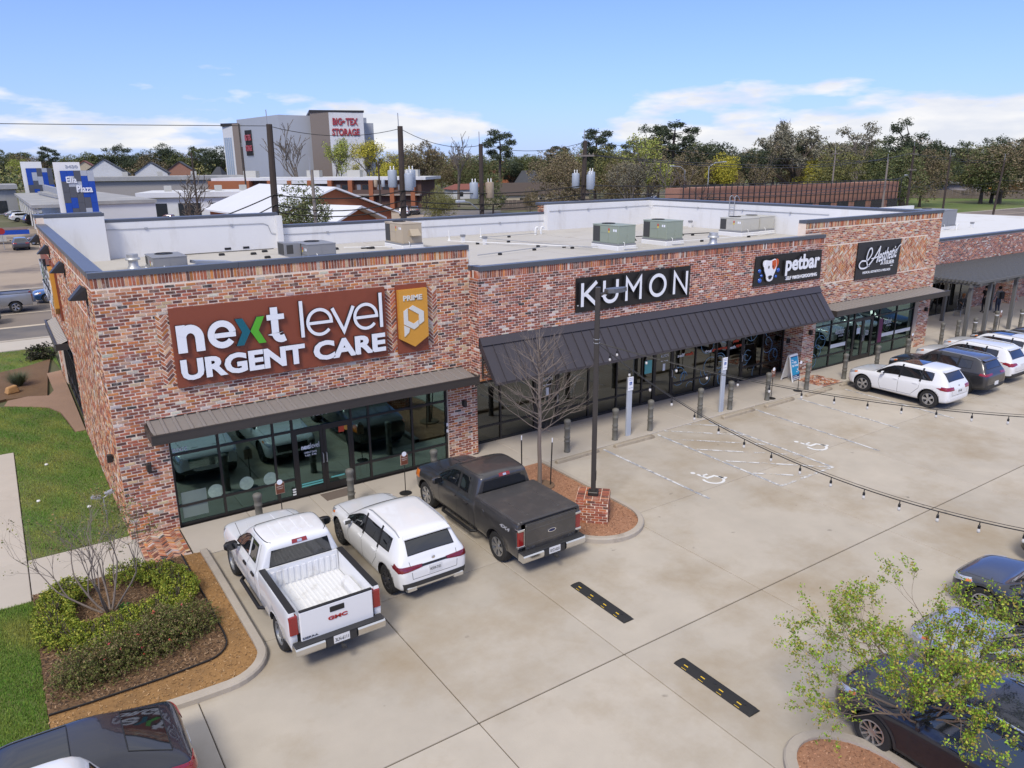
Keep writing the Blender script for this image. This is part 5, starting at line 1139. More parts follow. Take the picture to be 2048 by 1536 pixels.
    for i in range(n):      # corrugated floor
        y0 = -wd/2+wd*i/n; y1 = y0+wd/n; k.add([(a(b0),y0,zf),(a(b1-.03),y0,zf),(a(b1-.03),y0+.55*wd/n,zf),(a(b0),y0+.55*wd/n,zf)], [(3,2,1,0)]); k.add([(a(b0),y0+.6*wd/n,zf+.018),(a(b1-.03),y0+.6*wd/n,zf+.018),(a(b1-.03),y1-.02,zf+.018),(a(b0),y1-.02,zf+.018)], [(3,2,1,0)])
        k.add([(a(b0),y0+.55*wd/n,zf),(a(b1-.03),y0+.55*wd/n,zf),(a(b1-.03),y0+.6*wd/n,zf+.018),(a(b0),y0+.6*wd/n,zf+.018)], [(3,2,1,0)]); k.add([(a(b0),y1-.02,zf+.018),(a(b1-.03),y1-.02,zf+.018),(a(b1-.03),y1,zf),(a(b0),y1,zf)], [(3,2,1,0)])
    k.box((a(b0+.04),-wd/2,zf-.3),(a(b0),wd/2,rz-.01))
    for i in range(11): y0 = -wd/2+.05+(wd-.1)*i/11; k.bbox((a(b0+.06),y0,zf+.06),(a(b0+.035),y0+.09,rz-.1),.01)
    for s in (1,-1):
        yy = sorted((s*w*.60, s*w*.845)); k.bbox((rx-.42,yy[0],zf-.01),(rx+.42,yy[1],zf+.20),.07)
    k.build('bed_liner', S.get('bedm', pt), P)
    if S.get('cover'):
        k = MB(); k.bbox((a(b1+.01),-w*.955,rz+.01),(a(b0-.005),w*.955,rz+.075),.035)
        for s in (1,-1): k.bbox((a(b1-.25),s*.47-.03,rz+.07),(a(b0+.75),s*.47+.03,rz+.088),.012)
        k.bbox((a(b1+.04),-w*.90,rz+.06),(a(b1-.16),w*.90,rz+.105),.03); k.build('bed_cover', S['cover'], P)
    g = MB(); g.bbox((a(L_-.045),-w*.785,.60),(a(b1+.03),w*.785,rz-.01),.018); g.build('tailgate', pt, P)
    g = MB(); g.bbox((a(L_-.045),-w*.78,rz-.01),(a(b1+.02),w*.78,rz+.018),.008); g.build('tailgate_cap', S['railm'], P)
    xt = a(L_-.045); fn = lambda u, v, d: (xt-.001-d,-u,v)
    S['gate'](P, fn, xt)
    k = MB(); pr = [(xt+.08,.44),(xt-.13,.44),(xt-.17,.50),(xt-.17,.60),(xt-.12,.645),(xt+.06,.645)]; n = len(pr)
    for y0, y1 in ((-w*.965,-.34),(.34,w*.965)): k = MB(); k.add([(x,y0,z) for x,z in pr]+[(x,y1,z) for x,z in pr], [tuple(range(n-1,-1,-1)),tuple(range(n,2*n))]+[(i,(i+1)%n,n+(i+1)%n,n+i) for i in range(n)]); k.build('rear_bumper', chrome, P)
    k = MB(); k.bbox((xt-.15,-w*.955,.646),(xt+.05,w*.955,.668),.01).bbox((xt-.135,-.338,.43),(xt+.05,.338,.643),.02).tube([(xt-.05,0,.40),(xt-.22,0,.40)], .03, 6).box((xt-.27,-.04,.37),(xt-.2,.04,.43)); k.build('bumper_step', trim, P)
    numberplate(P, None, xt-.136, 0, .555, S['plate'])
    for x in (fx, rx):
        for s in (1,-1): wheel(P, x, s*ty, r, tw, S['spokes'], S.get('rim', alloy))
    u = MB(); u.box((a(L_-.3),-.45,.42),(a(.4),.45,.62)); u.tube([(rx,-ty,r),(rx,ty,r)], .07, 8); u.tube([(fx,-ty,r),(fx,ty,r)], .06, 8); u.box((a(b1),-w*.83,.62),(a(b0),w*.83,.79)); u.build('chassis', wellm, P)
    dk = MB()
    for s, ax in ((1,'+y'),(-1,'-y')):
        line_on(bvh, [(a(cw+.28),bz-.02),(a(cw+.24),.75),(a(cw+.28),zb+.12)], ax, mb=dk); line_on(bvh, [(a(bp),bz),(a(bp),zb+.12)], ax, mb=dk); line_on(bvh, [(a(cp+.10),H-.15),(a(cp+.12),bz),(a(cp+.12),zb+.12)], ax, mb=dk); line_on(bvh, [(a(cw+.28),zb+.13),(a(cp+.12),zb+.13)], ax, mb=dk)
        line_on(bvh, [(a(S['rf']-.05),H-.06),(a(ce-.05),H-.07)], ax, w=.02, mb=dk)
        for q in (bp-.14, cp-.02): k = MB(); patch(bvh, [(a(q)-.10,bz-.17),(a(q)+.10,bz-.17),(a(q)+.10,bz-.125),(a(q)-.10,bz-.125)], ax, .03, 6, 2, .035, k); k.build('door_handle', S.get('handle', blackp), P)
        k = MB(); line_on(bvh, [(a(bp),bz+.0),(a(bp+.04),H-.10)], ax, w=.10, mb=k, off=.006); k.build('door_pillar', pt, P)
        mirror(P, a(cw+.42), s*(w*.99), bz+.08, S.get('mirror', blackp), 1.5)
        k = MB(); k.tube([(a(cw+.35),s*w*.90,.36),(a(cw+.45),s*w*1.0,.34),(a(ce-.15),s*w*1.0,.34),(a(ce-.05),s*w*.90,.36)], .045, 8); k.build('side_step', blackp, P)
        k = MB(); patch(bvh, [(a(.46),hz-.30),(a(.10),hz-.34),(a(.08),hz-.16),(a(.42),hz-.10)], ax, .010, 6, 4, .03, k); k.build('headlight', clearlamp if not S.get('amber') else amberlamp, P)
        k = MB(); pts = [(fx+(r+.10)*math.cos(t),r+(r+.10)*math.sin(t)) for t in [math.radians(q) for q in range(-5,190,11)]]; line_on(bvh, pts, ax, w=.05, mb=k, off=.008); k.build('arch_flare', pt, P)
    line_on(bvh, [(a(.35),w*.66),(a(cw-.05),w*.78)], 'z', mb=dk); line_on(bvh, [(a(.35),-w*.66),(a(cw-.05),-w*.78)], 'z', mb=dk); dk.build('panel_gap', seamm, P)
    k = MB()
    for s in (-.38,-.13,.13,.38) if S.get('ribs') else ():
        k = MB(); patch(bvh, [(a(S['rf']+.3),s-.035),(a(ce-.3),s-.035),(a(ce-.3),s+.035),(a(S['rf']+.3),s+.035)], 'z', .012, 8, 1, .014, k); k.build('roof_rib', pt, P)
    for t in (1,-1):
        k = MB(); patch(bvh, [(a(.45),t*.30-.10),(a(cw-.2),t*.36-.16),(a(cw-.2),t*.36+.16),(a(.45),t*.30+.10)], 'z', .014, 8, 3, .016, k); k.build('bonnet_ridge', pt, P)
    k = MB(); patch(bvh, [(-.58,.62),(.58,.62),(.60,hz-.20),(-.60,hz-.20)], '+x', .014, 10, 4, .03, k); k.build('grille', S.get('grille', chrome), P)
    if S.get('extra'): S['extra'](P, bvh, a)
    return P
redletter = mat('red_letter', (.33,.012,.014), .3, coat=.6, var=.02)
def gateA(P, fn, xt):
    lettering('GMC', fn, (-.20,.93,.20,1.01), .012, [chrome, redletter] if 0 else [redletter], P, bold=.04)
    k = MB(); k.bbox((xt-.012,-.16,1.10),(xt+.02,.16,1.22),.02); k.build('tailgate_handle', blackp, P)
    lettering('SIERRA', fn, (-.74,.70,-.42,.745), .008, [chrome], P, bold=.02, each=False)
PA = pickup('white double cab pickup with an open ribbed bed, parked closest to the shrub bed', dict(L=5.48, W=1.93, H=1.86, r=.39, fo=.86, wb=3.62, belt=1.18, hood=1.12, cowl=1.40, rf=2.12, bp=2.50, cp=2.98, cabend=3.38, wr=.68, rail=1.30, paint=whitecar, spokes='steel', rim=mat('painted_steel_rim',(.33,.34,.35),.4,.6), railm=blackp, tl=(.82,1.22), gate=gateA, plate='3LN-6111', ribs=True, bedm=mat('white_bed_paint', (.70,.71,.72), .42, var=.05, dirt=(.52,.51,.49), dscale=3, dlo=.55, dhi=.75)))
put_car(PA, 2.69, -5.22, PI/2)
fgrey = mat('dusty_grey_paint', (.058,.056,.056), .30, .35, var=.08, scale=2.5, coat=.85, dirt=(.10,.092,.085), dscale=2, dlo=.5, dhi=.8)
fmatte = mat('matte_grey_cover', (.062,.058,.056), .5, .2, var=.12, scale=3, coat=.25, dirt=(.10,.09,.08), dscale=3, dlo=.5, dhi=.8)
def gateB(P, fn, xt):
    k = MB(); k.add([fn(u,v,d) for d in (0,.02) for u,v in ell(0,1.02,.125,.05,0,20)], [tuple(range(20,40))]+[(i,(i+1)%20,20+(i+1)%20,20+i) for i in range(20)]); k.build('badge', chrome, P)
    k = MB(); k.add([fn(u,v,.022) for u,v in ell(0,1.02,.10,.034,0,20)], [tuple(range(20))]); k.build('badge', mat('navy_badge',(.01,.02,.08),.3), P)
    for z in (.80,1.16): g = MB(); g.bbox((xt-.006,-.70,z),(xt+.01,.70,z+.03),.005); g.build('tailgate_crease', fgrey, P)
    lettering('F-150', fn, (-.74,.70,-.50,.75), .008, [chrome], P, each=False, bold=.02)
    lettering('XLT', fn, (.52,.70,.70,.74), .008, [chrome], P, each=False, bold=.02); lettering('SUV', fn, (0,0,.1,.1), .001, [fgrey], P, each=False) if 0 else None
def extraB(P, bvh, a):
    s = 1.005*1.005; fn = lambda u, v, d: (a(4.98)-u, .972+d, v)
    lettering('4X4', fn, (-.22,1.06,.22,1.16), .003, [mat('decal_grey',(.42,.42,.43),.4)], P, each=False, bold=.03, shear=.25)
    for z in (1.00,): 
        k = MB(); k.lathe([(.085,0),(.075,.01),(.001,.012)], (0,0,0), 16, 0, 'y'); k.v = [(a(3.95)+q[0],.958+q[1],1.10+q[2]) for q in k.v]; k.f = [f[::-1] for f in k.f]; k.build('fuel_door', fgrey, P)
PB = pickup('dusty grey extended cab pickup with a hard bed cover, parked by the planter island', dict(L=5.62, W=1.93, H=1.88, r=.395, fo=.82, wb=3.74, belt=1.19, hood=1.13, cowl=1.40, rf=2.16, bp=2.62, cp=3.12, cabend=3.52, wr=.69, rail=1.33, paint=fgrey, spokes=6, railm=fgrey, tl=(.78,1.20), tlchrome=True, gate=gateB, plate='BYZ-0251', cover=fmatte, handle=fgrey, mirror=fgrey, amber=True, grille=darkmetal, extra=extraB))
put_car(PB, 8.32, -4.71, PI/2)
# ------------------------------------------------------------------ pieces that stand on the ground
def first_copy(make, spots, labels, group):
    """build one, then copy it (with its parts) to the other spots"""
    for i, (s, l) in enumerate(zip(spots, labels)):
        o = PROTO if i else make()
        if i: o = copy_tree(PROTO)
        else: PROTO = o
        place(o, (s[0],s[1],s[2] if len(s) > 2 and s[2] is not None else 0), s[3] if len(s) > 3 else None, l, group)
# bollards
bolm = mat('bollard_sleeve', (.135,.13,.11), .6, var=.12, scale=4)
def mk_bollard():
    P = thing('bollard', '', 'bollard'); r = .095
    k = MB(); k.lathe([(r+.012,0),(r+.012,.05),(r,.07),(r,.36),(r+.014,.38),(r+.014,.41),(r,.43),(r,.50),(r+.012,.52),(r+.012,.55),(r,.57),(r,.82),(r+.014,.84),(r+.014,.87),(r,.89),(r,.98),(r+.012,1.0),(r+.014,1.05),(r+.022,1.08)], (0,0,0), 18); k.build('sleeve', bolm, P, smooth=True)
    k = MB(); k.lathe([(r+.024,1.08),(r+.026,1.13),(r+.005,1.165),(r*.5,1.19),(.001,1.195)], (0,0,0), 18); k.build('cap', bolm, P, smooth=True)
    return P
BO = [((2.95,-1.62),'between the clinic window and the white pickup, behind its bonnet'),((5.62,-1.45),'standing at the corner of the doormat by the clinic doors'),((8.32,-1.5),'just showing over the grey pickup bonnet, by the brick pier'),((13.4,-1.62),'left of the first accessible parking sign post, nearest the bare tree'),((15.53,-1.67),'immediately left of the first accessible parking sign post'),((17.25,-1.67),'right of the first accessible parking sign post, before the hatched bay'),((19.86,-1.7),'left of the second accessible parking sign post'),((21.6,-1.7),'immediately right of the second accessible parking sign post'),((23.83,-1.76),'left of the sandwich board, beside a stand sign'),((26.5,-1.74),'right of the sandwich board, at the herringbone paving'),((29.3,-1.71),'at the nose of the nearest far parked white crossover'),((31.95,-1.66),'in front of the salon doors'),((34.5,-1.68),'at the salon end pier, beside a small stand sign'),((39.6,-.72),'first on the patio edge, right of the end pier'),((41.0,-.85),'second on the patio edge, left of a grey post'),((42.3,-1.1),'with a pale reflective band, between two patio posts'),((45.4,-.8),'with a pale band, right of the second patio front post'),((47.1,-1.4),'with a pale band, at the frame edge by the last patio post')]
first_copy(mk_bollard, [b[0]+(.018,) for b in BO], ['dark ribbed bollard '+b[1] for b in BO], 'bollards along the shop walk')
for x, y in ((42.3,-1.1),(45.4,-.8),(47.1,-1.4)):
    o = [q for q in bpy.data.objects if q.get('category') == 'bollard' and abs(q.location.x-x) < .01][0]; k = MB(); k.lathe([(.105,.93),(.105,.97)], (0,0,0), 16); k.build('reflective_band', face_w, o)
# wheel stops
def mk_stop():
    k = MB(); L_ = .92; pr = [(-.09,0),(-.075,.09),(-.05,.115),(.05,.115),(.075,.09),(.09,0)]; n = 6; vs = []
    for x, s in ((-L_,.75),(-L_+.06,1),(L_-.06,1),(L_,.75)): vs += [(x,y*(.9 if s < 1 else 1),z*s) for y, z in pr]
    k.add(vs, [(i*n+j,i*n+j+1,(i+1)*n+j+1,(i+1)*n+j) for i in range(3) for j in range(n-1)]+[tuple(range(n)),tuple(3*n+j for j in range(n))])
    return tag(k.build('wheel_stop', mat('aged_concrete', (.37,.315,.235), .9, var=.18, scale=3, dirt=(.22,.18,.13), dscale=2, dlo=.5, dhi=.75, bump=.25)), '', 'wheel stop')
WS = [((13.4,-2.2,0,.02),'by the bare tree planter'),((15.95,-2.24,0,-.02),'below the first accessible sign post'),((21.4,-2.3,0,.0),'below the second accessible sign post'),((23.9,-2.34,0,.02),'in front of the bollard left of the sandwich board'),((26.5,-2.36,0,.03),'by the herringbone paving'),((29.1,-2.3,0,0),'under the nose of the nearest far parked white crossover')]
PR = None
for s, l in WS:
    o = mk_stop() if PR is None else PR.copy()
    if PR is None: PR = o
    else: C.objects.link(o)
    place(o, s[:3], s[3], 'worn concrete wheel stop '+l, 'wheel stops at the head of the stalls')
# rubber strips on the lot
def mk_strip():
    P = thing('parking_stop', '', 'parking stop'); k = MB(); pr = [(-.15,0),(-.11,.045),(-.04,.06),(.04,.06),(.11,.045),(.15,0)]; n = 6; vs = []
    for y, s in ((-.93,.5),(-.86,1),(.86,1),(.93,.5)): vs += [(x,y,z*s) for x, z in pr]
    k.add(vs, [(i*n+j,i*n+j+1,(i+1)*n+j+1,(i+1)*n+j) for i in range(3) for j in range(n-1)]+[tuple(range(n)),tuple(3*n+j for j in range(n))]); k.build('strip', rubber, P)
    ym = mat('worn_yellow', (.62,.40,.02), .6, var=.25, scale=25)
    for y in (-.62,-.2,.25,.68):
        m = MB(); m.add([(-.135,y-.06,.022),(-.135,y+.06,.022),(-.055,y+.05,.062),(-.055,y-.05,.062)], [(3,2,1,0)]); m.build('reflector', ym, P)
    for y in (-.7,0,.7): m = MB(); m.lathe([(.03,.0),(.03,.066),(.001,.068)], (0,y,0), 8); m.build('anchor_cap', blackp, P)
    return P
first_copy(mk_strip, [(8.31,-9.36),(8.2,-12.79)], ['black rubber stop with yellow marks, nearer the pickups','black rubber stop with yellow marks, nearer the gravel island'], 'rubber parking stops lying on the lot')
for x, y, l, rz in ((5.62,-.38,'brown doormat in front of the clinic doors',.03),): tag(place(MB().bbox((-.46,-.27,0),(.46,.27,.014),.004).build('doormat', mat('mat_fibre',(.17,.135,.11),.95,var=.2,scale=20)), (x-.0,y,.019), rz), l, 'doormat')
# accessible parking sign posts
def mk_ada():
    P = thing('parking_sign_post', '', 'sign post'); k = MB(); k.bbox((-.11,-.045,0),(.11,.045,1.75),.015); k.build('post', mat('pale_grey_post', (.46,.50,.56), .5, .2, var=.05), P)
    s = MB(); s.bbox((-.125,-.06,1.72),(.125,-.045,2.22),.004); s.build('panel', face_w, P); fn = lambda u, v, d: (u,-.0605-d,v); bl = mat('sign_blue', (.01,.07,.33), .5)
    solid([(-.06,1.92),(.06,1.92),(.06,2.04),(-.06,2.04)], fn, .002, bl, P, 'symbol'); lettering('RESERVED', fn, (-.10,2.15,.10,2.18), .001, [bl], P, each=False); lettering('PARKING', fn, (-.09,2.09,.09,2.12), .001, [bl], P, each=False)
    w_ = wheelchair(lambda u, v, d: (u*.09-.015,-.063-d,1.945+v*.09), .001); w_.build('symbol', face_w, P); lettering('VAN ACCESSIBLE', fn, (-.10,1.80,.10,1.83), .001, [bl], P, each=False)
    s = MB(); s.bbox((-.10,-.05,1.7),(.10,.05,2.2),.01); s.build('sign_back', greymetal, P); return P
first_copy(mk_ada, [(16.22,-1.60,.018,-.0),(21.1,-1.68,.018,0)], ['tall pale grey accessible parking sign post near the bare tree','tall pale grey accessible parking sign post in front of the grooming shop'], 'accessible parking sign posts')
# stand signs on round bases
brownp = mat('brown_sign', (.16,.055,.03), .5, var=.06)
def mk_stand():
    P = thing('stand_sign', '', 'sign'); k = MB(); k.lathe([(.19,0),(.19,.012),(.05,.03),(.001,.032)], (0,0,0), 20); k.build('base', darkmetal, P)
    k = MB(); k.tube([(0,0,.02),(0,0,1.0)], .014, 8); k.build('pole', darkmetal, P); k = MB(); k.bbox((-.125,-.02,.93),(.125,.0,1.25),.01); k.build('border', mat('tan_border',(.42,.30,.22),.6), P)
    fn = lambda u, v, d: (u,-.022-d,v); solid([(-.11,.945),(.11,.945),(.11,1.235),(-.11,1.235)], fn, .003, brownp, P, 'panel')
    solid(ell(0,1.27,.075,.075,0,20), fn, .006, face_w, P, 'badge'); lettering('RESERVED FOR', fn, (-.09,1.13,.09,1.155), .005, [pale], P, each=False); lettering('PATIENTS', fn, (-.07,1.07,.07,1.095), .005, [pale], P, each=False); return P
ST = [((3.62,-1.42),'in front of the clinic window, above the white pickup bonnet'),((7.32,-1.5),'between white crossover and grey pickup'),((24.15,-1.72),'left of the sandwich board behind a bollard'),((26.0,-1.68),'right of the sandwich board'),((35.1,-1.5),'by the salon end pier, beside a bollard'),((44.9,-1.2),'beside a bollard on the patio edge')]
first_copy(mk_stand, [s[0]+(.018,0) for s in ST], ['brown stand sign with white disc '+s[1] for s in ST], 'stand signs on round bases')
# sandwich board
P = thing('sandwich_board', 'white sandwich board with a bright blue poster by the brick pier', 'sign', (27.2,-.42,.02), .08)
for s in (1,-1):
    k = MB(); q = lambda x, z: (x, s*(-.04-.26*(1-z/1.2)), z); f = [q(-.33,0),q(-.25,0),q(-.25,.08),q(.25,.08),q(.25,0),q(.33,0),q(.33,1.2),q(-.33,1.2)]
    k.add([Vector(v) for v in f]+[Vector(v)+Vector((0,s*.03,0)) for v in f], [(0,1,2,7),(2,3,6,7),(3,4,5,6)]+[(8,15,10,9),(10,15,14,11),(11,14,13,12)]+[(i,8+i,8+(i+1)%8,(i+1)%8) for i in range(8)]); k.build('leaf', white, P)
fn = lambda u, v, d: (u, -.04-.26*(1-v/1.2)-.006-d, v); cy = mat('cyan_poster', (.02,.28,.50), .5, var=.1, scale=3); nv = mat('navy_poster', (.01,.05,.15), .5)
solid([(-.28,.30),(.28,.30),(.28,1.08),(-.28,1.08)], fn, .004, cy, P, 'poster'); solid([(-.28,.12),(.28,.12),(.28,.30),(-.28,.30)], fn, .004, nv, P, 'poster'); solid([(-.28,1.08),(.28,1.08),(.28,1.12),(-.28,1.12)], fn, .004, nv, P, 'poster')
h = shift(fn,.005); lettering('FREE', h, (-.10,.80,.14,.89), .003, [face_w], P, bold=.03, each=False); lettering('SELF WASH', h, (-.22,.66,.24,.75), .003, [face_w], P, bold=.03, each=False); lettering('NEW CUSTOMER', h, (-.22,.235,.05,.265), .003, [face_w], P, each=False); lettering('BOOK YOUR WASH', h, (-.23,.15,.23,.20), .003, [face_w], P, bold=.03, each=False)
for x, z in ((-.2,.86),(-.12,.95),(-.2,.97),(.16,.52),(.22,.46),(.1,.42)): solid(ell(x,z,.03,.03,0,10), h, .003, face_w, P, 'bubble')
# herringbone paving at the two brick corners
def paving(name, x0, y0, x1, y1, z, nmax):
    B = []; herring(x0, y0, x1, y1, lambda u, v: (u, v, z), (0,0,1), MIXA+['pale']*5+['salmon']*5, a=.219, b=.073, g=.02, lst=B)
    for k in range(int((y1-y0)/.085)):      # header courses down both edges
        for xa in ((x0-.11,x0-.005),(x1+.005,x1+.11)): put([(xa[0],y0+k*.085+.005),(xa[1],y0+k*.085+.005),(xa[1],y0+k*.085+.075),(xa[0],y0+k*.085+.075)], lambda u, v: (u, v, z), (0,0,1), MIXA, B)
    for k in range(int((x1-x0)/.085)): put([(x0+k*.085+.005,y0-.11),(x0+k*.085+.075,y0-.11),(x0+k*.085+.075,y0-.005),(x0+k*.085+.005,y0-.005)], lambda u, v: (u, v, z), (0,0,1), MIXA, B)
    s = MB().box((x0-.12,y0-.12,-.1),(x1+.12,y1,z)).build(name, mat('paving_mortar', (.52,.42,.36), .9, var=.15, scale=5), kind='structure'); lay(B, s, 'brick', 'brick_courses', nmax)
paving('brick_paving', .22, -1.62, 1.04, -.02, .03, 300)
paving('brick_paving', 27.5, -1.82, 28.75, -.55, .025, 120)
# ---- lamp post on its brick pedestal
LPX, LPY = 10.85, -6.03
P = thing('lamp_post', 'dark square lamp post with a flat head on a red brick pedestal in the planter', 'lamp post', (LPX,LPY,.08), PI/4)
core = MB().box((-.44,-.44,-.1),(.44,.44,.66)).build('pedestal', mortA, P); B = []; hw = .44
for sd in range(4):
    c, s = [(0,-1),(1,0),(0,1),(-1,0)][sd]; fn = (lambda c, s: lambda u, v: (c*hw-s*u, s*hw+c*u, v))(c, s)
    running(-hw, hw, 0, .68, fn, (c,s,0), MIXP, lst=B, L_=.20, H=.058, P_=.217, Cc=.0745, off=sd)
for i in range(10):
    for j in range(4): put([(-.44+i*.088+.006,-.44+j*.22+.006),(-.44+i*.088+.078,-.44+j*.22+.006),(-.44+i*.088+.078,-.44+j*.22+.21),(-.44+i*.088+.006,-.44+j*.22+.21)], lambda u, v: (u, v, .66), (0,0,1), MIXP, B)
for b in B: mb = MB(); brick_obj(*b, mb); mb.build('brick', brickm, core)
k = MB(); k.bbox((-.14,-.14,.668),(.14,.14,.78),.02); k.build('base_cover', darkmetal, P)
k = MB(); k.bbox((-.065,-.065,.75),(.065,.065,6.42),.012); k.bbox((-.075,-.075,1.1),(.075,-.06,1.35),.005); k.build('pole', bronze, P)
k = MB(); k.tube([(.05,-.05,6.22),(.22,-.22,6.26)], .035, 6); k.build('arm', bronze, P)
k = MB(); d = Vector((1,-1,0)).normalized(); s = Vector((1,1,0)).normalized(); pts = [(.28,.09),(.42,.17),(.72,.17),(.95,.05)]
for z0, z1 in ((6.24,6.34),): k.add([d*u+s*v+Vector((0,0,z)) for z, kk in ((z0,1),(z1,.8)) for u, v in [(u,v*kk) for u, v in pts]+[(u,-v*kk) for u, v in pts[::-1]]], [tuple(range(7,-1,-1)),tuple(range(8,16))]+[(i,(i+1)%8,8+(i+1)%8,8+i) for i in range(8)])
k.build('lamp_head', mat('fixture_grey',(.13,.13,.125),.4,.4), P); 
k = MB(); [k.lathe([(.085,z),(.085,z+.02)], (0,0,0), 12) for z in (4.95,5.05)]; k.build('clamp', silver, P)
# ---- string lights
bulbm = mat('bulb_glass', (.62,.60,.55), .15, var=.02, coat=.5)
def string(label, a, b, sag, n, t1=1.):
    P = thing('string_lights', label, 'string lights', a); a = Vector(a); b = Vector(b); cv = lambda t: (b-a)*t+Vector((0,0,-4*sag*t*(1-t)))
    k = MB(); pts = [cv(i/40) for i in range(41)]; k.tube(pts, .011, 5); k.tube([q+Vector((.0,.0,.05*(math.sin(PI*i/40)**.5))) for i, q in enumerate(pts)], .006, 4); k.build('cable', blackp, P)
    proto = None
    for i in range(n):
        t = (i+.7)/n*t1; q = cv(t)
        if proto is None:
            s = MB(); s.tube([(0,0,0),(0,0,-.06)], .009, 5); s.lathe([(.012,-.06),(.024,-.075),(.026,-.125),(.02,-.13)][::-1], (0,0,0), 8); so = s.build('socket', blackp, P); u = MB(); u.lathe([(.001,-.215),(.02,-.205),(.031,-.18),(.028,-.155),(.016,-.13)], (0,0,0), 8); bo = u.build('bulb', bulbm, so, smooth=True); so.location = q; proto = so; pb_ = bo
        else:
            so = proto.copy(); C.objects.link(so); so.parent = P; so.location = q; bo = pb_.copy(); C.objects.link(bo); bo.parent = so
A = (LPX, LPY, 5.05)
string('string of bulbs dipping from the lamp post towards the near lot', A, (12.3,-21,4.9), 1.6, 22)
string('string of bulbs running from the lamp post over the far stalls', A, (24,-21,5.0), 1.25, 26)
string('string of bulbs from the lamp post along the awning towards the salon', A, (31,-2.2,3.2), .9, 22) if 0 else None
# ---- trees
def branchy(seed, trunk_h, levels, kids, length, spread, r0, up=.35, base=(0,0,0), lean=(0,0,1), taper=.62, wig=.12, ratio=.66):
    """returns (tube list, tips): a recursive skeleton"""
    R = random.Random(seed); tubes = []; tips = []
    def grow(p, d, L_, r, lv):
        n = 4 if lv < levels else 3; pts = [p.copy()]; rad = [r]
        for i in range(n):
            d = (d+Vector((R.uniform(-wig,wig),R.uniform(-wig,wig),R.uniform(-wig,wig)+up*.12))).normalized(); pts.append(pts[-1]+d*L_/n); rad.append(r*(1-(1-taper)*(i+1)/n))
        tubes.append((pts, rad))
        if lv >= levels: tips.append((pts, d)); return
        for k in range(kids[min(lv,len(kids)-1)]):
            t = R.uniform(.35,1) if k else 1.0; i = min(n, max(1, int(t*n+.5))); a = R.uniform(0,2*PI); perp = d.orthogonal().normalized(); perp.rotate(Matrix.Rotation(a, 3, d))
            s = R.uniform(.6,1.15)*spread; nd = (d*math.cos(s)+perp*math.sin(s)+Vector((0,0,up*.25))).normalized(); grow(pts[i], nd, L_*ratio*R.uniform(.75,1.2), rad[i]*(.72 if k else .85), lv+1)
    grow(Vector(base), Vector(lean).normalized(), trunk_h, r0, 0); return tubes, tips
bark = mat('grey_bark', (.19,.155,.13), .9, var=.22, scale=9, stretch=(1,1,.3)); barkd = mat('dark_bark', (.085,.065,.052), .9, var=.25, scale=9); barkp = mat('pale_bark', (.30,.245,.19), .85, var=.2, scale=7)
def build_tree(P, tubes, m, thick=.012, name='branches'):
    a = MB(); b = MB()
    for i, (pts, rad) in enumerate(tubes): (a if i == 0 or rad[0] > thick*2.2 else b).tube(pts, rad, 7 if rad[0] > .03 else (5 if rad[0] > .01 else 3), cap=False)
    a.build('trunk', m, P, smooth='all'); b.build(name, m, P)
def leaf_cloud(P, name, pts, n, size, cols, seed, jitter, m=None, kind=None):
    """n leaf faces scattered round pts"""
    r = np.random.default_rng(seed); pts = np.array(pts, 'f'); c = pts[r.integers(0,len(pts),n)]+r.normal(0,jitter,(n,3))
    a = r.normal(0,1,(n,3)); a /= np.linalg.norm(a,axis=1)[:,None]; b = np.cross(a, r.normal(0,1,(n,3))); b /= np.linalg.norm(b,axis=1)[:,None]; s = size*r.uniform(.6,1.35,(n,1))
    v = np.stack([c-a*s, c+b*s*.55, c+a*s, c-b*s*.55],1); k = np.array(cols)[r.integers(0,len(cols),n)]*r.uniform(.7,1.3,(n,1)); return np_mesh(name, v, 4, m or leafm, P, k, kind=kind)
leafm = mat('leaf', (0,0,0), .6, attr='tint', var=.1, spec=.2)
# bare staked tree in the planter
P = thing('planter_tree', 'bare staked street tree with a spray of twigs in the gravel planter', 'tree', (10.9,-3.45,.08))
R = random.Random(3); T = [([Vector((0,0,-.05)),Vector((.01,0,.6)),Vector((0,.02,1.3)),Vector((.01,0,2.2)),Vector((0,.02,3.2)),Vector((-.02,.03,4.1)),Vector((-.1,.05,4.8))], [.075,.066,.062,.055,.04,.022,.006])]
for i in range(46):
    z = 1.72+2.6*(i/46)**.95; a = i*2.4+R.uniform(-.4,.4); L_ = (1.6-.33*(z-1.72))*R.uniform(.7,1.1); d = Vector((math.cos(a),math.sin(a),.28+.2*(z-1.72))).normalized()
    tb, _ = branchy(100+i, L_, 2, (5,4), L_, .55, .019*R.uniform(.7,1.1), up=.5, base=(0,0,z), lean=d, wig=.16, ratio=.45, taper=.35); T += tb
build_tree(P, T, bark)
for x, y, l, t in ((10.55,-3.0,'left','lean'),(11.12,-3.7,'right','lean')):
    k = MB(); dx = .03 if x < 10.8 else .10; k.tube([(0,0,-.1),(dx,.05,1.38)], .02, 6); o = thing('tree_stake', 'black tree stake with a white tip on the %s of the bare planter tree' % l, 'stake', (x,y,.085)); k.build('stake', darkmetal, o); k = MB(); k.tube([(dx,.05,1.38),(dx*1.05,.05,1.52)], .017, 6); k.build('tip', face_w, o)
tag(place(MB().lathe([(.36,-.02),(.36,.03),(.33,.045),(.001,.03)], (0,0,0), 20).build('root_ring', mat('ring_soil',(.16,.10,.06),.95,var=.2,scale=12)), (10.95,-3.55,.088)), 'low round soil ring at the foot of the bare planter tree', 'tree ring')
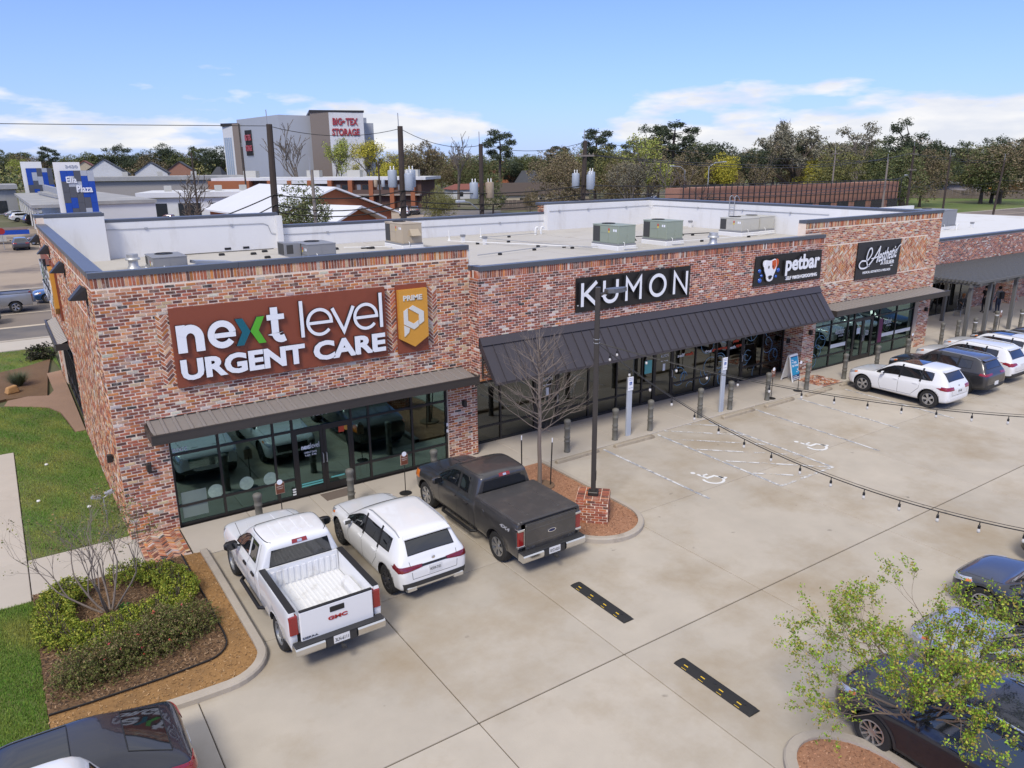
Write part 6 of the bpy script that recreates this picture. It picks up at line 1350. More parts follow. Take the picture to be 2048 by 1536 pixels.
# multi-stem tree in the corner bed
P = thing('corner_tree', 'multi-stemmed small tree, mostly bare with few leaves, inside the hedge ring', 'tree', (-.95,-3.5,.07)); T = []; tips = []
for i, (dx, dy) in enumerate(((-.75,.15),(-.45,.35),(-.15,-.1),(.35,.25),(.6,-.05),(.1,.5),(-.3,-.3))):
    tb, tp = branchy(40+i, 1.1, 5, (2,3,3,2,2), 1.1, .55, .028, up=.36, base=(dx*.12,dy*.12,-.05), lean=(dx*1.5,dy*1.5,1.0), wig=.17, ratio=.70, taper=.62); T += tb; tips += tp
build_tree(P, T, bark, .008)
tp = [p for pts, d in tips for p in pts[1:] if p.x > .1 or R.random() < .2]; leaf_cloud(P, 'leaves', [tuple(p) for p in tp], 1500, .026, [(.14,.17,.045),(.2,.19,.06),(.10,.12,.04),(.24,.16,.06)], 4, .045)
# leafy tree at the lower right
P = thing('island_tree', 'young lime green leafy tree spreading over the dark car at the lower corner', 'tree', (9.35,-16.05,.09)); T = []; tips = []
T.append(([Vector((0,0,-.1)),Vector((-.03,0,.5)),Vector((.02,.03,.9)),Vector((0,.05,1.3))], [.075,.06,.055,.05]))
for i in range(20):
    a = i*2.4; el = .35+1.1*((i*7) % 20)/20; tb, tp = branchy(70+i, 1.05, 4, (3,3,3,3), 1.05, .6, .022, up=.3, base=(.0,.03,.6+.035*i), lean=(math.cos(a)-.25,math.sin(a)+.2,el), wig=.18, ratio=.62, taper=.5); T += tb; tips += tp
build_tree(P, T, mat('warm_bark',(.22,.165,.12),.9,var=.2,scale=9), .01)
tp = [p for pts, d in tips for p in pts[1:]]; leaf_cloud(P, 'crown', [tuple(p) for p in tp], 21000, .023, [(.20,.34,.025),(.27,.39,.035),(.14,.25,.022),(.33,.36,.05),(.36,.27,.06),(.12,.14,.03)], 8, .03)
# hedge ring and flowering shrubs
P = thing('hedge', 'clipped yellow green hedge curving round the corner tree', 'hedge', (0,0,.06)); ctr = crom([(-.45,-2.25),(.2,-2.75),(.52,-3.6),(.2,-4.25),(-.6,-4.45),(-1.35,-4.65),(-1.95,-4.2),(-2.0,-3.3),(-1.85,-2.65),(-1.55,-2.4)],6); r = np.random.default_rng(2); pts = []
for k in range(2600):
    c = ctr[r.integers(0,len(ctr))]; a = r.uniform(0,2*PI); rr_ = .40*r.uniform(.55,1)**.5; h = .47*(r.uniform(0,1)**.55)*(1-(rr_/.46)**3*.55); pts.append((c[0]+rr_*math.cos(a), c[1]+rr_*math.sin(a), h))
leaf_cloud(P, 'foliage', pts, 34000, .024, [(.22,.27,.03),(.28,.31,.04),(.15,.21,.025),(.34,.33,.055),(.10,.15,.022)], 5, .03)
k = MB(); [k.tube([(c[0],c[1],0),(c[0]+R.uniform(-.2,.2),c[1]+R.uniform(-.2,.2),.4)], .008, 3) for c in ctr[::1] for _ in range(4)]; k.build('stems', barkd, P)
for i, (x, y, s, l) in enumerate(((.45,-5.25,.56,'at the kerb end of the row'),(-.05,-5.5,.62,'second from the kerb end'),(-.6,-5.65,.63,'middle of the row'),(-1.15,-5.78,.62,'second from the lawn end'),(-1.72,-5.85,.58,'at the lawn end of the row'),(-.2,-5.0,.5,'behind the row against the hedge'))):
    P = thing('shrub', 'straggly olive shrub with a few coral flowers, '+l, 'shrub', (x,y,.06), 0, 'flowering shrubs in front of the hedge'); r = np.random.default_rng(20+i); n = 900
    d = r.normal(0,1,(n,3)); d /= np.linalg.norm(d,axis=1)[:,None]; d[:,2] = abs(d[:,2]); q = d*(s*r.uniform(.25,1.05,(n,1)))*np.array([1,1,1.25]); leaf_cloud(P, 'foliage', q, 6500, .021, [(.12,.15,.035),(.16,.18,.045),(.08,.095,.03),(.22,.17,.08),(.16,.115,.06)], 30+i, .025)
    k = MB(); [k.tube([(0,0,0),tuple(q[j]*.6),tuple(q[j]*1.08)], [.008,.005,.002], 3) for j in range(0,900,14)]; k.build('stems', barkd, P)
    fl = [tuple(q[j]*1.06) for j in r.integers(0,n,5) if q[j][2] > .15]
    if fl: leaf_cloud(P, 'flowers', fl, 5*len(fl), .022, [(.55,.10,.07),(.48,.06,.08)], 50+i, .012)
leaf_cloud(tag(thing('tuft', 'small bright green tuft at the foot of the corner tree', 'plant', (-.72,-3.72,.07))), 'foliage', [(R.gauss(0,.06),R.gauss(0,.06),abs(R.gauss(.05,.05))) for _ in range(60)], 260, .03, [(.05,.13,.03),(.03,.09,.02)], 9, .02)
# things on the side lawn
P = thing('ground_floodlight', 'twin headed grey floodlight on a thin stalk in the side lawn', 'floodlight', (-.35,1.92,.02)); k = MB(); k.tube([(0,0,0),(-.02,0,.62)], .02, 6); k.tube([(-.2,.05,.64),(-.02,0,.60),(.17,-.02,.68)], .015, 5); k.build('stalk', greymetal, P)
for s in (-1,1): k = MB(); k.obox((s*.17-.02,.03,.68+.03*s), (.11,.0,.03*s), (0,.075,0), (-.02*s,0,.035)); k.build('lamp_head', greymetal, P)
k = MB(); R2 = random.Random(8); vs = [(-.26+R2.uniform(-.05,.05),-.2,0),(.26,-.22,0),(.28,.2,0),(-.25,.22,0),(-.2,-.15,.3),(.18,-.18,.36),(.2,.14,.33),(-.17,.16,.27)]; k.add(vs, [(0,3,2,1),(4,5,6,7),(0,1,5,4),(1,2,6,5),(2,3,7,6),(3,0,4,7)]); bo = k.build('boulder', mat('ochre_rock', (.40,.22,.085), .9, var=.2, scale=5, bump=.5, bscale=8)); bv = bo.modifiers.new('b','BEVEL'); bv.width = .06; bv.segments = 3; tag(place(bo, (-2.15,18.0,.05), .4), 'squarish ochre boulder in the mulch bed by the side street', 'boulder')
P = thing('grass_clump', 'blue green ornamental grass clump behind the ochre boulder', 'plant', (-1.85,19.2,.05)); n = 900; r = np.random.default_rng(6); a = r.uniform(0,6.28,n); h = r.uniform(.35,.75,n); o_ = r.uniform(.1,.85,n); b = r.uniform(0,.12,n)
p0 = np.stack([np.cos(a)*b-np.sin(a)*.008,np.sin(a)*b+np.cos(a)*.008,0*a],1); p1 = np.stack([np.cos(a)*b+np.sin(a)*.008,np.sin(a)*b-np.cos(a)*.008,0*a],1); p2 = np.stack([np.cos(a)*o_,np.sin(a)*o_,h],1); np_mesh('blades', np.stack([p0,p1,p2],1), 3, tintm, P, np.array([.10,.13,.07])*r.uniform(.6,1.4,(n,1)))
P = thing('dark_shrub', 'dark low shrub beside the wall near the side street', 'shrub', (-.7,24.6,.03)); leaf_cloud(P, 'foliage', [(R.gauss(0,.3),R.gauss(0,.3),abs(R.gauss(.25,.25))) for _ in range(300)], 1500, .06, [(.03,.035,.02),(.05,.045,.025)], 12, .05)
tag(place(MB().bbox((-.12,-.07,0),(.12,.07,.05),.02).build('drain_box', blackp), (.55,-2.02,.075), .4), 'black plastic drain box in the mulch by the brick paving', 'drain box')
for i, (x, y) in enumerate(((-.7,2.9),(-1.5,7.4),(-1.9,4.2))):
    tag(place(MB().lathe([(.06,0),(.05,.03),(.001,.045)], (0,0,0), 7).build('stone', white), (x,y,.05)), 'pale stone lying in the side lawn, '+['nearest the floodlight','farthest from the floodlight','beside the walkway'][i], 'stone')
# ---- wall lamps
def mk_lamp():
    P = thing('wall_lamp', '', 'wall lamp'); k = MB(); k.bbox((-.06,-.025,-.09),(.06,0,.09),.01); k.build('backplate', darkmetal, P); k = MB(); k.bbox((-.055,-.17,-.11),(.055,-.035,.11),.015); k.box((-.03,-.04,-.02),(.03,-.02,.02)); k.build('housing', darkmetal, P); return P
LM = [((.66,0,1.97),0,'low on the front wall left of the clinic window'),((0,1.2,1.98),-PI/2,'low on the side wall near the front corner'),((10.28,0,1.95),0,'on the brick pier right of the clinic window'),((28.52,YA,2.03),0,'on the brick pier left of the salon'),((28.1,.47,1.57),-PI/2,'on the side face of the pier left of the salon'),((38.42,YA,2.0),0,'on the end pier right of the salon')]
pr_ = None
for loc, rz, l in LM:
    o = mk_lamp() if pr_ is None else copy_tree(pr_); pr_ = pr_ or o; place(o, loc, rz, 'small dark box wall lamp '+l, 'box wall lamps')
pr_ = None
for i, y in enumerate((1.2,7.5,14.2,20.1)):
    if pr_ is None:
        o = thing('sign_lamp', '', 'wall lamp'); k = MB(); k.add([(-.0,-.22,.16),(-.0,.22,.16),(-.10,.2,.22),(-.10,-.2,.22),(-.42,-.2,-.12),(-.42,.2,-.12),(-.02,.22,-.14),(-.02,-.22,-.14)], [(0,1,2,3),(3,2,5,4),(4,5,6,7),(7,6,1,0),(0,3,4,7),(1,6,5,2)]); k.build('hood', darkmetal, o); k = MB(); k.box((-.03,-.03,-.3),(0,.03,.1)); k.build('bracket', darkmetal, o); pr_ = o
    else: o = copy_tree(pr_)
    place(o, (-.016,y,6.45), 0, 'dark wedge hood lamp under the side coping, '+['nearest the front corner','before the badge sign','above the edge-on clinic sign','farthest down the side wall'][i], 'wedge hood lamps on the side wall')
# ---- roof equipment
RZ = 5.26
beige = mat('beige_enamel', (.42,.35,.25), .5, var=.06, scale=3); green = mat('sage_enamel', (.26,.30,.24), .5, var=.05, scale=3); ivory = mat('ivory_enamel', (.46,.45,.40), .5, var=.05, scale=3); dgrey = mat('grey_enamel', (.22,.225,.235), .5, var=.05, scale=3); coil = mat('coil_fins', (.05,.05,.048), .7, var=.2, scale=30)
def hvac(label, x0, y0, x1, y1, zt, m, hood=None, grp=None, coil_w=True):
    P = thing('rooftop_unit', label, 'rooftop unit', (x0,y0,RZ), 0, grp); w_, d_, h_ = x1-x0, y1-y0, zt-RZ; cb = .26
    k = MB(); k.bbox((-.06,-.06,0),(w_+.06,d_+.06,cb-.03),.03); k.build('curb', tpo, P); k = MB(); k.box((-.03,-.03,cb-.03),(w_+.03,d_+.03,cb+.06)); k.build('base_rail', dgrey, P)
    k = MB(); k.bbox((0,0,cb+.05),(w_,d_,h_),.015); k.bbox((-.015,-.015,h_-.03),(w_+.015,d_+.015,h_+.012),.01); b = k.build('casing', m, P)
    for u0, u1, z0, z1 in ((.04,d_*.36,cb+.1,h_-.06),(d_*.38,d_*.68,cb+.1,cb+.1+(h_-cb)*.45),(d_*.38,d_*.68,cb+.14+(h_-cb)*.45,h_-.06)): k = MB(); k.box((-.012,u0,z0),(.002,u1,z1)); k.build('access_panel', m, P)
    k = MB(); k.box((-.014,d_*.71,cb+.12),(.001,d_-.05,h_-.08)); k.build('coil', coil if coil_w else m, P)
    k = MB(); k.box((.05,-.012,cb+.1),(w_*.48,.002,h_-.06)); k.build('access_panel', m, P); k = MB(); k.box((w_*.52,-.012,cb+.1),(w_-.05,.002,h_*.62)); k.build('access_panel', m, P)
    k = MB(); k.lathe([(.36,0),(.36,.03),(.33,.03),(.33,.005),(.001,.004)], (w_*.5,d_*.72,h_+.012), 20); k.build('fan_ring', blackp, P)
    for a in range(6): k = MB(); t = a*PI/3; k.tube([(w_*.5,d_*.72,h_+.045),(w_*.5+.33*math.cos(t),d_*.72+.33*math.sin(t),h_+.035)], .006, 4); k.build('fan_guard', darkmetal, P)
    if hood == 'front': k = MB(); k.add([(w_*.35,-.02,h_-.28),(w_*.8,-.02,h_-.28),(w_*.85,-.30,h_-.62),(w_*.35,-.30,h_-.62),(w_*.35,-.02,h_-.62),(w_*.85,-.02,h_-.62)], [(3,2,1,0),(0,4,3),(1,2,5)]); k.build('hood', m, P)
    if hood == 'side': k = MB(); k.add([(w_,d_*.1,h_-.5),(w_,d_*.5,h_-.5),(w_+.32,d_*.5,h_-.85),(w_+.32,d_*.1,h_-.85)], [(0,1,2,3),(3,2,1,0)]); k.build('hood', m, P)
    for z, c, u in ((h_-.22,redf,d_*.33),(h_-.32,mat('yellow_label',(.65,.5,.05),.5),d_*.33),(h_-.25,face_w,d_*.14),(h_-.25,face_w,d_*.06)): k = MB(); k.box((-.016,u,z-.06),(-.013,u+.1,z+.06)); k.build('label_plate', c, P)
    k = MB(); k.tube([(w_*.3,-.02,cb+.15),(w_*.3,-.10,cb+.1),(w_*.3,-.10,.10),(w_*.3+.9,-.12,.08)], .02, 6); k.build('drain_pipe', pipewhite, P); return P
hvac('beige rooftop unit with a small hood near the middle of the roof', 15.95, 15.6, 17.08, 17.7, 6.6, beige, 'front')
hvac('sage green rooftop unit left of its twin', 24.45, 8.4, 25.62, 10.4, 6.5, green, 'side', 'sage green rooftop units'); hvac('sage green rooftop unit right of its twin', 28.05, 8.6, 29.28, 10.4, 6.54, green, 'side', 'sage green rooftop units')
hvac('ivory rooftop unit with a louvred coil, left of the pair by the far parapet', 35.2, 9.5, 36.75, 11.2, 6.32, ivory); hvac('ivory rooftop unit against the far parapet, right of the pair', 36.95, 9.6, 38.3, 11.3, 6.34, ivory)
hvac('grey rooftop unit nearest the side parapet', 3.45, 12.8, 4.75, 14.6, 6.02, dgrey); hvac('grey rooftop unit with a big intake box over the clinic', 10.0, 13.2, 11.35, 15.0, 6.10, dgrey)
P = thing('intake_hood', 'boxy grey intake hood joined to the grey unit over the clinic', 'rooftop unit', (9.2,14.0,RZ)); k = MB(); k.add([(0,0,.3),(.75,0,.12),(.75,0,.85),(0,0,.9),(0,1,.3),(.75,1,.12),(.75,1,.85),(0,1,.9)], [(0,1,2,3),(7,6,5,4),(0,4,5,1),(3,2,6,7),(0,3,7,4)]); k.build('hood', dgrey, P); k = MB(); k.box((-.01,.1,.35),(0,.9,.85)); k.box((.1,-.01,.4),(.4,0,.8)); k.build('filter', coil, P)
P = thing('ducting', 'low grey duct panels leaning by the first grey rooftop unit', 'duct', (4.8,12.6,RZ)); k = MB(); k.obox((.9,.3,.42), (.75,.1,-.08), (-.05,.3,0), (.01,0,.06)); k.obox((.0,-.1,.35), (.5,0,.02), (0,.2,0), (0,0,.05)); k.build('duct', mat('duct_steel',(.33,.36,.41),.4,.5), P)
def vent(x, y, label, kind, grp=None):
    P = thing('roof_vent', label, 'roof vent', (x,y,RZ), 0, grp); k = MB()
    if kind == 'turbine': k.lathe([(.28,0),(.20,.12),(.20,.35)], (0,0,0), 18); k.build('stack', silver, P, smooth=True); k = MB(); k.lathe([(.30,.36),(.31,.40),(.28,.46),(.24,.48),(.24,.62),(.001,.64)], (0,0,0), 18); k.build('cap', silver, P, smooth=True)
    elif kind == 'box': k.bbox((-.09,-.09,0),(.09,.09,.34),.01); k.build('stack', tpo, P); k = MB(); k.bbox((-.12,-.12,.34),(.12,.12,.46),.015); k.build('cap', dgrey, P)
    elif kind == 'pipe': k.lathe([(.10,0),(.06,.12),(.04,.14),(.04,.62)], (0,0,0), 10); k.build('stack', pipewhite, P)
    elif kind == 'goose': k.tube([(0,0,0),(0,0,.3),(.03,0,.42),(.14,0,.46),(.22,0,.38),(.23,0,.32)], .07, 8); k.build('stack', pipewhite, P, smooth=True)
    return P
vent(3.2,16.4,'round galvanised vent in the near corner of the roof','turbine'); vent(30.6,7.6,'round galvanised vent by the front parapet near the ivory units','turbine'); vent(20.4,17.0,'white box vent with grey cap, farther of two','box'); vent(20.8,15.3,'white box vent with grey cap, nearer of two','box'); vent(20.3,18.4,'thin white vent pipe near the box vents','pipe'); vent(22.6,18.6,'short white vent stub near the goosenecks','pipe'); vent(26.5,18.4,'white gooseneck vent, left of the pair','goose'); vent(27.0,18.5,'white gooseneck vent, right of the pair','goose'); vent(39.0-.9,16.3,'small grey vent by the far corner, left','box'); vent(37.2,16.6,'small grey vent by the far corner, right','box')
def pipe_run(label, pts, rad, m, blocks=True):
    P = thing('roof_pipe', label, 'pipe', (0,0,RZ)); k = MB(); k.tube(pts, rad, 6); k.build('pipe', m, P)
    if blocks:
        for a, b in zip(pts, pts[1:]):
            n = max(1,int((Vector(b)-Vector(a)).length/2.4))
            for i in range(n): q = Vector(a).lerp(Vector(b),(i+.5)/n); s = MB(); s.bbox((q.x-.09,q.y-.06,0),(q.x+.09,q.y+.06,.10),.01); s.build('support_block', blackp, P)
pipe_run('white drain line running across the roof to the first green unit', [(19.6,17.3,.12),(21.5,14.0,.12),(23.2,10.8,.12)], .03, pipewhite); pipe_run('grey conduit running along the roof to the green units', [(17.2,10.2,.13),(20.2,10.9,.13),(22.2,11.4,.13),(24.3,9.8,.13)], .022, greymetal); pipe_run('grey conduit crossing from the goosenecks', [(22.0,17.8,.13),(26.4,18.1,.13)], .02, greymetal); pipe_run('grey conduit crossing beside the white drain line', [(22.0,17.6,.13),(22.9,13.2,.13),(23.6,9.4,.13)], .02, greymetal); pipe_run('white drain line in front of the ivory units', [(29.4,9.0,.12),(33,8.9,.12),(37.5,9.1,.12)], .025, pipewhite); pipe_run('black gas line behind the green units', [(29.6,12.6,.12),(34.9,11.6,.12)], .03, blackp); pipe_run('dark cable across the near roof', [(4.5,20.3,.04),(10.6,20.3,.04)], .02, blackp, False); pipe_run('white drain line beside the beige unit', [(13.6,17.9,.1),(15.9,16.8,.1)], .025, pipewhite)
for i, (x, y) in enumerate(((7.6,19.0),(9.0,18.4),(9.1,16.4),(9.8,19.2),(13.2,18.0),(14.6,17.6),(14.9,17.2))): tag(place(MB().bbox((-.14,-.09,0),(.14,.09,.12),.04).build('pipe_block', blackp), (x,y,RZ)), 'small black support block on the roof, '+['first from the side parapet','second from the side parapet','nearest the front parapet','by the parapet drain','left of the beige unit','second left of the beige unit','closest to the beige unit'][i], 'block', 'black support blocks on the roof')
for x, z in ((8.4,5.33),(9.35,5.33),(30.3,5.33)): MB().box((x-.16,20.94,z),(x+.16,20.958,z+.11)).build('scupper', blackp, bld)
P = thing('roof_conduit', 'thin grey conduit with junction boxes along the inside of the parapets', 'conduit', (0,0,0)); k = MB(); k.tube([(.4,20.93,6.66),(10.35,20.93,6.6),(10.6,20.93,6.5),(10.75,20.93,6.05),(11.3,20.93,5.95),(20,20.93,5.92),(29.0,20.93,5.88)], .016, 6); k.tube([(29.2,20.52,6.5),(38.2,20.52,6.56),(38.45,20.3,6.57),(38.45,6.0,6.57)], .016, 6); k.build('conduit', greymetal, P)
for x, y, z in ((4.6,20.92,6.64),(8.7,20.92,6.6),(13.9,20.92,5.95),(19,20.92,5.92),(25.5,20.92,5.9),(30.0,20.5,6.51),(32.5,20.5,6.52),(36,20.5,6.54),(38.43,16,6.57),(38.43,12.2,6.57),(38.43,8.6,6.57)): k = MB(); k.bbox((x-.07,y-.03,z-.05),(x+.07,y+.03,z+.05),.01); k.build('junction_box', greymetal, P)
P = thing('roof_ladder', 'grey ladder hooked over the far parapet', 'ladder', (38.38,13.05,RZ)); 
for s in (-.2,.2): k = MB(); k.tube([(0,s,.0),(0,s,2.1),(.15,s,2.2),(.3,s,2.15),(.5,s,1.9)], .025, 6); k.build('rail', greymetal, P)
for i in range(7): k = MB(); k.tube([(0,-.2,.2+.28*i),(0,.2,.2+.28*i)], .015, 5); k.build('rung', greymetal, P)
# ------------------------------------------------------------------ patio, pergola, next building, people
nb = thing('neighbour_building', 'lower brick building with dark glazed front behind the grey pergola', 'building', (0,0,0)); B = []
w = MB(); w.box((46.0,3.75,2.95),(80,4.1,4.72)); w.box((51.8,3.75,-.1),(57.5,4.1,2.95)); w.box((58.8,3.75,-.1),(80,4.1,2.95)); w.box((39.2,3.75,2.95),(46,4.1,4.72)); w.box((39.2,3.75,-.1),(46.2,4.1,2.95))
for x0 in (55.6,): w.box((x0,2.9,-.1),(x0+1.3,3.75,2.9))
nw_ = w.build('wall', mortB, nb); fnb = F(3.75)
running(39.2, 74, 0, 4.7, fnb, nS, MIXB+['pale']*2, [(46.2,0,51.8,2.95),(57.5,0,58.8,2.95)], lst=B); fn2 = F(2.9); running(55.6,56.9,0,2.9,fn2,nS,MIXC,lst=B); running(2.9,3.75,0,2.9,lambda u,v:(55.6,u,v),nW,MIXC,lst=B)
lay(B, nw_, 'brick', 'brick_courses', 0); roof2 = MB().box((39.2,4.1,4.2),(80,24,4.35)).build('roof', mat('membrane_new', (.63,.63,.62)), nb); MB().box((39.2,3.9,4.3),(80,4.12,4.72)).build('parapet_liner', tpo, nb); MB().box((39.2,23.7,4.3),(80,24,4.95)).build('parapet_liner', tpo, nb); MB().box((39.25,3.71,4.72),(80,4.14,4.86)).build('coping', cop, nb)
fr = MB(); xs = [46.25,47.6,49,50.4,51.75]
for x in xs: fr.box((x-.035,3.72,0),(x+.035,3.8,2.95))
for z in (.05,2.1,2.9): fr.box((46.25,3.73,z-.03),(51.75,3.79,z+.03))
fo_ = fr.build('shopfront_frame', darkmetal, nb)
for a, b in zip(xs, xs[1:]):
    for z0, z1 in ((.08,2.07),(2.13,2.87)): MB().box((a+.036,3.755,z0),(b-.036,3.762,z1)).build('pane', gl_dark, fo_)
MB().box((46.2,7,0),(51.8,7.1,3)).build('interior_wall', inw, nb)
hv = hvac('big pale grey rooftop unit on the neighbouring roof, just behind the tower', 58.6, 10.0, 61.2, 12.4, 6.75, dgrey, None); hv.location.z = 4.35
for i, (x, y) in enumerate(((51,8.5),(54,8.9),(57,10),(58.5,10.2),(60,9.3),(63,9.6))): P = vent(x, y, 'small vent on the neighbouring roof, '+['nearest the tower','second from the tower','third from the tower','fourth from the tower','second from the far end','at the far end'][i], 'box' if i % 2 else 'goose'); P.location.z = 4.35
pgm = mat('pergola_paint', (.115,.115,.11), .6, var=.06)
pg = thing('pergola', 'grey timber pergola with a close row of roof slats over the patio', 'pergola', (0,0,0))
for x, y in ((41.75,-.85),(43.55,-1.0),(46.6,-1.0),(49.6,-1.0),(45.95,2.5),(52.6,-1.0),(49.0,2.5),(52,2.5),(42.9,2.5),(55.6,-1.0)): MB().bbox((x-.09,y-.09,.018),(x+.09,y+.09,3.0),.01).build('post', pgm, pg)
for y in (-.95,1.1,2.6): MB().box((41.4,y-.06,2.92),(62,y+.06,3.12)).build('beam', pgm, pg)
for k_ in range(14): x = 41.75+1.5*k_; MB().box((x-.05,-1.35,3.0),(x+.05,3.72,3.14)).build('rafter', pgm, pg)
for j in range(24): y = -1.25+j*.212; MB().box((41.45,y-.045,3.14),(62,y+.045,3.28)).build('slat', pgm, pg)
skin = mat('skin', (.36,.20,.13), .6, var=.05)
def person(label, loc, rz, top, bottom, hair, seat=False, pack=None, arms=((.30,.05,.95),(-.30,.02,.93)), barelegs=False):
    """one continuous skinned body, with clothes and hair as children"""
    P = thing('person', label, 'person', loc, rz); h = .46 if seat else .93; V = [(0,0,h),(0,.0,h+.16),(0,-.01,h+.32),(0,-.01,h+.47),(0,.01,h+.55),(0,.03,h+.64),(0,.02,h+.74)]
    rad = [(.15,.11),(.135,.095),(.16,.105),(.13,.09),(.052,.055),(.078,.09),(.07,.085)]; E = [(0,1),(1,2),(2,3),(3,4),(4,5),(5,6)]
    for s in (1,-1):
        b = len(V)
        if seat: V += [(s*.10,.05,h-.0),(s*.12,.45,h+.03),(s*.12,.47,.08),(s*.12,.62,.03)]
        else: V += [(s*.10,0,h-.10),(s*.105,.02,.50),(s*.105,-.02,.09),(s*.115,.14,.035)]
        rad += [(.10,.10),(.066,.07),(.045,.05),(.04,.032)]; E += [(0,b),(b,b+1),(b+1,b+2),(b+2,b+3)]
        b = len(V); hx = arms[0 if s > 0 else 1]; V += [(s*.20,0,h+.45),((s*.20+hx[0])/2+s*.03,-.03,(h+.45+hx[2]-.93+h)/2+.0),(hx[0],hx[1]+.05,hx[2]-.93+h),(hx[0],hx[1]+.10,hx[2]-1.02+h)]
        rad += [(.058,.06),(.043,.043),(.03,.032),(.035,.022)]; E += [(3,b),(b,b+1),(b+1,b+2),(b+2,b+3)]
    me = bpy.data.meshes.new('body'); me.from_pydata(V, E, []); o = bpy.data.objects.new('b', me); TMP.objects.link(o); md = o.modifiers.new('s','SKIN')
    for d, r in zip(me.skin_vertices[0].data, rad): d.radius = r
    me.skin_vertices[0].data[0].use_root = True; s2 = o.modifiers.new('u','SUBSURF'); s2.levels = s2.render_levels = 2
    ev = bpy.data.meshes.new_from_object(o.evaluated_get(bpy.context.evaluated_depsgraph_get())); bpy.data.objects.remove(o); ev.materials.clear()
    for m in (skin, top, bottom, blackp): ev.materials.append(m)
    for f in ev.polygons:
        c = f.center; f.use_smooth = True
        f.material_index = 3 if c.z < .075 else (2 if (c.z < h+.03 and abs(c.x) < .24 and not (barelegs and c.z < .62)) else (1 if c.z < h+.52 and not (abs(c.x) > .22 and c.z < h+.28 and not pack) else 0))
    link('body', ev, P); k = MB(); k.lathe([(.05,-.10 if not seat else -.22),(.098,-.02),(.104,.05),(.075,.11),(.001,.13)], (0,.005,h+.70), 14); k.build('hair', hair, P, smooth=True)
    k = MB()
    for s in (.032,-.032): k.bbox((s-.012,.105,h+.675),(s+.012,.118,h+.69),.004)
    k.bbox((-.02,.10,h+.595),(.02,.112,h+.605),.003); k.bbox((-.011,.105,h+.625),(.011,.135,h+.665),.006); k.build('face', mat('face_dark',(.12,.05,.04),.6), P)
    if pack: k = MB(); k.bbox((-.15,-.30,h+.02),(.15,-.10,h+.48),.06); k.build('backpack', pack, P)
    return P
cl = lambda n, c: mat(n, c, .85, var=.1)
person('person in dark clothes with bare lower legs standing under the pergola', (50.8,2.35,.02), 1.2, cl('dark_top',(.03,.028,.028)), cl('dark_shorts',(.025,.024,.024)), cl('black_hair',(.012,.01,.01)), arms=((.26,.2,1.05),(-.24,.22,1.1)), barelegs=True)
person('person with a dark backpack over a grey top, standing by a pergola post', (51.3,1.75,.02), -.35, cl('grey_top',(.19,.19,.20)), cl('denim',(.03,.04,.065)), cl('black_hair',(.012,.01,.01)), pack=cl('black_pack',(.015,.015,.017)))
person('person with long auburn hair seated on a bistro chair outside the glazed front', (49.45,3.05,.02), 2.6, cl('grey_shirt',(.05,.05,.05)), cl('pale_trousers',(.25,.25,.26)), cl('auburn_hair',(.26,.11,.045)), seat=True, arms=((.2,.3,1.1),(-.2,.28,1.1)))
for i, (x, y, rz, l) in enumerate(((49.45,3.05,2.6,'carrying the seated person'),(48.3,2.75,.4,'empty, left of the seated person'))):
    P = thing('bistro_chair', 'grey wire bistro chair '+l, 'chair', (x,y,.018), rz); k = MB(); k.bbox((-.22,-.22,.40),(.22,.22,.43),.01); k.build('seat', darkmetal, P)
    for sx_ in (-.2,.2):
        for sy in (-.2,.2): k = MB(); k.tube([(sx_,sy,0),(sx_*.9,sy*.9,.41)], .012, 5); k.build('leg', greymetal, P)
    k = MB(); k.tube([(-.2,-.2,.42),(-.21,-.26,.85),(.21,-.26,.85),(.2,-.2,.42)], .012, 5); k.build('backrest', greymetal, P)
person('dark figure seated on the blue bench inside the clinic window', (7.05,1.05,.0), 2.8, cl('black_top',(.012,.012,.013)), cl('black_trousers',(.014,.014,.015)), cl('black_hair',(.012,.01,.01)), seat=True)
# ------------------------------------------------------------------ beyond the building
brickfar = mat('orange_brick_far', (.30,.105,.048), .9, var=.15, scale=3, var2=.12, scale2=.3); brickdk = mat('red_brick_far', (.32,.165,.115), .9, var=.2, scale=4, var2=.15, scale2=.4)
whitewall = mat('white_wall_far', (.60,.61,.62), .8, var=.05, scale=.4, dirt=(.42,.42,.42), dscale=.25, dlo=.55, dhi=.8); whiteroof = mat('white_roof_far', (.64,.65,.67), .55, var=.06, scale=.4); greyroof = mat('grey_roof_far', (.30,.30,.295), .8, var=.1, scale=.3, dirt=(.42,.41,.39), dscale=.2); creamw = mat('cream_wall', (.48,.41,.29), .85, var=.08); shingle = mat('brown_shingle', (.070,.052,.042), .9, var=.2, scale=1.5); shingled = mat('dark_shingle', (.055,.058,.066), .9, var=.2, scale=1.5); redroof = mat('red_roof', (.20,.065,.045), .8, var=.15); glassfar = mat('dark_window_far', (.02,.024,.028), .15, spec=.8); greyclad = mat('grey_cladding', (.37,.39,.42), .6, .1, var=.05, scale=.3); tanclad = mat('taupe_cladding', (.20,.165,.14), .7, var=.06); woodf = mat('grey_fence_wood', (.15,.12,.10), .95, var=.3, scale=.8); cedar = mat('cedar_fence', (.42,.21,.065), .9, var=.2, scale=.8)
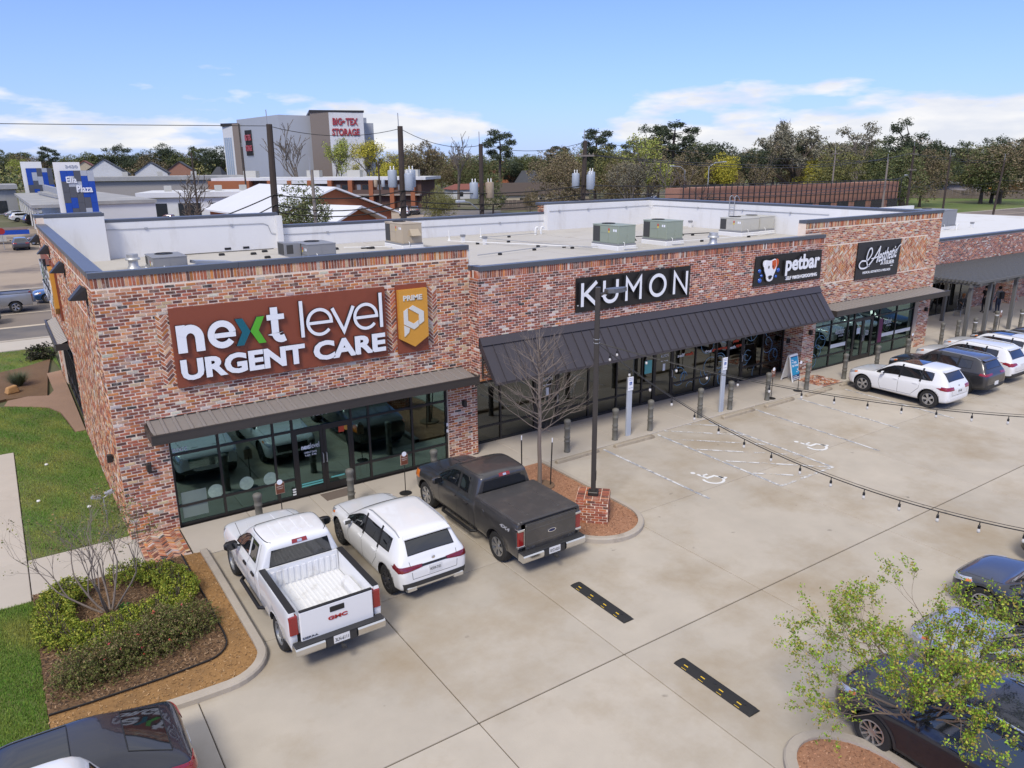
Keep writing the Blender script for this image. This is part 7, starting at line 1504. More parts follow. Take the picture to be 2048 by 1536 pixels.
def obox(P, name, a, b, dep, z0, z1, m):
    """wall block from a to b (xy), dep metres deep away from the camera"""
    a = Vector(a); b = Vector(b); d = (b-a).normalized(); n = Vector((-d.y,d.x)); n = n if n.dot(Vector((.55,.83))) > 0 else -n; q = [a,b,b+n*dep,a+n*dep]
    return MB().add([(*p,z0) for p in q]+[(*p,z1) for p in q], [(0,3,2,1),(4,5,6,7),(0,1,5,4),(1,2,6,5),(2,3,7,6),(3,0,4,7)]).build(name, m, P)
def front(a, b, off=0.):
    a = Vector(a); b = Vector(b); d = (b-a).normalized(); n = Vector((-d.y,d.x)); n = n if n.dot(Vector((.55,.83))) > 0 else -n
    return lambda u, v, dd: (a.x+d.x*u-n.x*(dd+off), a.y+d.y*u-n.y*(dd+off), v)
def rect(P, name, fn, u0, v0, u1, v1, d, m): return solid([(u0,v0),(u1,v0),(u1,v1),(u0,v1)], fn, d, m, P, name)
def sp(px, dep, z=0):       # plan position from a bearing measured on the ground plan
    v = _f+_R*((px-1024)/1514.77)+_U*(440/1514.77); v = Vector((v.x,v.y)); return Vector((CAM.x,CAM.y))+v*dep
# storage block
P = thing('storage_building', 'tall pale grey storage building with red lettering high on its white front', 'building'); A_, B_, Q0, Q1, Q2, Q3 = sp(482,219), sp(565,199), sp(627,199.5), sp(664,200.5), sp(732,203), sp(751,210); obox(P, 'wall', A_, B_, 26, 0, 22.3, greyclad); obox(P, 'wall', B_, sp(640,203), 24, 0, 22.2, greyclad); obox(P, 'wall', Q0, Q1, 24, 0, 22.9, tanclad); obox(P, 'wall', Q1, Q2, 24, 0, 22.85, whitewall); obox(P, 'roof', Q0-Vector((.2,.3)), Q2+Vector((.2,-.2)), 24.5, 22.9, 23.4, darkmetal); obox(P, 'wall', sp(728,209), Q3, 14, 0, 20.6, greyclad)
T0, T1 = sp(452,221), sp(478,218.5); obox(P, 'stair_tower', T0, T1, 8, 0, 20.6, mat('tower_white',(.55,.56,.57),.7)); obox(P, 'roof', T0-Vector((.5,.5)), T1+Vector((.8,-.6)), 9, 20.6, 21.4, darkmetal); f_ = front(T0,T1); [rect(P,'window',f_,.4+.8*i,6,1.0+.8*i,17.5,.06,mat('sky_glass',(.32,.38,.45),.1,.3)) for i in range(4)]; obox(P, 'wall', sp(472,217.5), sp(484,217), 3, 0, 21.2, tanclad)
f_ = front(Q1,Q2,.02); lettering('BIG  TEX', f_, (.9,19.7,7.4,21.5), .25, [redletter], P, bold=.03); solid([(3.72+.5*math.cos(PI/2+i*PI/5)*(1 if i%2==0 else .42), 20.6+.5*math.sin(PI/2+i*PI/5)*(1 if i%2==0 else .42)) for i in range(10)], f_, .2, redletter, P, 'star')
lettering('STORAGE', f_, (.6,17.1,7.7,18.9), .25, [redletter], P, bold=.03)
f_ = front(A_, B_, .02)
for i in range(6): rect(P, 'sign_slat', f_, 5.6+i*.75, 12.4, 5.9+i*.75, 19.2, .3, darkmetal)
f2 = front(A_, B_, .34); lettering('BIG TEX', f2, (5.6,16.4,9.8,18.0), .15, [redletter], P, bold=.03, each=False); lettering('STORAGE', f2, (5.6,13.6,9.8,15.2), .15, [redletter], P, bold=.03, each=False)
# motel with outside galleries
P = thing('motel_building', 'long two storey orange brick motel with open galleries and white roof edge', 'building'); a, b = (43.4,172.4), (80.6,137.6)
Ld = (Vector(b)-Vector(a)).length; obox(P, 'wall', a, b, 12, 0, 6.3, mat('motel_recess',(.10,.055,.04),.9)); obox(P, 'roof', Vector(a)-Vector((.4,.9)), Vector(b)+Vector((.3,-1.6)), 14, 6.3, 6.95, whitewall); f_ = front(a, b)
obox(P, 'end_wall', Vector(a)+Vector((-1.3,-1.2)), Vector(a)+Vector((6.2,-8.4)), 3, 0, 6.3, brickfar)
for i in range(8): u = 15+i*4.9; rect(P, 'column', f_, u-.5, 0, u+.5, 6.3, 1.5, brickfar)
rect(P, 'gallery_floor', f_, 10, 2.9, Ld, 3.25, 1.4, mat('gallery_concrete',(.3,.26,.22),.9)); 
for i in range(7): u = 15+i*4.9; rect(P, 'railing', f_, u+.55, 3.25, u+4.35, 4.15, 1.35, mat('rail_bronze',(.10,.06,.045),.7)) ; rect(P, 'soffit_panel', f_, u+.55, 5.55, u+4.35, 6.25, 1.3, whitewall) if i < 3 else None; rect(P, 'window', f_, u+2.4, 3.6, u+3.9, 5.2, .05, glassfar); rect(P, 'door', f_, u+1.1, 3.25, u+2.0, 5.3, .06, mat('door_blue_grey',(.2,.22,.26),.6))
for i, u in enumerate((6,22,32,46)): q = f_(u,0,-4); o = obox(None, 'rooftop_unit', (q[0],q[1]), (q[0]+2.3,q[1]-2.1), 2, 6.95, 8.5, ivory); tag(o, 'boxy pale unit on the motel roof, '+['at its left end','left of the middle','right of the middle','at its right end'][i], 'rooftop unit')
# chapel with wide white roof and porch
P = thing('chapel', 'low orange brick chapel with a wide white gable roof', 'church'); A1 = Vector((36.2,103.5,6.9)); B1 = Vector((37.2,71.0,6.9)); A1 = Vector((34.5,104,6.9)); B1 = Vector((36.0,75.5,6.9))
def gable(P, r0, r1, half, drop, m, wall=None, over=.5):
    r0 = Vector(r0); r1 = Vector(r1); d = (r1-r0).normalized(); n = Vector((-d.y,d.x,0)).normalized(); k = MB(); z = Vector((0,0,-.22))
    for s in (1,-1):
        e0, e1 = r0+n*s*half-Vector((0,0,drop)), r1+n*s*half-Vector((0,0,drop)); k.add([r0,r1,e1,e0,r0+z,r1+z,e1+z,e0+z], [(0,1,2,3),(7,6,5,4),(3,2,6,7),(1,5,6,2),(0,3,7,4)])
    k.build('roof', m, P)
    if wall:
        h = .9; w = MB(); q0, q1 = r0+d*over, r1-d*over
        for q in (q0, q1): w.add([q+Vector((0,0,-.3)), q+n*half*h-Vector((0,0,drop*h+.3)), Vector((*(q+n*half*h).xy,0)), Vector((*(q-n*half*h).xy,0)), q-n*half*h-Vector((0,0,drop*h+.3))], [(0,1,2,3,4)])
        for s in (1,-1): w.add([Vector((*(q0+n*s*half*h).xy,0)), Vector((*(q1+n*s*half*h).xy,0)), q1+n*s*half*h-Vector((0,0,drop*h+.3)), q0+n*s*half*h-Vector((0,0,drop*h+.3))], [(0,1,2,3)])
        w.build('wall', wall, P)
gable(P, A1, B1, 9.2, 3.5, whiteroof, brickfar, .9)
P = thing('porch', 'small brick porch with a white gable roof in front of the chapel', 'porch'); gable(P, (32.0,75.5,4.9), (35.6,66.6,4.9), 4.2, 1.6, whiteroof, brickfar, 1.5)
# plaza with blue chequered signs
blu = mat('plaza_blue', (.008,.06,.36), .5, var=.04); dgr = mat('plaza_grey', (.085,.09,.105), .5, var=.04); lgr = mat('plaza_pale', (.40,.43,.48), .5, var=.04)
def plaza_sign(label, x, y, s, zt, text):
    P = thing('plaza_sign', label, 'sign', (x,y,0)); MB().box((-.6*s,.2,0),(2.4*s,.7,zt)).build('slab', white, P); R_ = random.Random(int(x*10)); w_, h_ = .76*s, 1.35*s; top = zt-1.05*s
    MB().box((0,-.1,1),(5*w_,.2,top)).build('panel', dgr, P)
    for c in range(5):
        z = top-(.5 if c % 2 else .0)*h_; k = 0
        while z > 1.6:
            z0 = max(1.5, z-h_); m = [blu,blu,dgr,lgr,blu,dgr][(c*2+k*5+R_.randint(0,1)) % 6]; MB().box((c*w_+.01,-.16,z0+.01),((c+1)*w_-.01,-.1,z-.01)).build('tile', m, P); z = z0; k += 1
        if c % 2: MB().box((c*w_+.01,-.16,top-.5*h_+.01),((c+1)*w_-.01,-.1,top-.01)).build('tile', blu if c == 1 else lgr, P)
    if text:
        fn = lambda u, v, d: (u,-.17-d,v); lettering('Ella', fn, (.55,top-1.55,1.75,top-.75), .1, [face_w], P, bold=.02); lettering('Plaza', fn, (1.6,top-2.75,3.4,top-1.85), .1, [face_w], P, bold=.02); lettering('3430', lambda u, v, d: (u,.19-d,v), (.7,zt-.72,2.1,zt-.36), .05, [lgr], P, bold=.02)
plaza_sign('white pylon sign with a blue and grey chequered panel reading Ella Plaza', 6.75, 95.2, 1., 10.25, True); plaza_sign('farther white pylon sign with a blue chequered panel and no words', 6.6, 180, 1.3, 10.9, False)
P = thing('plaza_building', 'flat white plaza building behind the nearer chequered sign', 'building'); obox(P, 'wall', (10.2,101.8), (18.7,102.2), 60, 0, 4.6, whitewall); obox(P, 'roof', (9.9,101.5), (18.9,101.9), 60.4, 4.6, 5.05, greyroof)
P2 = thing('covered_walk', 'long flat covered walkway running back from the chequered sign', 'walkway roof'); obox(P2, 'roof', (3.6,110), (9.4,110), 66, 4.0, 4.45, greyroof); obox(P2, 'fascia', (9.0,112), (9.5,112), 64, 4.45, 6.1, greymetal)
for i in range(9): MB().box((4.2,111+i*8,0),(4.4,111.2+i*8,4)).build('post', white, P2)
for nm, l, a, b, dp_, h_, m in (('plaza_shops','low grey plaza shops with glass fronts at the left edge',(-45,178),(4,178),15,6.2,greyroof),('strip_mall','long low grey strip mall across the back of the plaza',(14,186),(52,178),18,7.4,greymetal),('white_store','pale blue white flat store with vents on its roof, before the strip mall',(22,140),(44,132),16,4.9,whitewall)):
    P = thing(nm, l, 'building'); obox(P, 'wall', a, b, dp_, 0, h_-.9, m if m is not greymetal else mat('strip_wall',(.33,.31,.29),.8)); obox(P, 'fascia', Vector(a)+Vector((-.4,-.8)), Vector(b)+Vector((.4,-.8)), dp_+1, h_-.9, h_, whitewall if nm == 'white_store' else greyroof); f_ = front(a, b, .02); Lx = (Vector(b)-Vector(a)).length
    for i in range(int(Lx/6)): rect(P, 'window', f_, 1+i*6, .3, 5+i*6, 2.9, .05, glassfar)
    for i in range(4): q = f_(4+i*Lx/5,0,-6); obox(P, 'vent', (q[0],q[1]), (q[0]+1.2,q[1]), 1, h_, h_+1.1, ivory)
P = thing('low_canopy', 'low blue edged canopy at the back of the car park across the street', 'canopy'); obox(P, 'roof', (-14,100.5), (2.2,99.5), 3, 1.74, 1.82, mat('brown_flat_roof',(.16,.10,.075),.9)); obox(P, 'fascia', (-14.2,100.3), (2.4,99.3), .4, 1.2, 1.75, blu); MB().box((-2.6,101,0),(-2.3,101.3,1.7)).build('post', white, P); MB().box((-1.9,104,0),(-.2,104.4,1.7)).build('wall', whitewall, P)  # low blue banded canopy and white wall, not a filling station
P = thing('stop_sign', 'red octagonal sign by the grey car across the street', 'sign', (-.75,91.5,0)); k = MB(); k.tube([(0,0,0),(0,0,1.9)], .04, 6); k.build('pole', greymetal, P); k = MB(); k.add([(.4*math.cos(PI/8+i*PI/4),-.05-.02*j,2.2+.4*math.sin(PI/8+i*PI/4)) for j in (0,1) for i in range(8)], [tuple(range(8,16)),tuple(range(7,-1,-1))]+[(i,8+i,8+(i+1)%8,(i+1)%8) for i in range(8)]); k.build('panel', redletter, P)
# steel framed brick shops across the street
P = thing('brick_shops', 'dark brick shops faced with a black steel trellis, across the street', 'building'); a, b = (82.5,60.0), (137.5,58.4); Lx = (Vector(b)-Vector(a)).length; obox(P, 'wall', a, b, 3, 0, 5.9, brickdk); f_ = front(a, b, .02)
for i in range(11): rect(P, 'window', f_, 3+i*4.9, .2, 6.2+i*4.9, 2.9, .05, glassfar)
for i in range(44): rect(P, 'steel_post', front(a,b,.6), i*1.27, 2.7, i*1.27+.12, 6.35, .1, darkmetal)
for z in (2.75,4.1,6.25): rect(P, 'steel_rail', front(a,b,.58), 0, z, Lx, z+.12, .1, darkmetal)
# houses, sheds, fences
def house(label, a, b, dep, hw_, rise, m, rm_, wins=3):
    P = thing('house', label, 'house'); obox(P, 'wall', a, b, dep, 0, hw_, m); A = Vector(a); B = Vector(b); d = (B-A).normalized(); n = Vector((-d.y,d.x)); n = n if n.dot(Vector((.55,.83))) > 0 else -n; q = [A-d*.5-n*.5, B+d*.5-n*.5, B+d*.5+n*(dep+.5), A-d*.5+n*(dep+.5)]; r0 = (q[0]+q[3])/2+d*dep*.25; r1 = (q[1]+q[2])/2-d*dep*.25
    MB().add([(*p,hw_) for p in q]+[(*r0,hw_+rise),(*r1,hw_+rise)], [(0,1,5,4),(1,2,5),(2,3,4,5),(3,0,4),(3,2,1,0)]).build('roof', rm_, P); f_ = front(a, b, .02); Lx = (B-A).length
    for i in range(wins): u = Lx*(i+.5)/wins; rect(P, 'window', f_, u-.7, hw_-1.9, u+.7, hw_-.7, .06, glassfar)
    return P
house('cream bungalow with a broad brown shingle roof behind the bare trees', sp(985,175), sp(1180,182), 12, 2.5, 2.7, creamw, shingle, 5)
house('long red roofed house behind the pole with two transformers', sp(905,215), sp(1050,222), 10, 2.6, 1.5, whitewall, redroof, 5); house('red gabled tall brick house among the distant trees', sp(968,270), sp(1020,268), 10, 6.2, 4.5, brickfar, redroof); house('grey hipped roof house right of the red gabled one', sp(1030,240), sp(1085,240), 11, 3.5, 4.0, brickfar, shingled)
for l, px, d_, z, hf, m1, m2 in (('white gabled house at the far left of the tree line',207,236,12.2,7,whitewall,shingled),('white gabled house with a dark roof, second from the left',300,250,11.3,5.5,whitewall,shingled),('tan gabled house left of the white gabled house',168,262,12,5,creamw,redroof),('timber gabled house in the gap before the storage building',358,270,11.5,4.5,brickdk,shingled)): P = thing('house', l, 'house'); gable(P, (*sp(px,d_),z), (*sp(px+6,d_+15),z), hf, hf*.68, m2, m1, .4)
house('dark roofed house left of the storage building', sp(415,285), sp(440,285), 9, 5.0, 4.5, brickdk, shingled)
house('red brick house with a grey hipped roof right of the field', sp(1876,245), sp(1935,240), 12, 5.4, 3.6, brickdk, shingle, 4); house('cream two storey house with a grey roof at the right edge', sp(2000,225), sp(2070,222), 12, 6.2, 3.0, creamw, greyroof, 4); house('blue grey roofed house behind the red brick one', sp(1910,280), sp(1950,280), 10, 7, 3.5, brickdk, shingled); house('brown roofed house far behind the cream one', sp(2030,300), sp(2080,300), 12, 7, 4.0, brickfar, shingle)
P = thing('long_shed', 'long pale tin shed behind the grey fence', 'shed'); obox(P, 'wall', sp(1785,214), sp(1985,206), 6, 0, 3.4, mat('tin_grey',(.32,.29,.30),.6,.2,var=.2,scale=.5)); obox(P, 'roof', sp(1783,213), sp(1987,205), 7, 3.4, 3.8, greyroof)
def fence(label, pts, h_, m, step=.9):
    P = thing('fence', label, 'fence'); k = MB(); r_ = MB(); n = 0
    for a, b in zip(pts, pts[1:]):
        a = Vector(a); b = Vector(b); d = (b-a).normalized(); q = int((b-a).length/step); nn = Vector((-d.y,d.x))
        for i in range(q):
            p0 = a+d*step*i; hh = h_+rnd.uniform(-.08,.08); mb = MB(); v = [p0+nn*.03,p0+d*(step-.05)+nn*.03,p0+d*(step-.05)-nn*.03,p0-nn*.03]; mb.prism([(p.x,p.y) for p in v], 0, hh)
            if n < 300: mb.build('board', m, P); n += 1
            else: k.v, k.f, k.m = (k.v, k.f, k.m) if not mb.f else (k.v+mb.v, k.f+[tuple(len(k.v)+i_ for i_ in f) for f in mb.f], k.m+mb.m)
        r_.prism([(p.x,p.y) for p in (a+nn*.1,b+nn*.1,b+nn*.04,a+nn*.04)], h_*.4, h_*.45)
    k.build('boards', m, P, kind='stuff'); r_.build('rail', m, P)
fence('weathered grey board fence along the back of the green field', [sp(1745,203), sp(2090,188)], 2.1, woodf); fence('bright cedar fence at the right edge beyond the grey one', [sp(1985,212), sp(2100,205)], 3.6, cedar); fence('dark weathered fence behind the poles, before the bungalow', [sp(1000,160), sp(1205,165)], 2.1, woodf)
fieldm = mat('field_grass', (.105,.15,.03), .95, var=.3, scale=.25, var2=.3, scale2=.06, dirt=(.20,.17,.07), dscale=.06, dlo=.5, dhi=.7)
def patch_(name, pts, z, m): MB().add([(p[0],p[1],z) for p in pts], [tuple(range(len(pts)))]).build(name, m, None, kind='structure')
patch_('field', [sp(1700,110), sp(2150,100), sp(2150,195), sp(1700,205)], -.045, fieldm); patch_('side_road', [(95,30.4),(170,30.4),(170,18),(95,24)], -.04, asphalt); patch_('verge', [sp(300,180), sp(430,150), sp(430,120), sp(300,130)], -.045, fieldm); patch_('motel_lot', [sp(560,110), sp(1010,105), sp(1000,160), sp(560,190)], -.042, asphalt)
# ---- utility poles
polew = mat('creosote_pole', (.050,.037,.030), .9, var=.25, scale=3); porc = mat('transformer_grey', (.36,.40,.44), .5, .1, var=.06); polegrey = mat('grey_pole', (.22,.19,.16), .9, var=.2)
def upole(label, x, y, h_, r_, m=polew, trans=(), arms=(), light=None, lean=0.):
    P = thing('utility_pole', label, 'utility pole', (x,y,0)); k = MB(); k.tube([(0,0,-.3),(lean*.5,0,h_*.5),(lean,0,h_)], [r_,r_*.88,r_*.72], 9); k.build('pole', m, P); k = MB(); k.tube([(lean-.1,0,h_-.3),(lean-.12,0,h_+.8)], .03, 5); k.build('pin', greymetal, P)
    for i, (a, z) in enumerate(trans):
        t = MB(); t.lathe([(.001,0),(.26,.02),(.30,.08),(.30,1.05),(.27,1.12),(.001,1.15)], (0,0,0), 14); o = t.build('transformer', porc if not (m is polew and i == 1 and len(trans) == 2) else mat('rusty_tank',(.33,.26,.18),.7,var=.3,scale=4), P, smooth=True); o.location = (lean*z/h_+.62*math.cos(a), .62*math.sin(a), z); s = MB()
        for dx in (-.12,.12): s.lathe([(.03,1.1),(.05,1.2),(.03,1.25),(.05,1.32),(.001,1.4)], (dx,0,0), 6)
        s.build('bushing', white, o)
    for z, L_ in arms: k = MB(); k.obox((lean*z/h_,-.12,z), (L_/2,0,0), (0,.06,0), (0,0,.06)); [k.lathe([(.04,.06),(.05,.15),(.001,.22)], (lean*z/h_+q*L_/2*.9,-.12,z), 6) for q in (-1,-.5,.5,1)]; k.build('crossarm', polegrey, P)
    if light: k = MB(); z, dx, dy = light; k.tube([(0,0,z),(dx*.5,dy*.5,z+.7),(dx*.85,dy*.85,z+.8)], .04, 6); k.bbox((dx*.85-.35,dy*.85-.12,z+.74),(dx*.85+.35,dy*.85+.12,z+.9),.04); k.build('street_light', steelgrey, P)
    return P
upole('thick dark pole left of the round tree, without transformers', 12.5, 26, 11.9, .24, lean=.25); upole('thin pole beside the round tree with a grey box', 15.1, 26, 9.3, .13, polegrey); upole('dark pole with a cluster of three grey transformers left of centre', 21.1, 26, 11.95, .24, trans=((2.6,8.1),(-1.2,7.9),(-.2,8.1)), lean=.1); upole('pole with two streaked transformers and a street light', 27.3, 26, 10.9, .20, trans=((PI,7.2),(-.2,7.2)), light=(6.3,-2.4,-.6)); upole('leaning dark pole with three grey transformers right of centre', 36.3, 26, 11.2, .22, trans=((2.7,7.7),(-1.3,7.6),(-.3,7.8)), arms=((10.1,1.6),), lean=.35)
upole('pale slim pole right of the brick shops', 108, 43.7, 9.7, .16, polegrey); upole('tall brown pole with crossarms and a curved street light', 130.5, 52.5, 11.9, .22, arms=((10.6,2.4),(8.0,2.6)), light=(6.4,-3.6,-1.)); upole('plain brown pole over the field, left of the leaning one', 125, 43.5, 10.4, .17); upole('leaning brown pole over the field at the right', 126.2, 36.5, 9.6, .17, lean=1.1); upole('pole with a white box and a raised arm above the brick shops', 124, 63, 11.4, .16, polegrey, arms=((10.8,2.2),)); upole('thin pole behind the plaza signs', 30, 128, 12, .2); upole('thin pole beyond the strip mall', 45, 150, 13.5, .2); upole('short pole with small transformers behind the first cluster', 50.5, 94, 10, .18, trans=((0,6.2),(PI,6.2)))
for i, (x, y, dx, z) in enumerate(((96,72,-3,9.0),(104,74,4,9.6))): P = thing('street_light', 'slim grey street light with a curved arm, '+['left of the yellow tree','before the yellow tree'][i], 'street light', (x,y,0)); k = MB(); k.tube([(0,0,0),(0,0,z-.8),(dx*.4,0,z-.1),(dx,0,z)], .07, 6); k.build('pole', steelgrey, P); k = MB(); k.bbox((dx-.5,-.12,z-.06),(dx+.4,.12,z+.1),.04); k.build('lamp_head', steelgrey, P)
def wires(label, runs, rad):
    P = thing('power_line', label, 'wires'); 
    for pts, sag in runs:
        k = MB(); 
        for a, b in zip(pts, pts[1:]): a = Vector(a); b = Vector(b); k.tube([a.lerp(b,t/12)-Vector((0,0,4*sag*(t/12)*(1-t/12))) for t in range(13)], rad, 4, cap=False)
        k.build('wire', blackp, P)
wires('black cables strung low along the poles behind the building', [([(3.5,27.2,z-2.6),(12.6,25.8,z),(21.1,25.8,z),(36.3,25.8,z),(108,43.5,z-1)], s) for z, s in ((7.9,.35),(7.3,.5),(6.9,.45))], .035); wires('thin high wires strung along the pole tops', [([(-80,26,12.5),(12.7,26,11.8),(21.2,26,11.8),(27.3,26,10.8),(36.6,26,11.1),(108,43.6,9.6)], .5)], .018); wires('thin wires over the far brick shops and field', [([(36.6,26,10.2),(130.5,52.5,10.7),(240,70,10)], 1.3),([(36.6,26.4,10.2),(130.5,53.5,10.7),(240,72,10)], 1.6),([(108,43.7,7),(130.5,52.5,7.5)], .4),([(108,43.7,6.3),(125,43.5,6.6),(126.5,36.5,6.6),(180,20,7)], .8),([(130,52,6.0),(125,43.5,5.4),(127,36.5,5.0),(170,15,5.4)], .9)], .03)
# ------------------------------------------------------------------ trees beyond
def crown_pts(seed, rx, rz, n, lobes=9, flat=1.):
    """points on lumpy lobes of a crown of radius rx and height rz centred at the origin"""
    r = np.random.default_rng(seed); out = []
    for i in range(lobes):
        d = r.normal(0,1,3); d /= np.linalg.norm(d); c = d*np.array([rx,rx,rz])*r.uniform(.35,.72); s = r.uniform(.28,.5); m = n//lobes; q = r.normal(0,1,(m,3)); q /= np.linalg.norm(q,axis=1)[:,None]; q *= r.uniform(.65,1,(m,1)); out.append(c+q*np.array([rx,rx,rz*flat])*s)
    return np.concatenate(out)
PALS = dict(oak=[(.10,.125,.045),(.14,.16,.06),(.075,.095,.04),(.17,.165,.07)], dark=[(.06,.08,.043),(.085,.105,.053),(.045,.058,.036)], olive=[(.17,.175,.055),(.22,.20,.07),(.13,.135,.05)], brown=[(.185,.145,.085),(.22,.17,.10),(.14,.115,.07),(.17,.155,.075)], yellow=[(.40,.36,.045),(.48,.42,.055),(.29,.28,.045)], lime=[(.28,.33,.065),(.23,.28,.06),(.36,.36,.09)], grey=[(.19,.185,.125),(.15,.145,.10),(.24,.215,.155)])
PROTOS = {}
def tree_proto(kind, pal, seed):
    """unit tree about 10 m tall; returns (trunk mesh, crown mesh)"""
    key = (kind, pal, seed)
    if key in PROTOS: return PROTOS[key]
    P = bpy.data.objects.new('t', None); TMP.objects.link(P); R_ = random.Random(seed*13+5); k = MB(); pts = None; n = 10500; size = .105
    if kind == 'round':
        k.tube([(0,0,-.3),(0.1,0,2.2),(.1,.1,5)], [.30,.22,.10], 7)
        for i in range(7): a = i*.9; k.tube([(0,0,2+.3*i),(math.cos(a)*1.2,math.sin(a)*1.2,4+.3*i),(math.cos(a)*2.2,math.sin(a)*2.2,5.4+.4*i)], [.13,.08,.03], 5)
        pts = crown_pts(seed, 3.6, 3.5, 2600, 13)+np.array([0,0,6.3]); pts = pts[pts[:,2] > 1.6]
    elif kind == 'bush':
        k.tube([(0,0,-.3),(0,0,2)], [.25,.15], 6); pts = crown_pts(seed, 4.4, 4.6, 2800, 14)+np.array([0,0,4.8]); pts = pts[pts[:,2] > .2]
    elif kind == 'pine':
        k.tube([(0,0,-.3),(.1,0,4),(0,.1,7.5),(.1,0,9.3)], [.22,.18,.12,.05], 7); pp = []
        for i in range(11):
            z = 6.0+3.6*i/11; a = i*2.4; L_ = 1.9*(1-.45*abs(i-5)/6)*R_.uniform(.6,1.1); e = Vector((math.cos(a)*L_,math.sin(a)*L_,z+.35)); k.tube([(0,0,z),tuple(e)], [.05,.02], 4); r = np.random.default_rng(seed+i); q = r.normal(0,1,(150,3)); q /= np.linalg.norm(q,axis=1)[:,None]; pp.append(np.array(e)+q*r.uniform(.4,1,(150,1))*np.array([.85,.85,.42]))
        pts = np.concatenate(pp); n = 6500; size = .095
    elif kind == 'live':      # open spreading crown with clumps at the limb ends
        T, tips = branchy(seed, 3.0, 3, (4,3,3), 3.0, .75, .33, up=.35, wig=.22, ratio=.78, taper=.6)
        for p_, r_ in T: k.tube(p_, r_, 5, cap=False)
        r = np.random.default_rng(seed); pp = []
        for p_, d in tips:
            q = r.normal(0,1,(46,3)); q /= np.linalg.norm(q,axis=1)[:,None]; pp.append(np.array(p_[-1])+q*r.uniform(.3,1,(46,1))*np.array([.75,.75,.5]))
        pts = np.concatenate(pp); n = 9000; size = .088
    elif kind in ('bare', 'sparse'):
        T, tips = branchy(seed, 2.6, 5, (3,3,3,2,2), 2.6, .55, .22, up=.45, wig=.2, ratio=.74, taper=.6)
        for p_, r_ in T: k.tube(p_, [max(q, .03) for q in r_], 3 if r_[0] < .06 else 6, cap=False)
        if kind == 'sparse': pts = np.array([tuple(q) for p_, d in tips for q in p_[1:]]); n = 4200; size = .085
    tm = k.mesh('trunk', [barkd if kind not in ('bare','sparse') else mat('twig_grey',(.135,.115,.095),.9,var=.2)]); cm_ = None
    if pts is not None:
        o = leaf_cloud(None, 'crown', pts, n, size, PALS[pal], seed, .10 if kind != 'sparse' else .22); cm_ = o.data; bpy.data.objects.remove(o)
    bpy.data.objects.remove(P); zs = [v.co.z for m_ in (tm, cm_) if m_ for v in m_.vertices]; PROTOS[key] = (tm, cm_, sorted(zs)[int(len(zs)*.997)]); return PROTOS[key]
def far_tree(label, px, top, dep, kind, pal, seed, wide=1., grp=None, name=None):
    tm, cm_, top_z = tree_proto(kind, pal, seed); q = sp(px, dep); hz = 335.5-(px/2048)*17; h = CAM.z+(hz-top)*dep/1515; s = h/top_z
    P = thing(name or {'round':'oak_tree','bush':'bushy_tree','pine':'pine_tree','live':'live_oak_tree','bare':'bare_tree','sparse':'budding_tree'}[kind], label, 'tree', (q.x,q.y,0), seed*1.7+px, grp); P.scale = (s*wide,s*wide,s)
    link('trunk', tm, P)
    if cm_: link('crown', cm_, P)
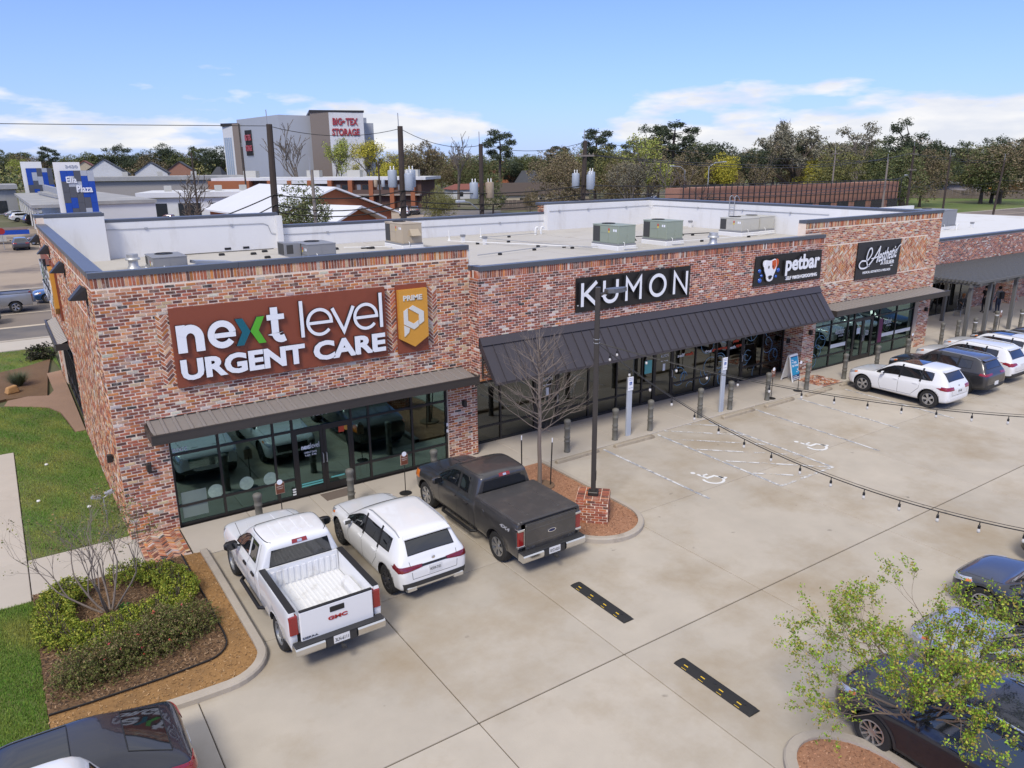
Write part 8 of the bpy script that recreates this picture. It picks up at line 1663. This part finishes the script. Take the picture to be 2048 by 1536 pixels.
FT = [('round dark olive tree standing behind the near parapet, between two poles',598,366,72,'bush','oak',1,1.0),('gnarled bare tree before the orange chapel',388,345,100,'bare','oak',2,1.5),('tall bare forked tree in front of the storage building',605,250,186,'bare','oak',3,1.),
('thin yellowing tree against the white storage front',676,277,188,'sparse','lime',4,.8),('wide yellow green tree at the right edge of the storage front',738,280,188,'sparse','yellow',5,1.1),('low mustard bush right of the storage building',785,308,186,'bush','yellow',6,1.),('brownish oak with a dark round top right of the storage building',848,284,190,'round','brown',7,1.),('bare tall tree with two tufts above the distant roofs',915,270,175,'bare','oak',8,.8),
('ragged pine with a leaning top left of the middle',1000,262,190,'pine','dark',9,1.1),('umbrella topped pine behind the leaning pole',1192,260,175,'pine','dark',10,1.1),('broad rust brown leafless thicket tree left of the leaning pole',1118,306,140,'bush','brown',11,1.1),('smaller rust brown tree right of the leaning pole',1232,318,140,'bush','brown',12,.9),('dark broad crowned oak in the tall group right of centre',1275,255,185,'live','dark',13,1.1),('dark open crowned pine at the right of the tall group',1345,248,180,'pine','dark',14,1.4),
('pale green budding tree with a white trunk before the tall group',1298,272,135,'sparse','lime',15,1.),('grey leafless tree behind the far parapet corner',1345,318,112,'bare','oak',16,1.2),('golden yellow round tree above the brick shops',1452,306,160,'round','yellow',17,1.),('golden yellow tree, right of two, above the brick shops',1622,318,168,'bush','yellow',18,.9),('tall grey green live oak with an open crown above the brick shops',1588,246,170,'live','grey',19,1.0),('second grey green live oak right of the tallest one',1655,250,172,'live','grey',20,1.0),('brownish feathery tree between the two yellow ones',1525,288,160,'sparse','brown',21,1.1),('bare spiky tree right of the live oaks',1730,264,165,'bare','oak',22,.9),('sparse dark live oak with spreading limbs against the cloud',1815,243,165,'live','dark',23,1.1),('olive green mass tree left of the sparse live oak',1690,296,150,'bush','olive',24,1.2),('olive green mass tree under the sparse live oak',1790,298,150,'bush','oak',25,1.2),('brown bush tree left of the golden yellow one',1390,300,165,'bush','brown',26,1.2),('small dark oak at the right above the houses',1925,284,230,'live','dark',27,1.),('dark flat topped oak at the right above the houses',1988,276,235,'live','dark',28,1.2),('olive round tree before the cream two storey house',1955,312,195,'bush','brown',29,1.),('green bush tree by the fence pole, left of the field',1850,300,160,'bush','brown',30,.9),('dark green bushy tree behind the two streaked transformers',985,345,150,'bush','oak',31,1.1),('low green tree left of the street light pole',880,372,120,'bush','olive',32,.9),('bright lime tree at the left end of the tree line',42,318,350,'bush','lime',33,1.),('dark pine left of the chequered signs',98,294,340,'pine','dark',34,1.2),('dark oak above the white gabled house, left',215,291,350,'live','dark',35,1.2),('tall dark oak above the white gabled house, right',330,289,340,'round','dark',36,1.2),('pair topped pine right of the white gabled house',400,294,350,'pine','dark',37,1.2),('dark bushy tree left of the storage building',440,294,330,'round','dark',38,1.3),('light grey budding tree left of the pale budding one',1262,310,130,'sparse','grey',39,1.),('bare thin tree by the right fence',1795,352,165,'bare','oak',40,.8),('small leafless tree beside the pale slim pole',1778,378,150,'bare','oak',41,1.2),('reddish shrub tree by the dark weathered fence',1060,372,150,'bush','brown',42,.9)]
for t in FT: far_tree(*t[:7], wide=t[7])
R3 = random.Random(11); kinds = [('round','oak'),('round','dark'),('bush','olive'),('bush','brown'),('sparse','brown'),('round','oak'),('bush','oak'),('pine','dark')]; names_ = {('round','oak'):'rounded mid green tree of the distant tree line',('round','dark'):'rounded dark tree of the distant tree line',('bush','olive'):'bushy olive tree of the distant tree line',('bush','brown'):'bushy brown tree of the distant tree line',('sparse','brown'):'thin brown tree of the distant tree line',('bush','oak'):'bushy mid green tree of the distant tree line',('pine','dark'):'dark pine of the distant tree line'}
for i in range(120):
    px = -60+2170*(i+R3.random())/120; kd = R3.choice(kinds); dep = R3.uniform(330,430) if px < 560 else (R3.uniform(225,330) if px < 1100 else R3.uniform(165,270))
    top = (R3.uniform(299,318) if px < 1100 else R3.uniform(280,306)) + (4 if kd[0] == 'sparse' else 0); far_tree(names_[kd], px, top, dep, *kd, 50+i % 5+(kinds.index(kd))*7, R3.uniform(1.0,1.5), grp=names_[kd].replace(' tree of',' trees of').replace('pine of','pines of'))
# far woods, one mass out to the horizon
r = np.random.default_rng(17); P_ = []
for band, (d0, d1, hh, n) in enumerate(((330,430,10.5,520),(430,620,11.5,700),(620,1100,13,900))):
    a = r.uniform(-.30,1.55,n); d = r.uniform(d0,d1,n); h = hh*r.uniform(.55,1.05,n); P_.append(np.stack([CAM.x+np.sin(a)*d, CAM.y+np.cos(a)*d, h, d*.0012+.45],1))
Q = np.concatenate(P_); m = 120; c = np.repeat(Q, m, 0); nn = len(c); pos = np.stack([c[:,0]+r.normal(0,4.6,nn)*c[:,3], c[:,1]+r.normal(0,4.6,nn)*c[:,3], c[:,2]*r.uniform(.05,1,nn)],1)
a = r.normal(0,1,(nn,3)); a /= np.linalg.norm(a,axis=1)[:,None]; b = np.cross(a, r.normal(0,1,(nn,3))); b /= np.linalg.norm(b,axis=1)[:,None]; s = c[:,3:4]*r.uniform(.3,.8,(nn,1)); pal = np.array(PALS['oak']+PALS['olive']+PALS['dark']+PALS['brown'])
np_mesh('woods', np.stack([pos-a*s,pos+b*s*.6,pos+a*s,pos-b*s*.6],1), 4, leafm, None, (pal[r.integers(0,len(pal),len(Q))]*r.uniform(.9,1.5,(len(Q),1))).repeat(m,0), kind='stuff')
# ---- cars in the distance (simple copies of the near bodies with their own paint)
def far_car(label, src_spec, loc, rz, paint, cat='car'):
    S = dict(src_spec, paint=paint, plate=None, rails=None); P, b = suv(label, None, S); P.location = (*loc,0) if len(loc) == 2 else loc; P.rotation_euler = (0,0,rz); return P
pts_ = {}
far_car('dark grey saloon across the street, seen from behind', SED, (1.0,91.5), PI/2, paintm('steel_grey_paint',(.06,.065,.08),.5)); far_car('grey car half hidden behind the side wall, beyond the dark grey saloon', RG, (4.2,96), 2.6, paintm('mid_grey_paint',(.10,.105,.11),.5)); far_car('medium blue saloon turning on the street, nose at the wall corner', SED, (2.4,45.0), PI, paintm('medium_blue_paint',(.03,.09,.22),.5)); far_car('pale green grey saloon on the street, only its tail in frame', SED, (-4.55,37.6), PI, paintm('celadon_paint',(.25,.30,.27),.5))
far_car('black four by four parked in the plaza, nearest the covered walk', dict(JP, H=1.85), tuple(sp(56,131)), .2, blackcar); far_car('white estate parked in the plaza before the black four by four', RG, tuple(sp(28,139)), .2, whitecar); far_car('silver saloon parked at the far side of the plaza', SED, tuple(sp(18,150)), .2, paintm('silver_paint',(.5,.52,.56),.7)); far_car('white van parked by the motel, right of the dark pole', dict(RG, H=1.9), tuple(sp(805,146)), 1.0, whitecar); far_car('black car parked by the motel beside the white van', JP, tuple(sp(826,150)), 1.0, blackcar); far_car('white car glimpsed between the trees right of the tall group', RG, tuple(sp(1313,185)), .3, whitecar)
silp = paintm('pickup_silver_paint', (.36,.37,.38), .6)
PC = pickup('silver pickup on the street, its bed and rear wheel in frame', dict(L=5.7, W=1.98, H=1.86, r=.39, fo=.95, wb=3.6, belt=1.18, hood=1.1, cowl=1.45, rf=2.2, bp=2.6, cp=3.1, cabend=3.5, wr=.64, rail=1.28, paint=silp, spokes=5, railm=blackp, tl=(.8,1.18), gate=lambda P, fn, xt: None, plate='')); PC.location = (-2.9,42.0,-.02); PC.rotation_euler = (0,0,PI)
PD = pickup('maroon pickup parked on the grass beyond the white store', dict(L=5.7, W=1.98, H=1.86, r=.39, fo=.95, wb=3.6, belt=1.18, hood=1.1, cowl=1.45, rf=2.2, bp=2.6, cp=3.1, cabend=3.5, wr=.64, rail=1.28, paint=paintm('maroon_paint',(.14,.015,.015)), spokes=5, railm=blackp, tl=(.8,1.18), gate=lambda P, fn, xt: None, plate='')); q = sp(325,126); PD.location = (q.x,q.y,0); PD.rotation_euler = (0,0,2.6)
for o in list(TMP.objects): bpy.data.objects.remove(o)
C.children.unlink(TMP); bpy.data.collections.remove(TMP)
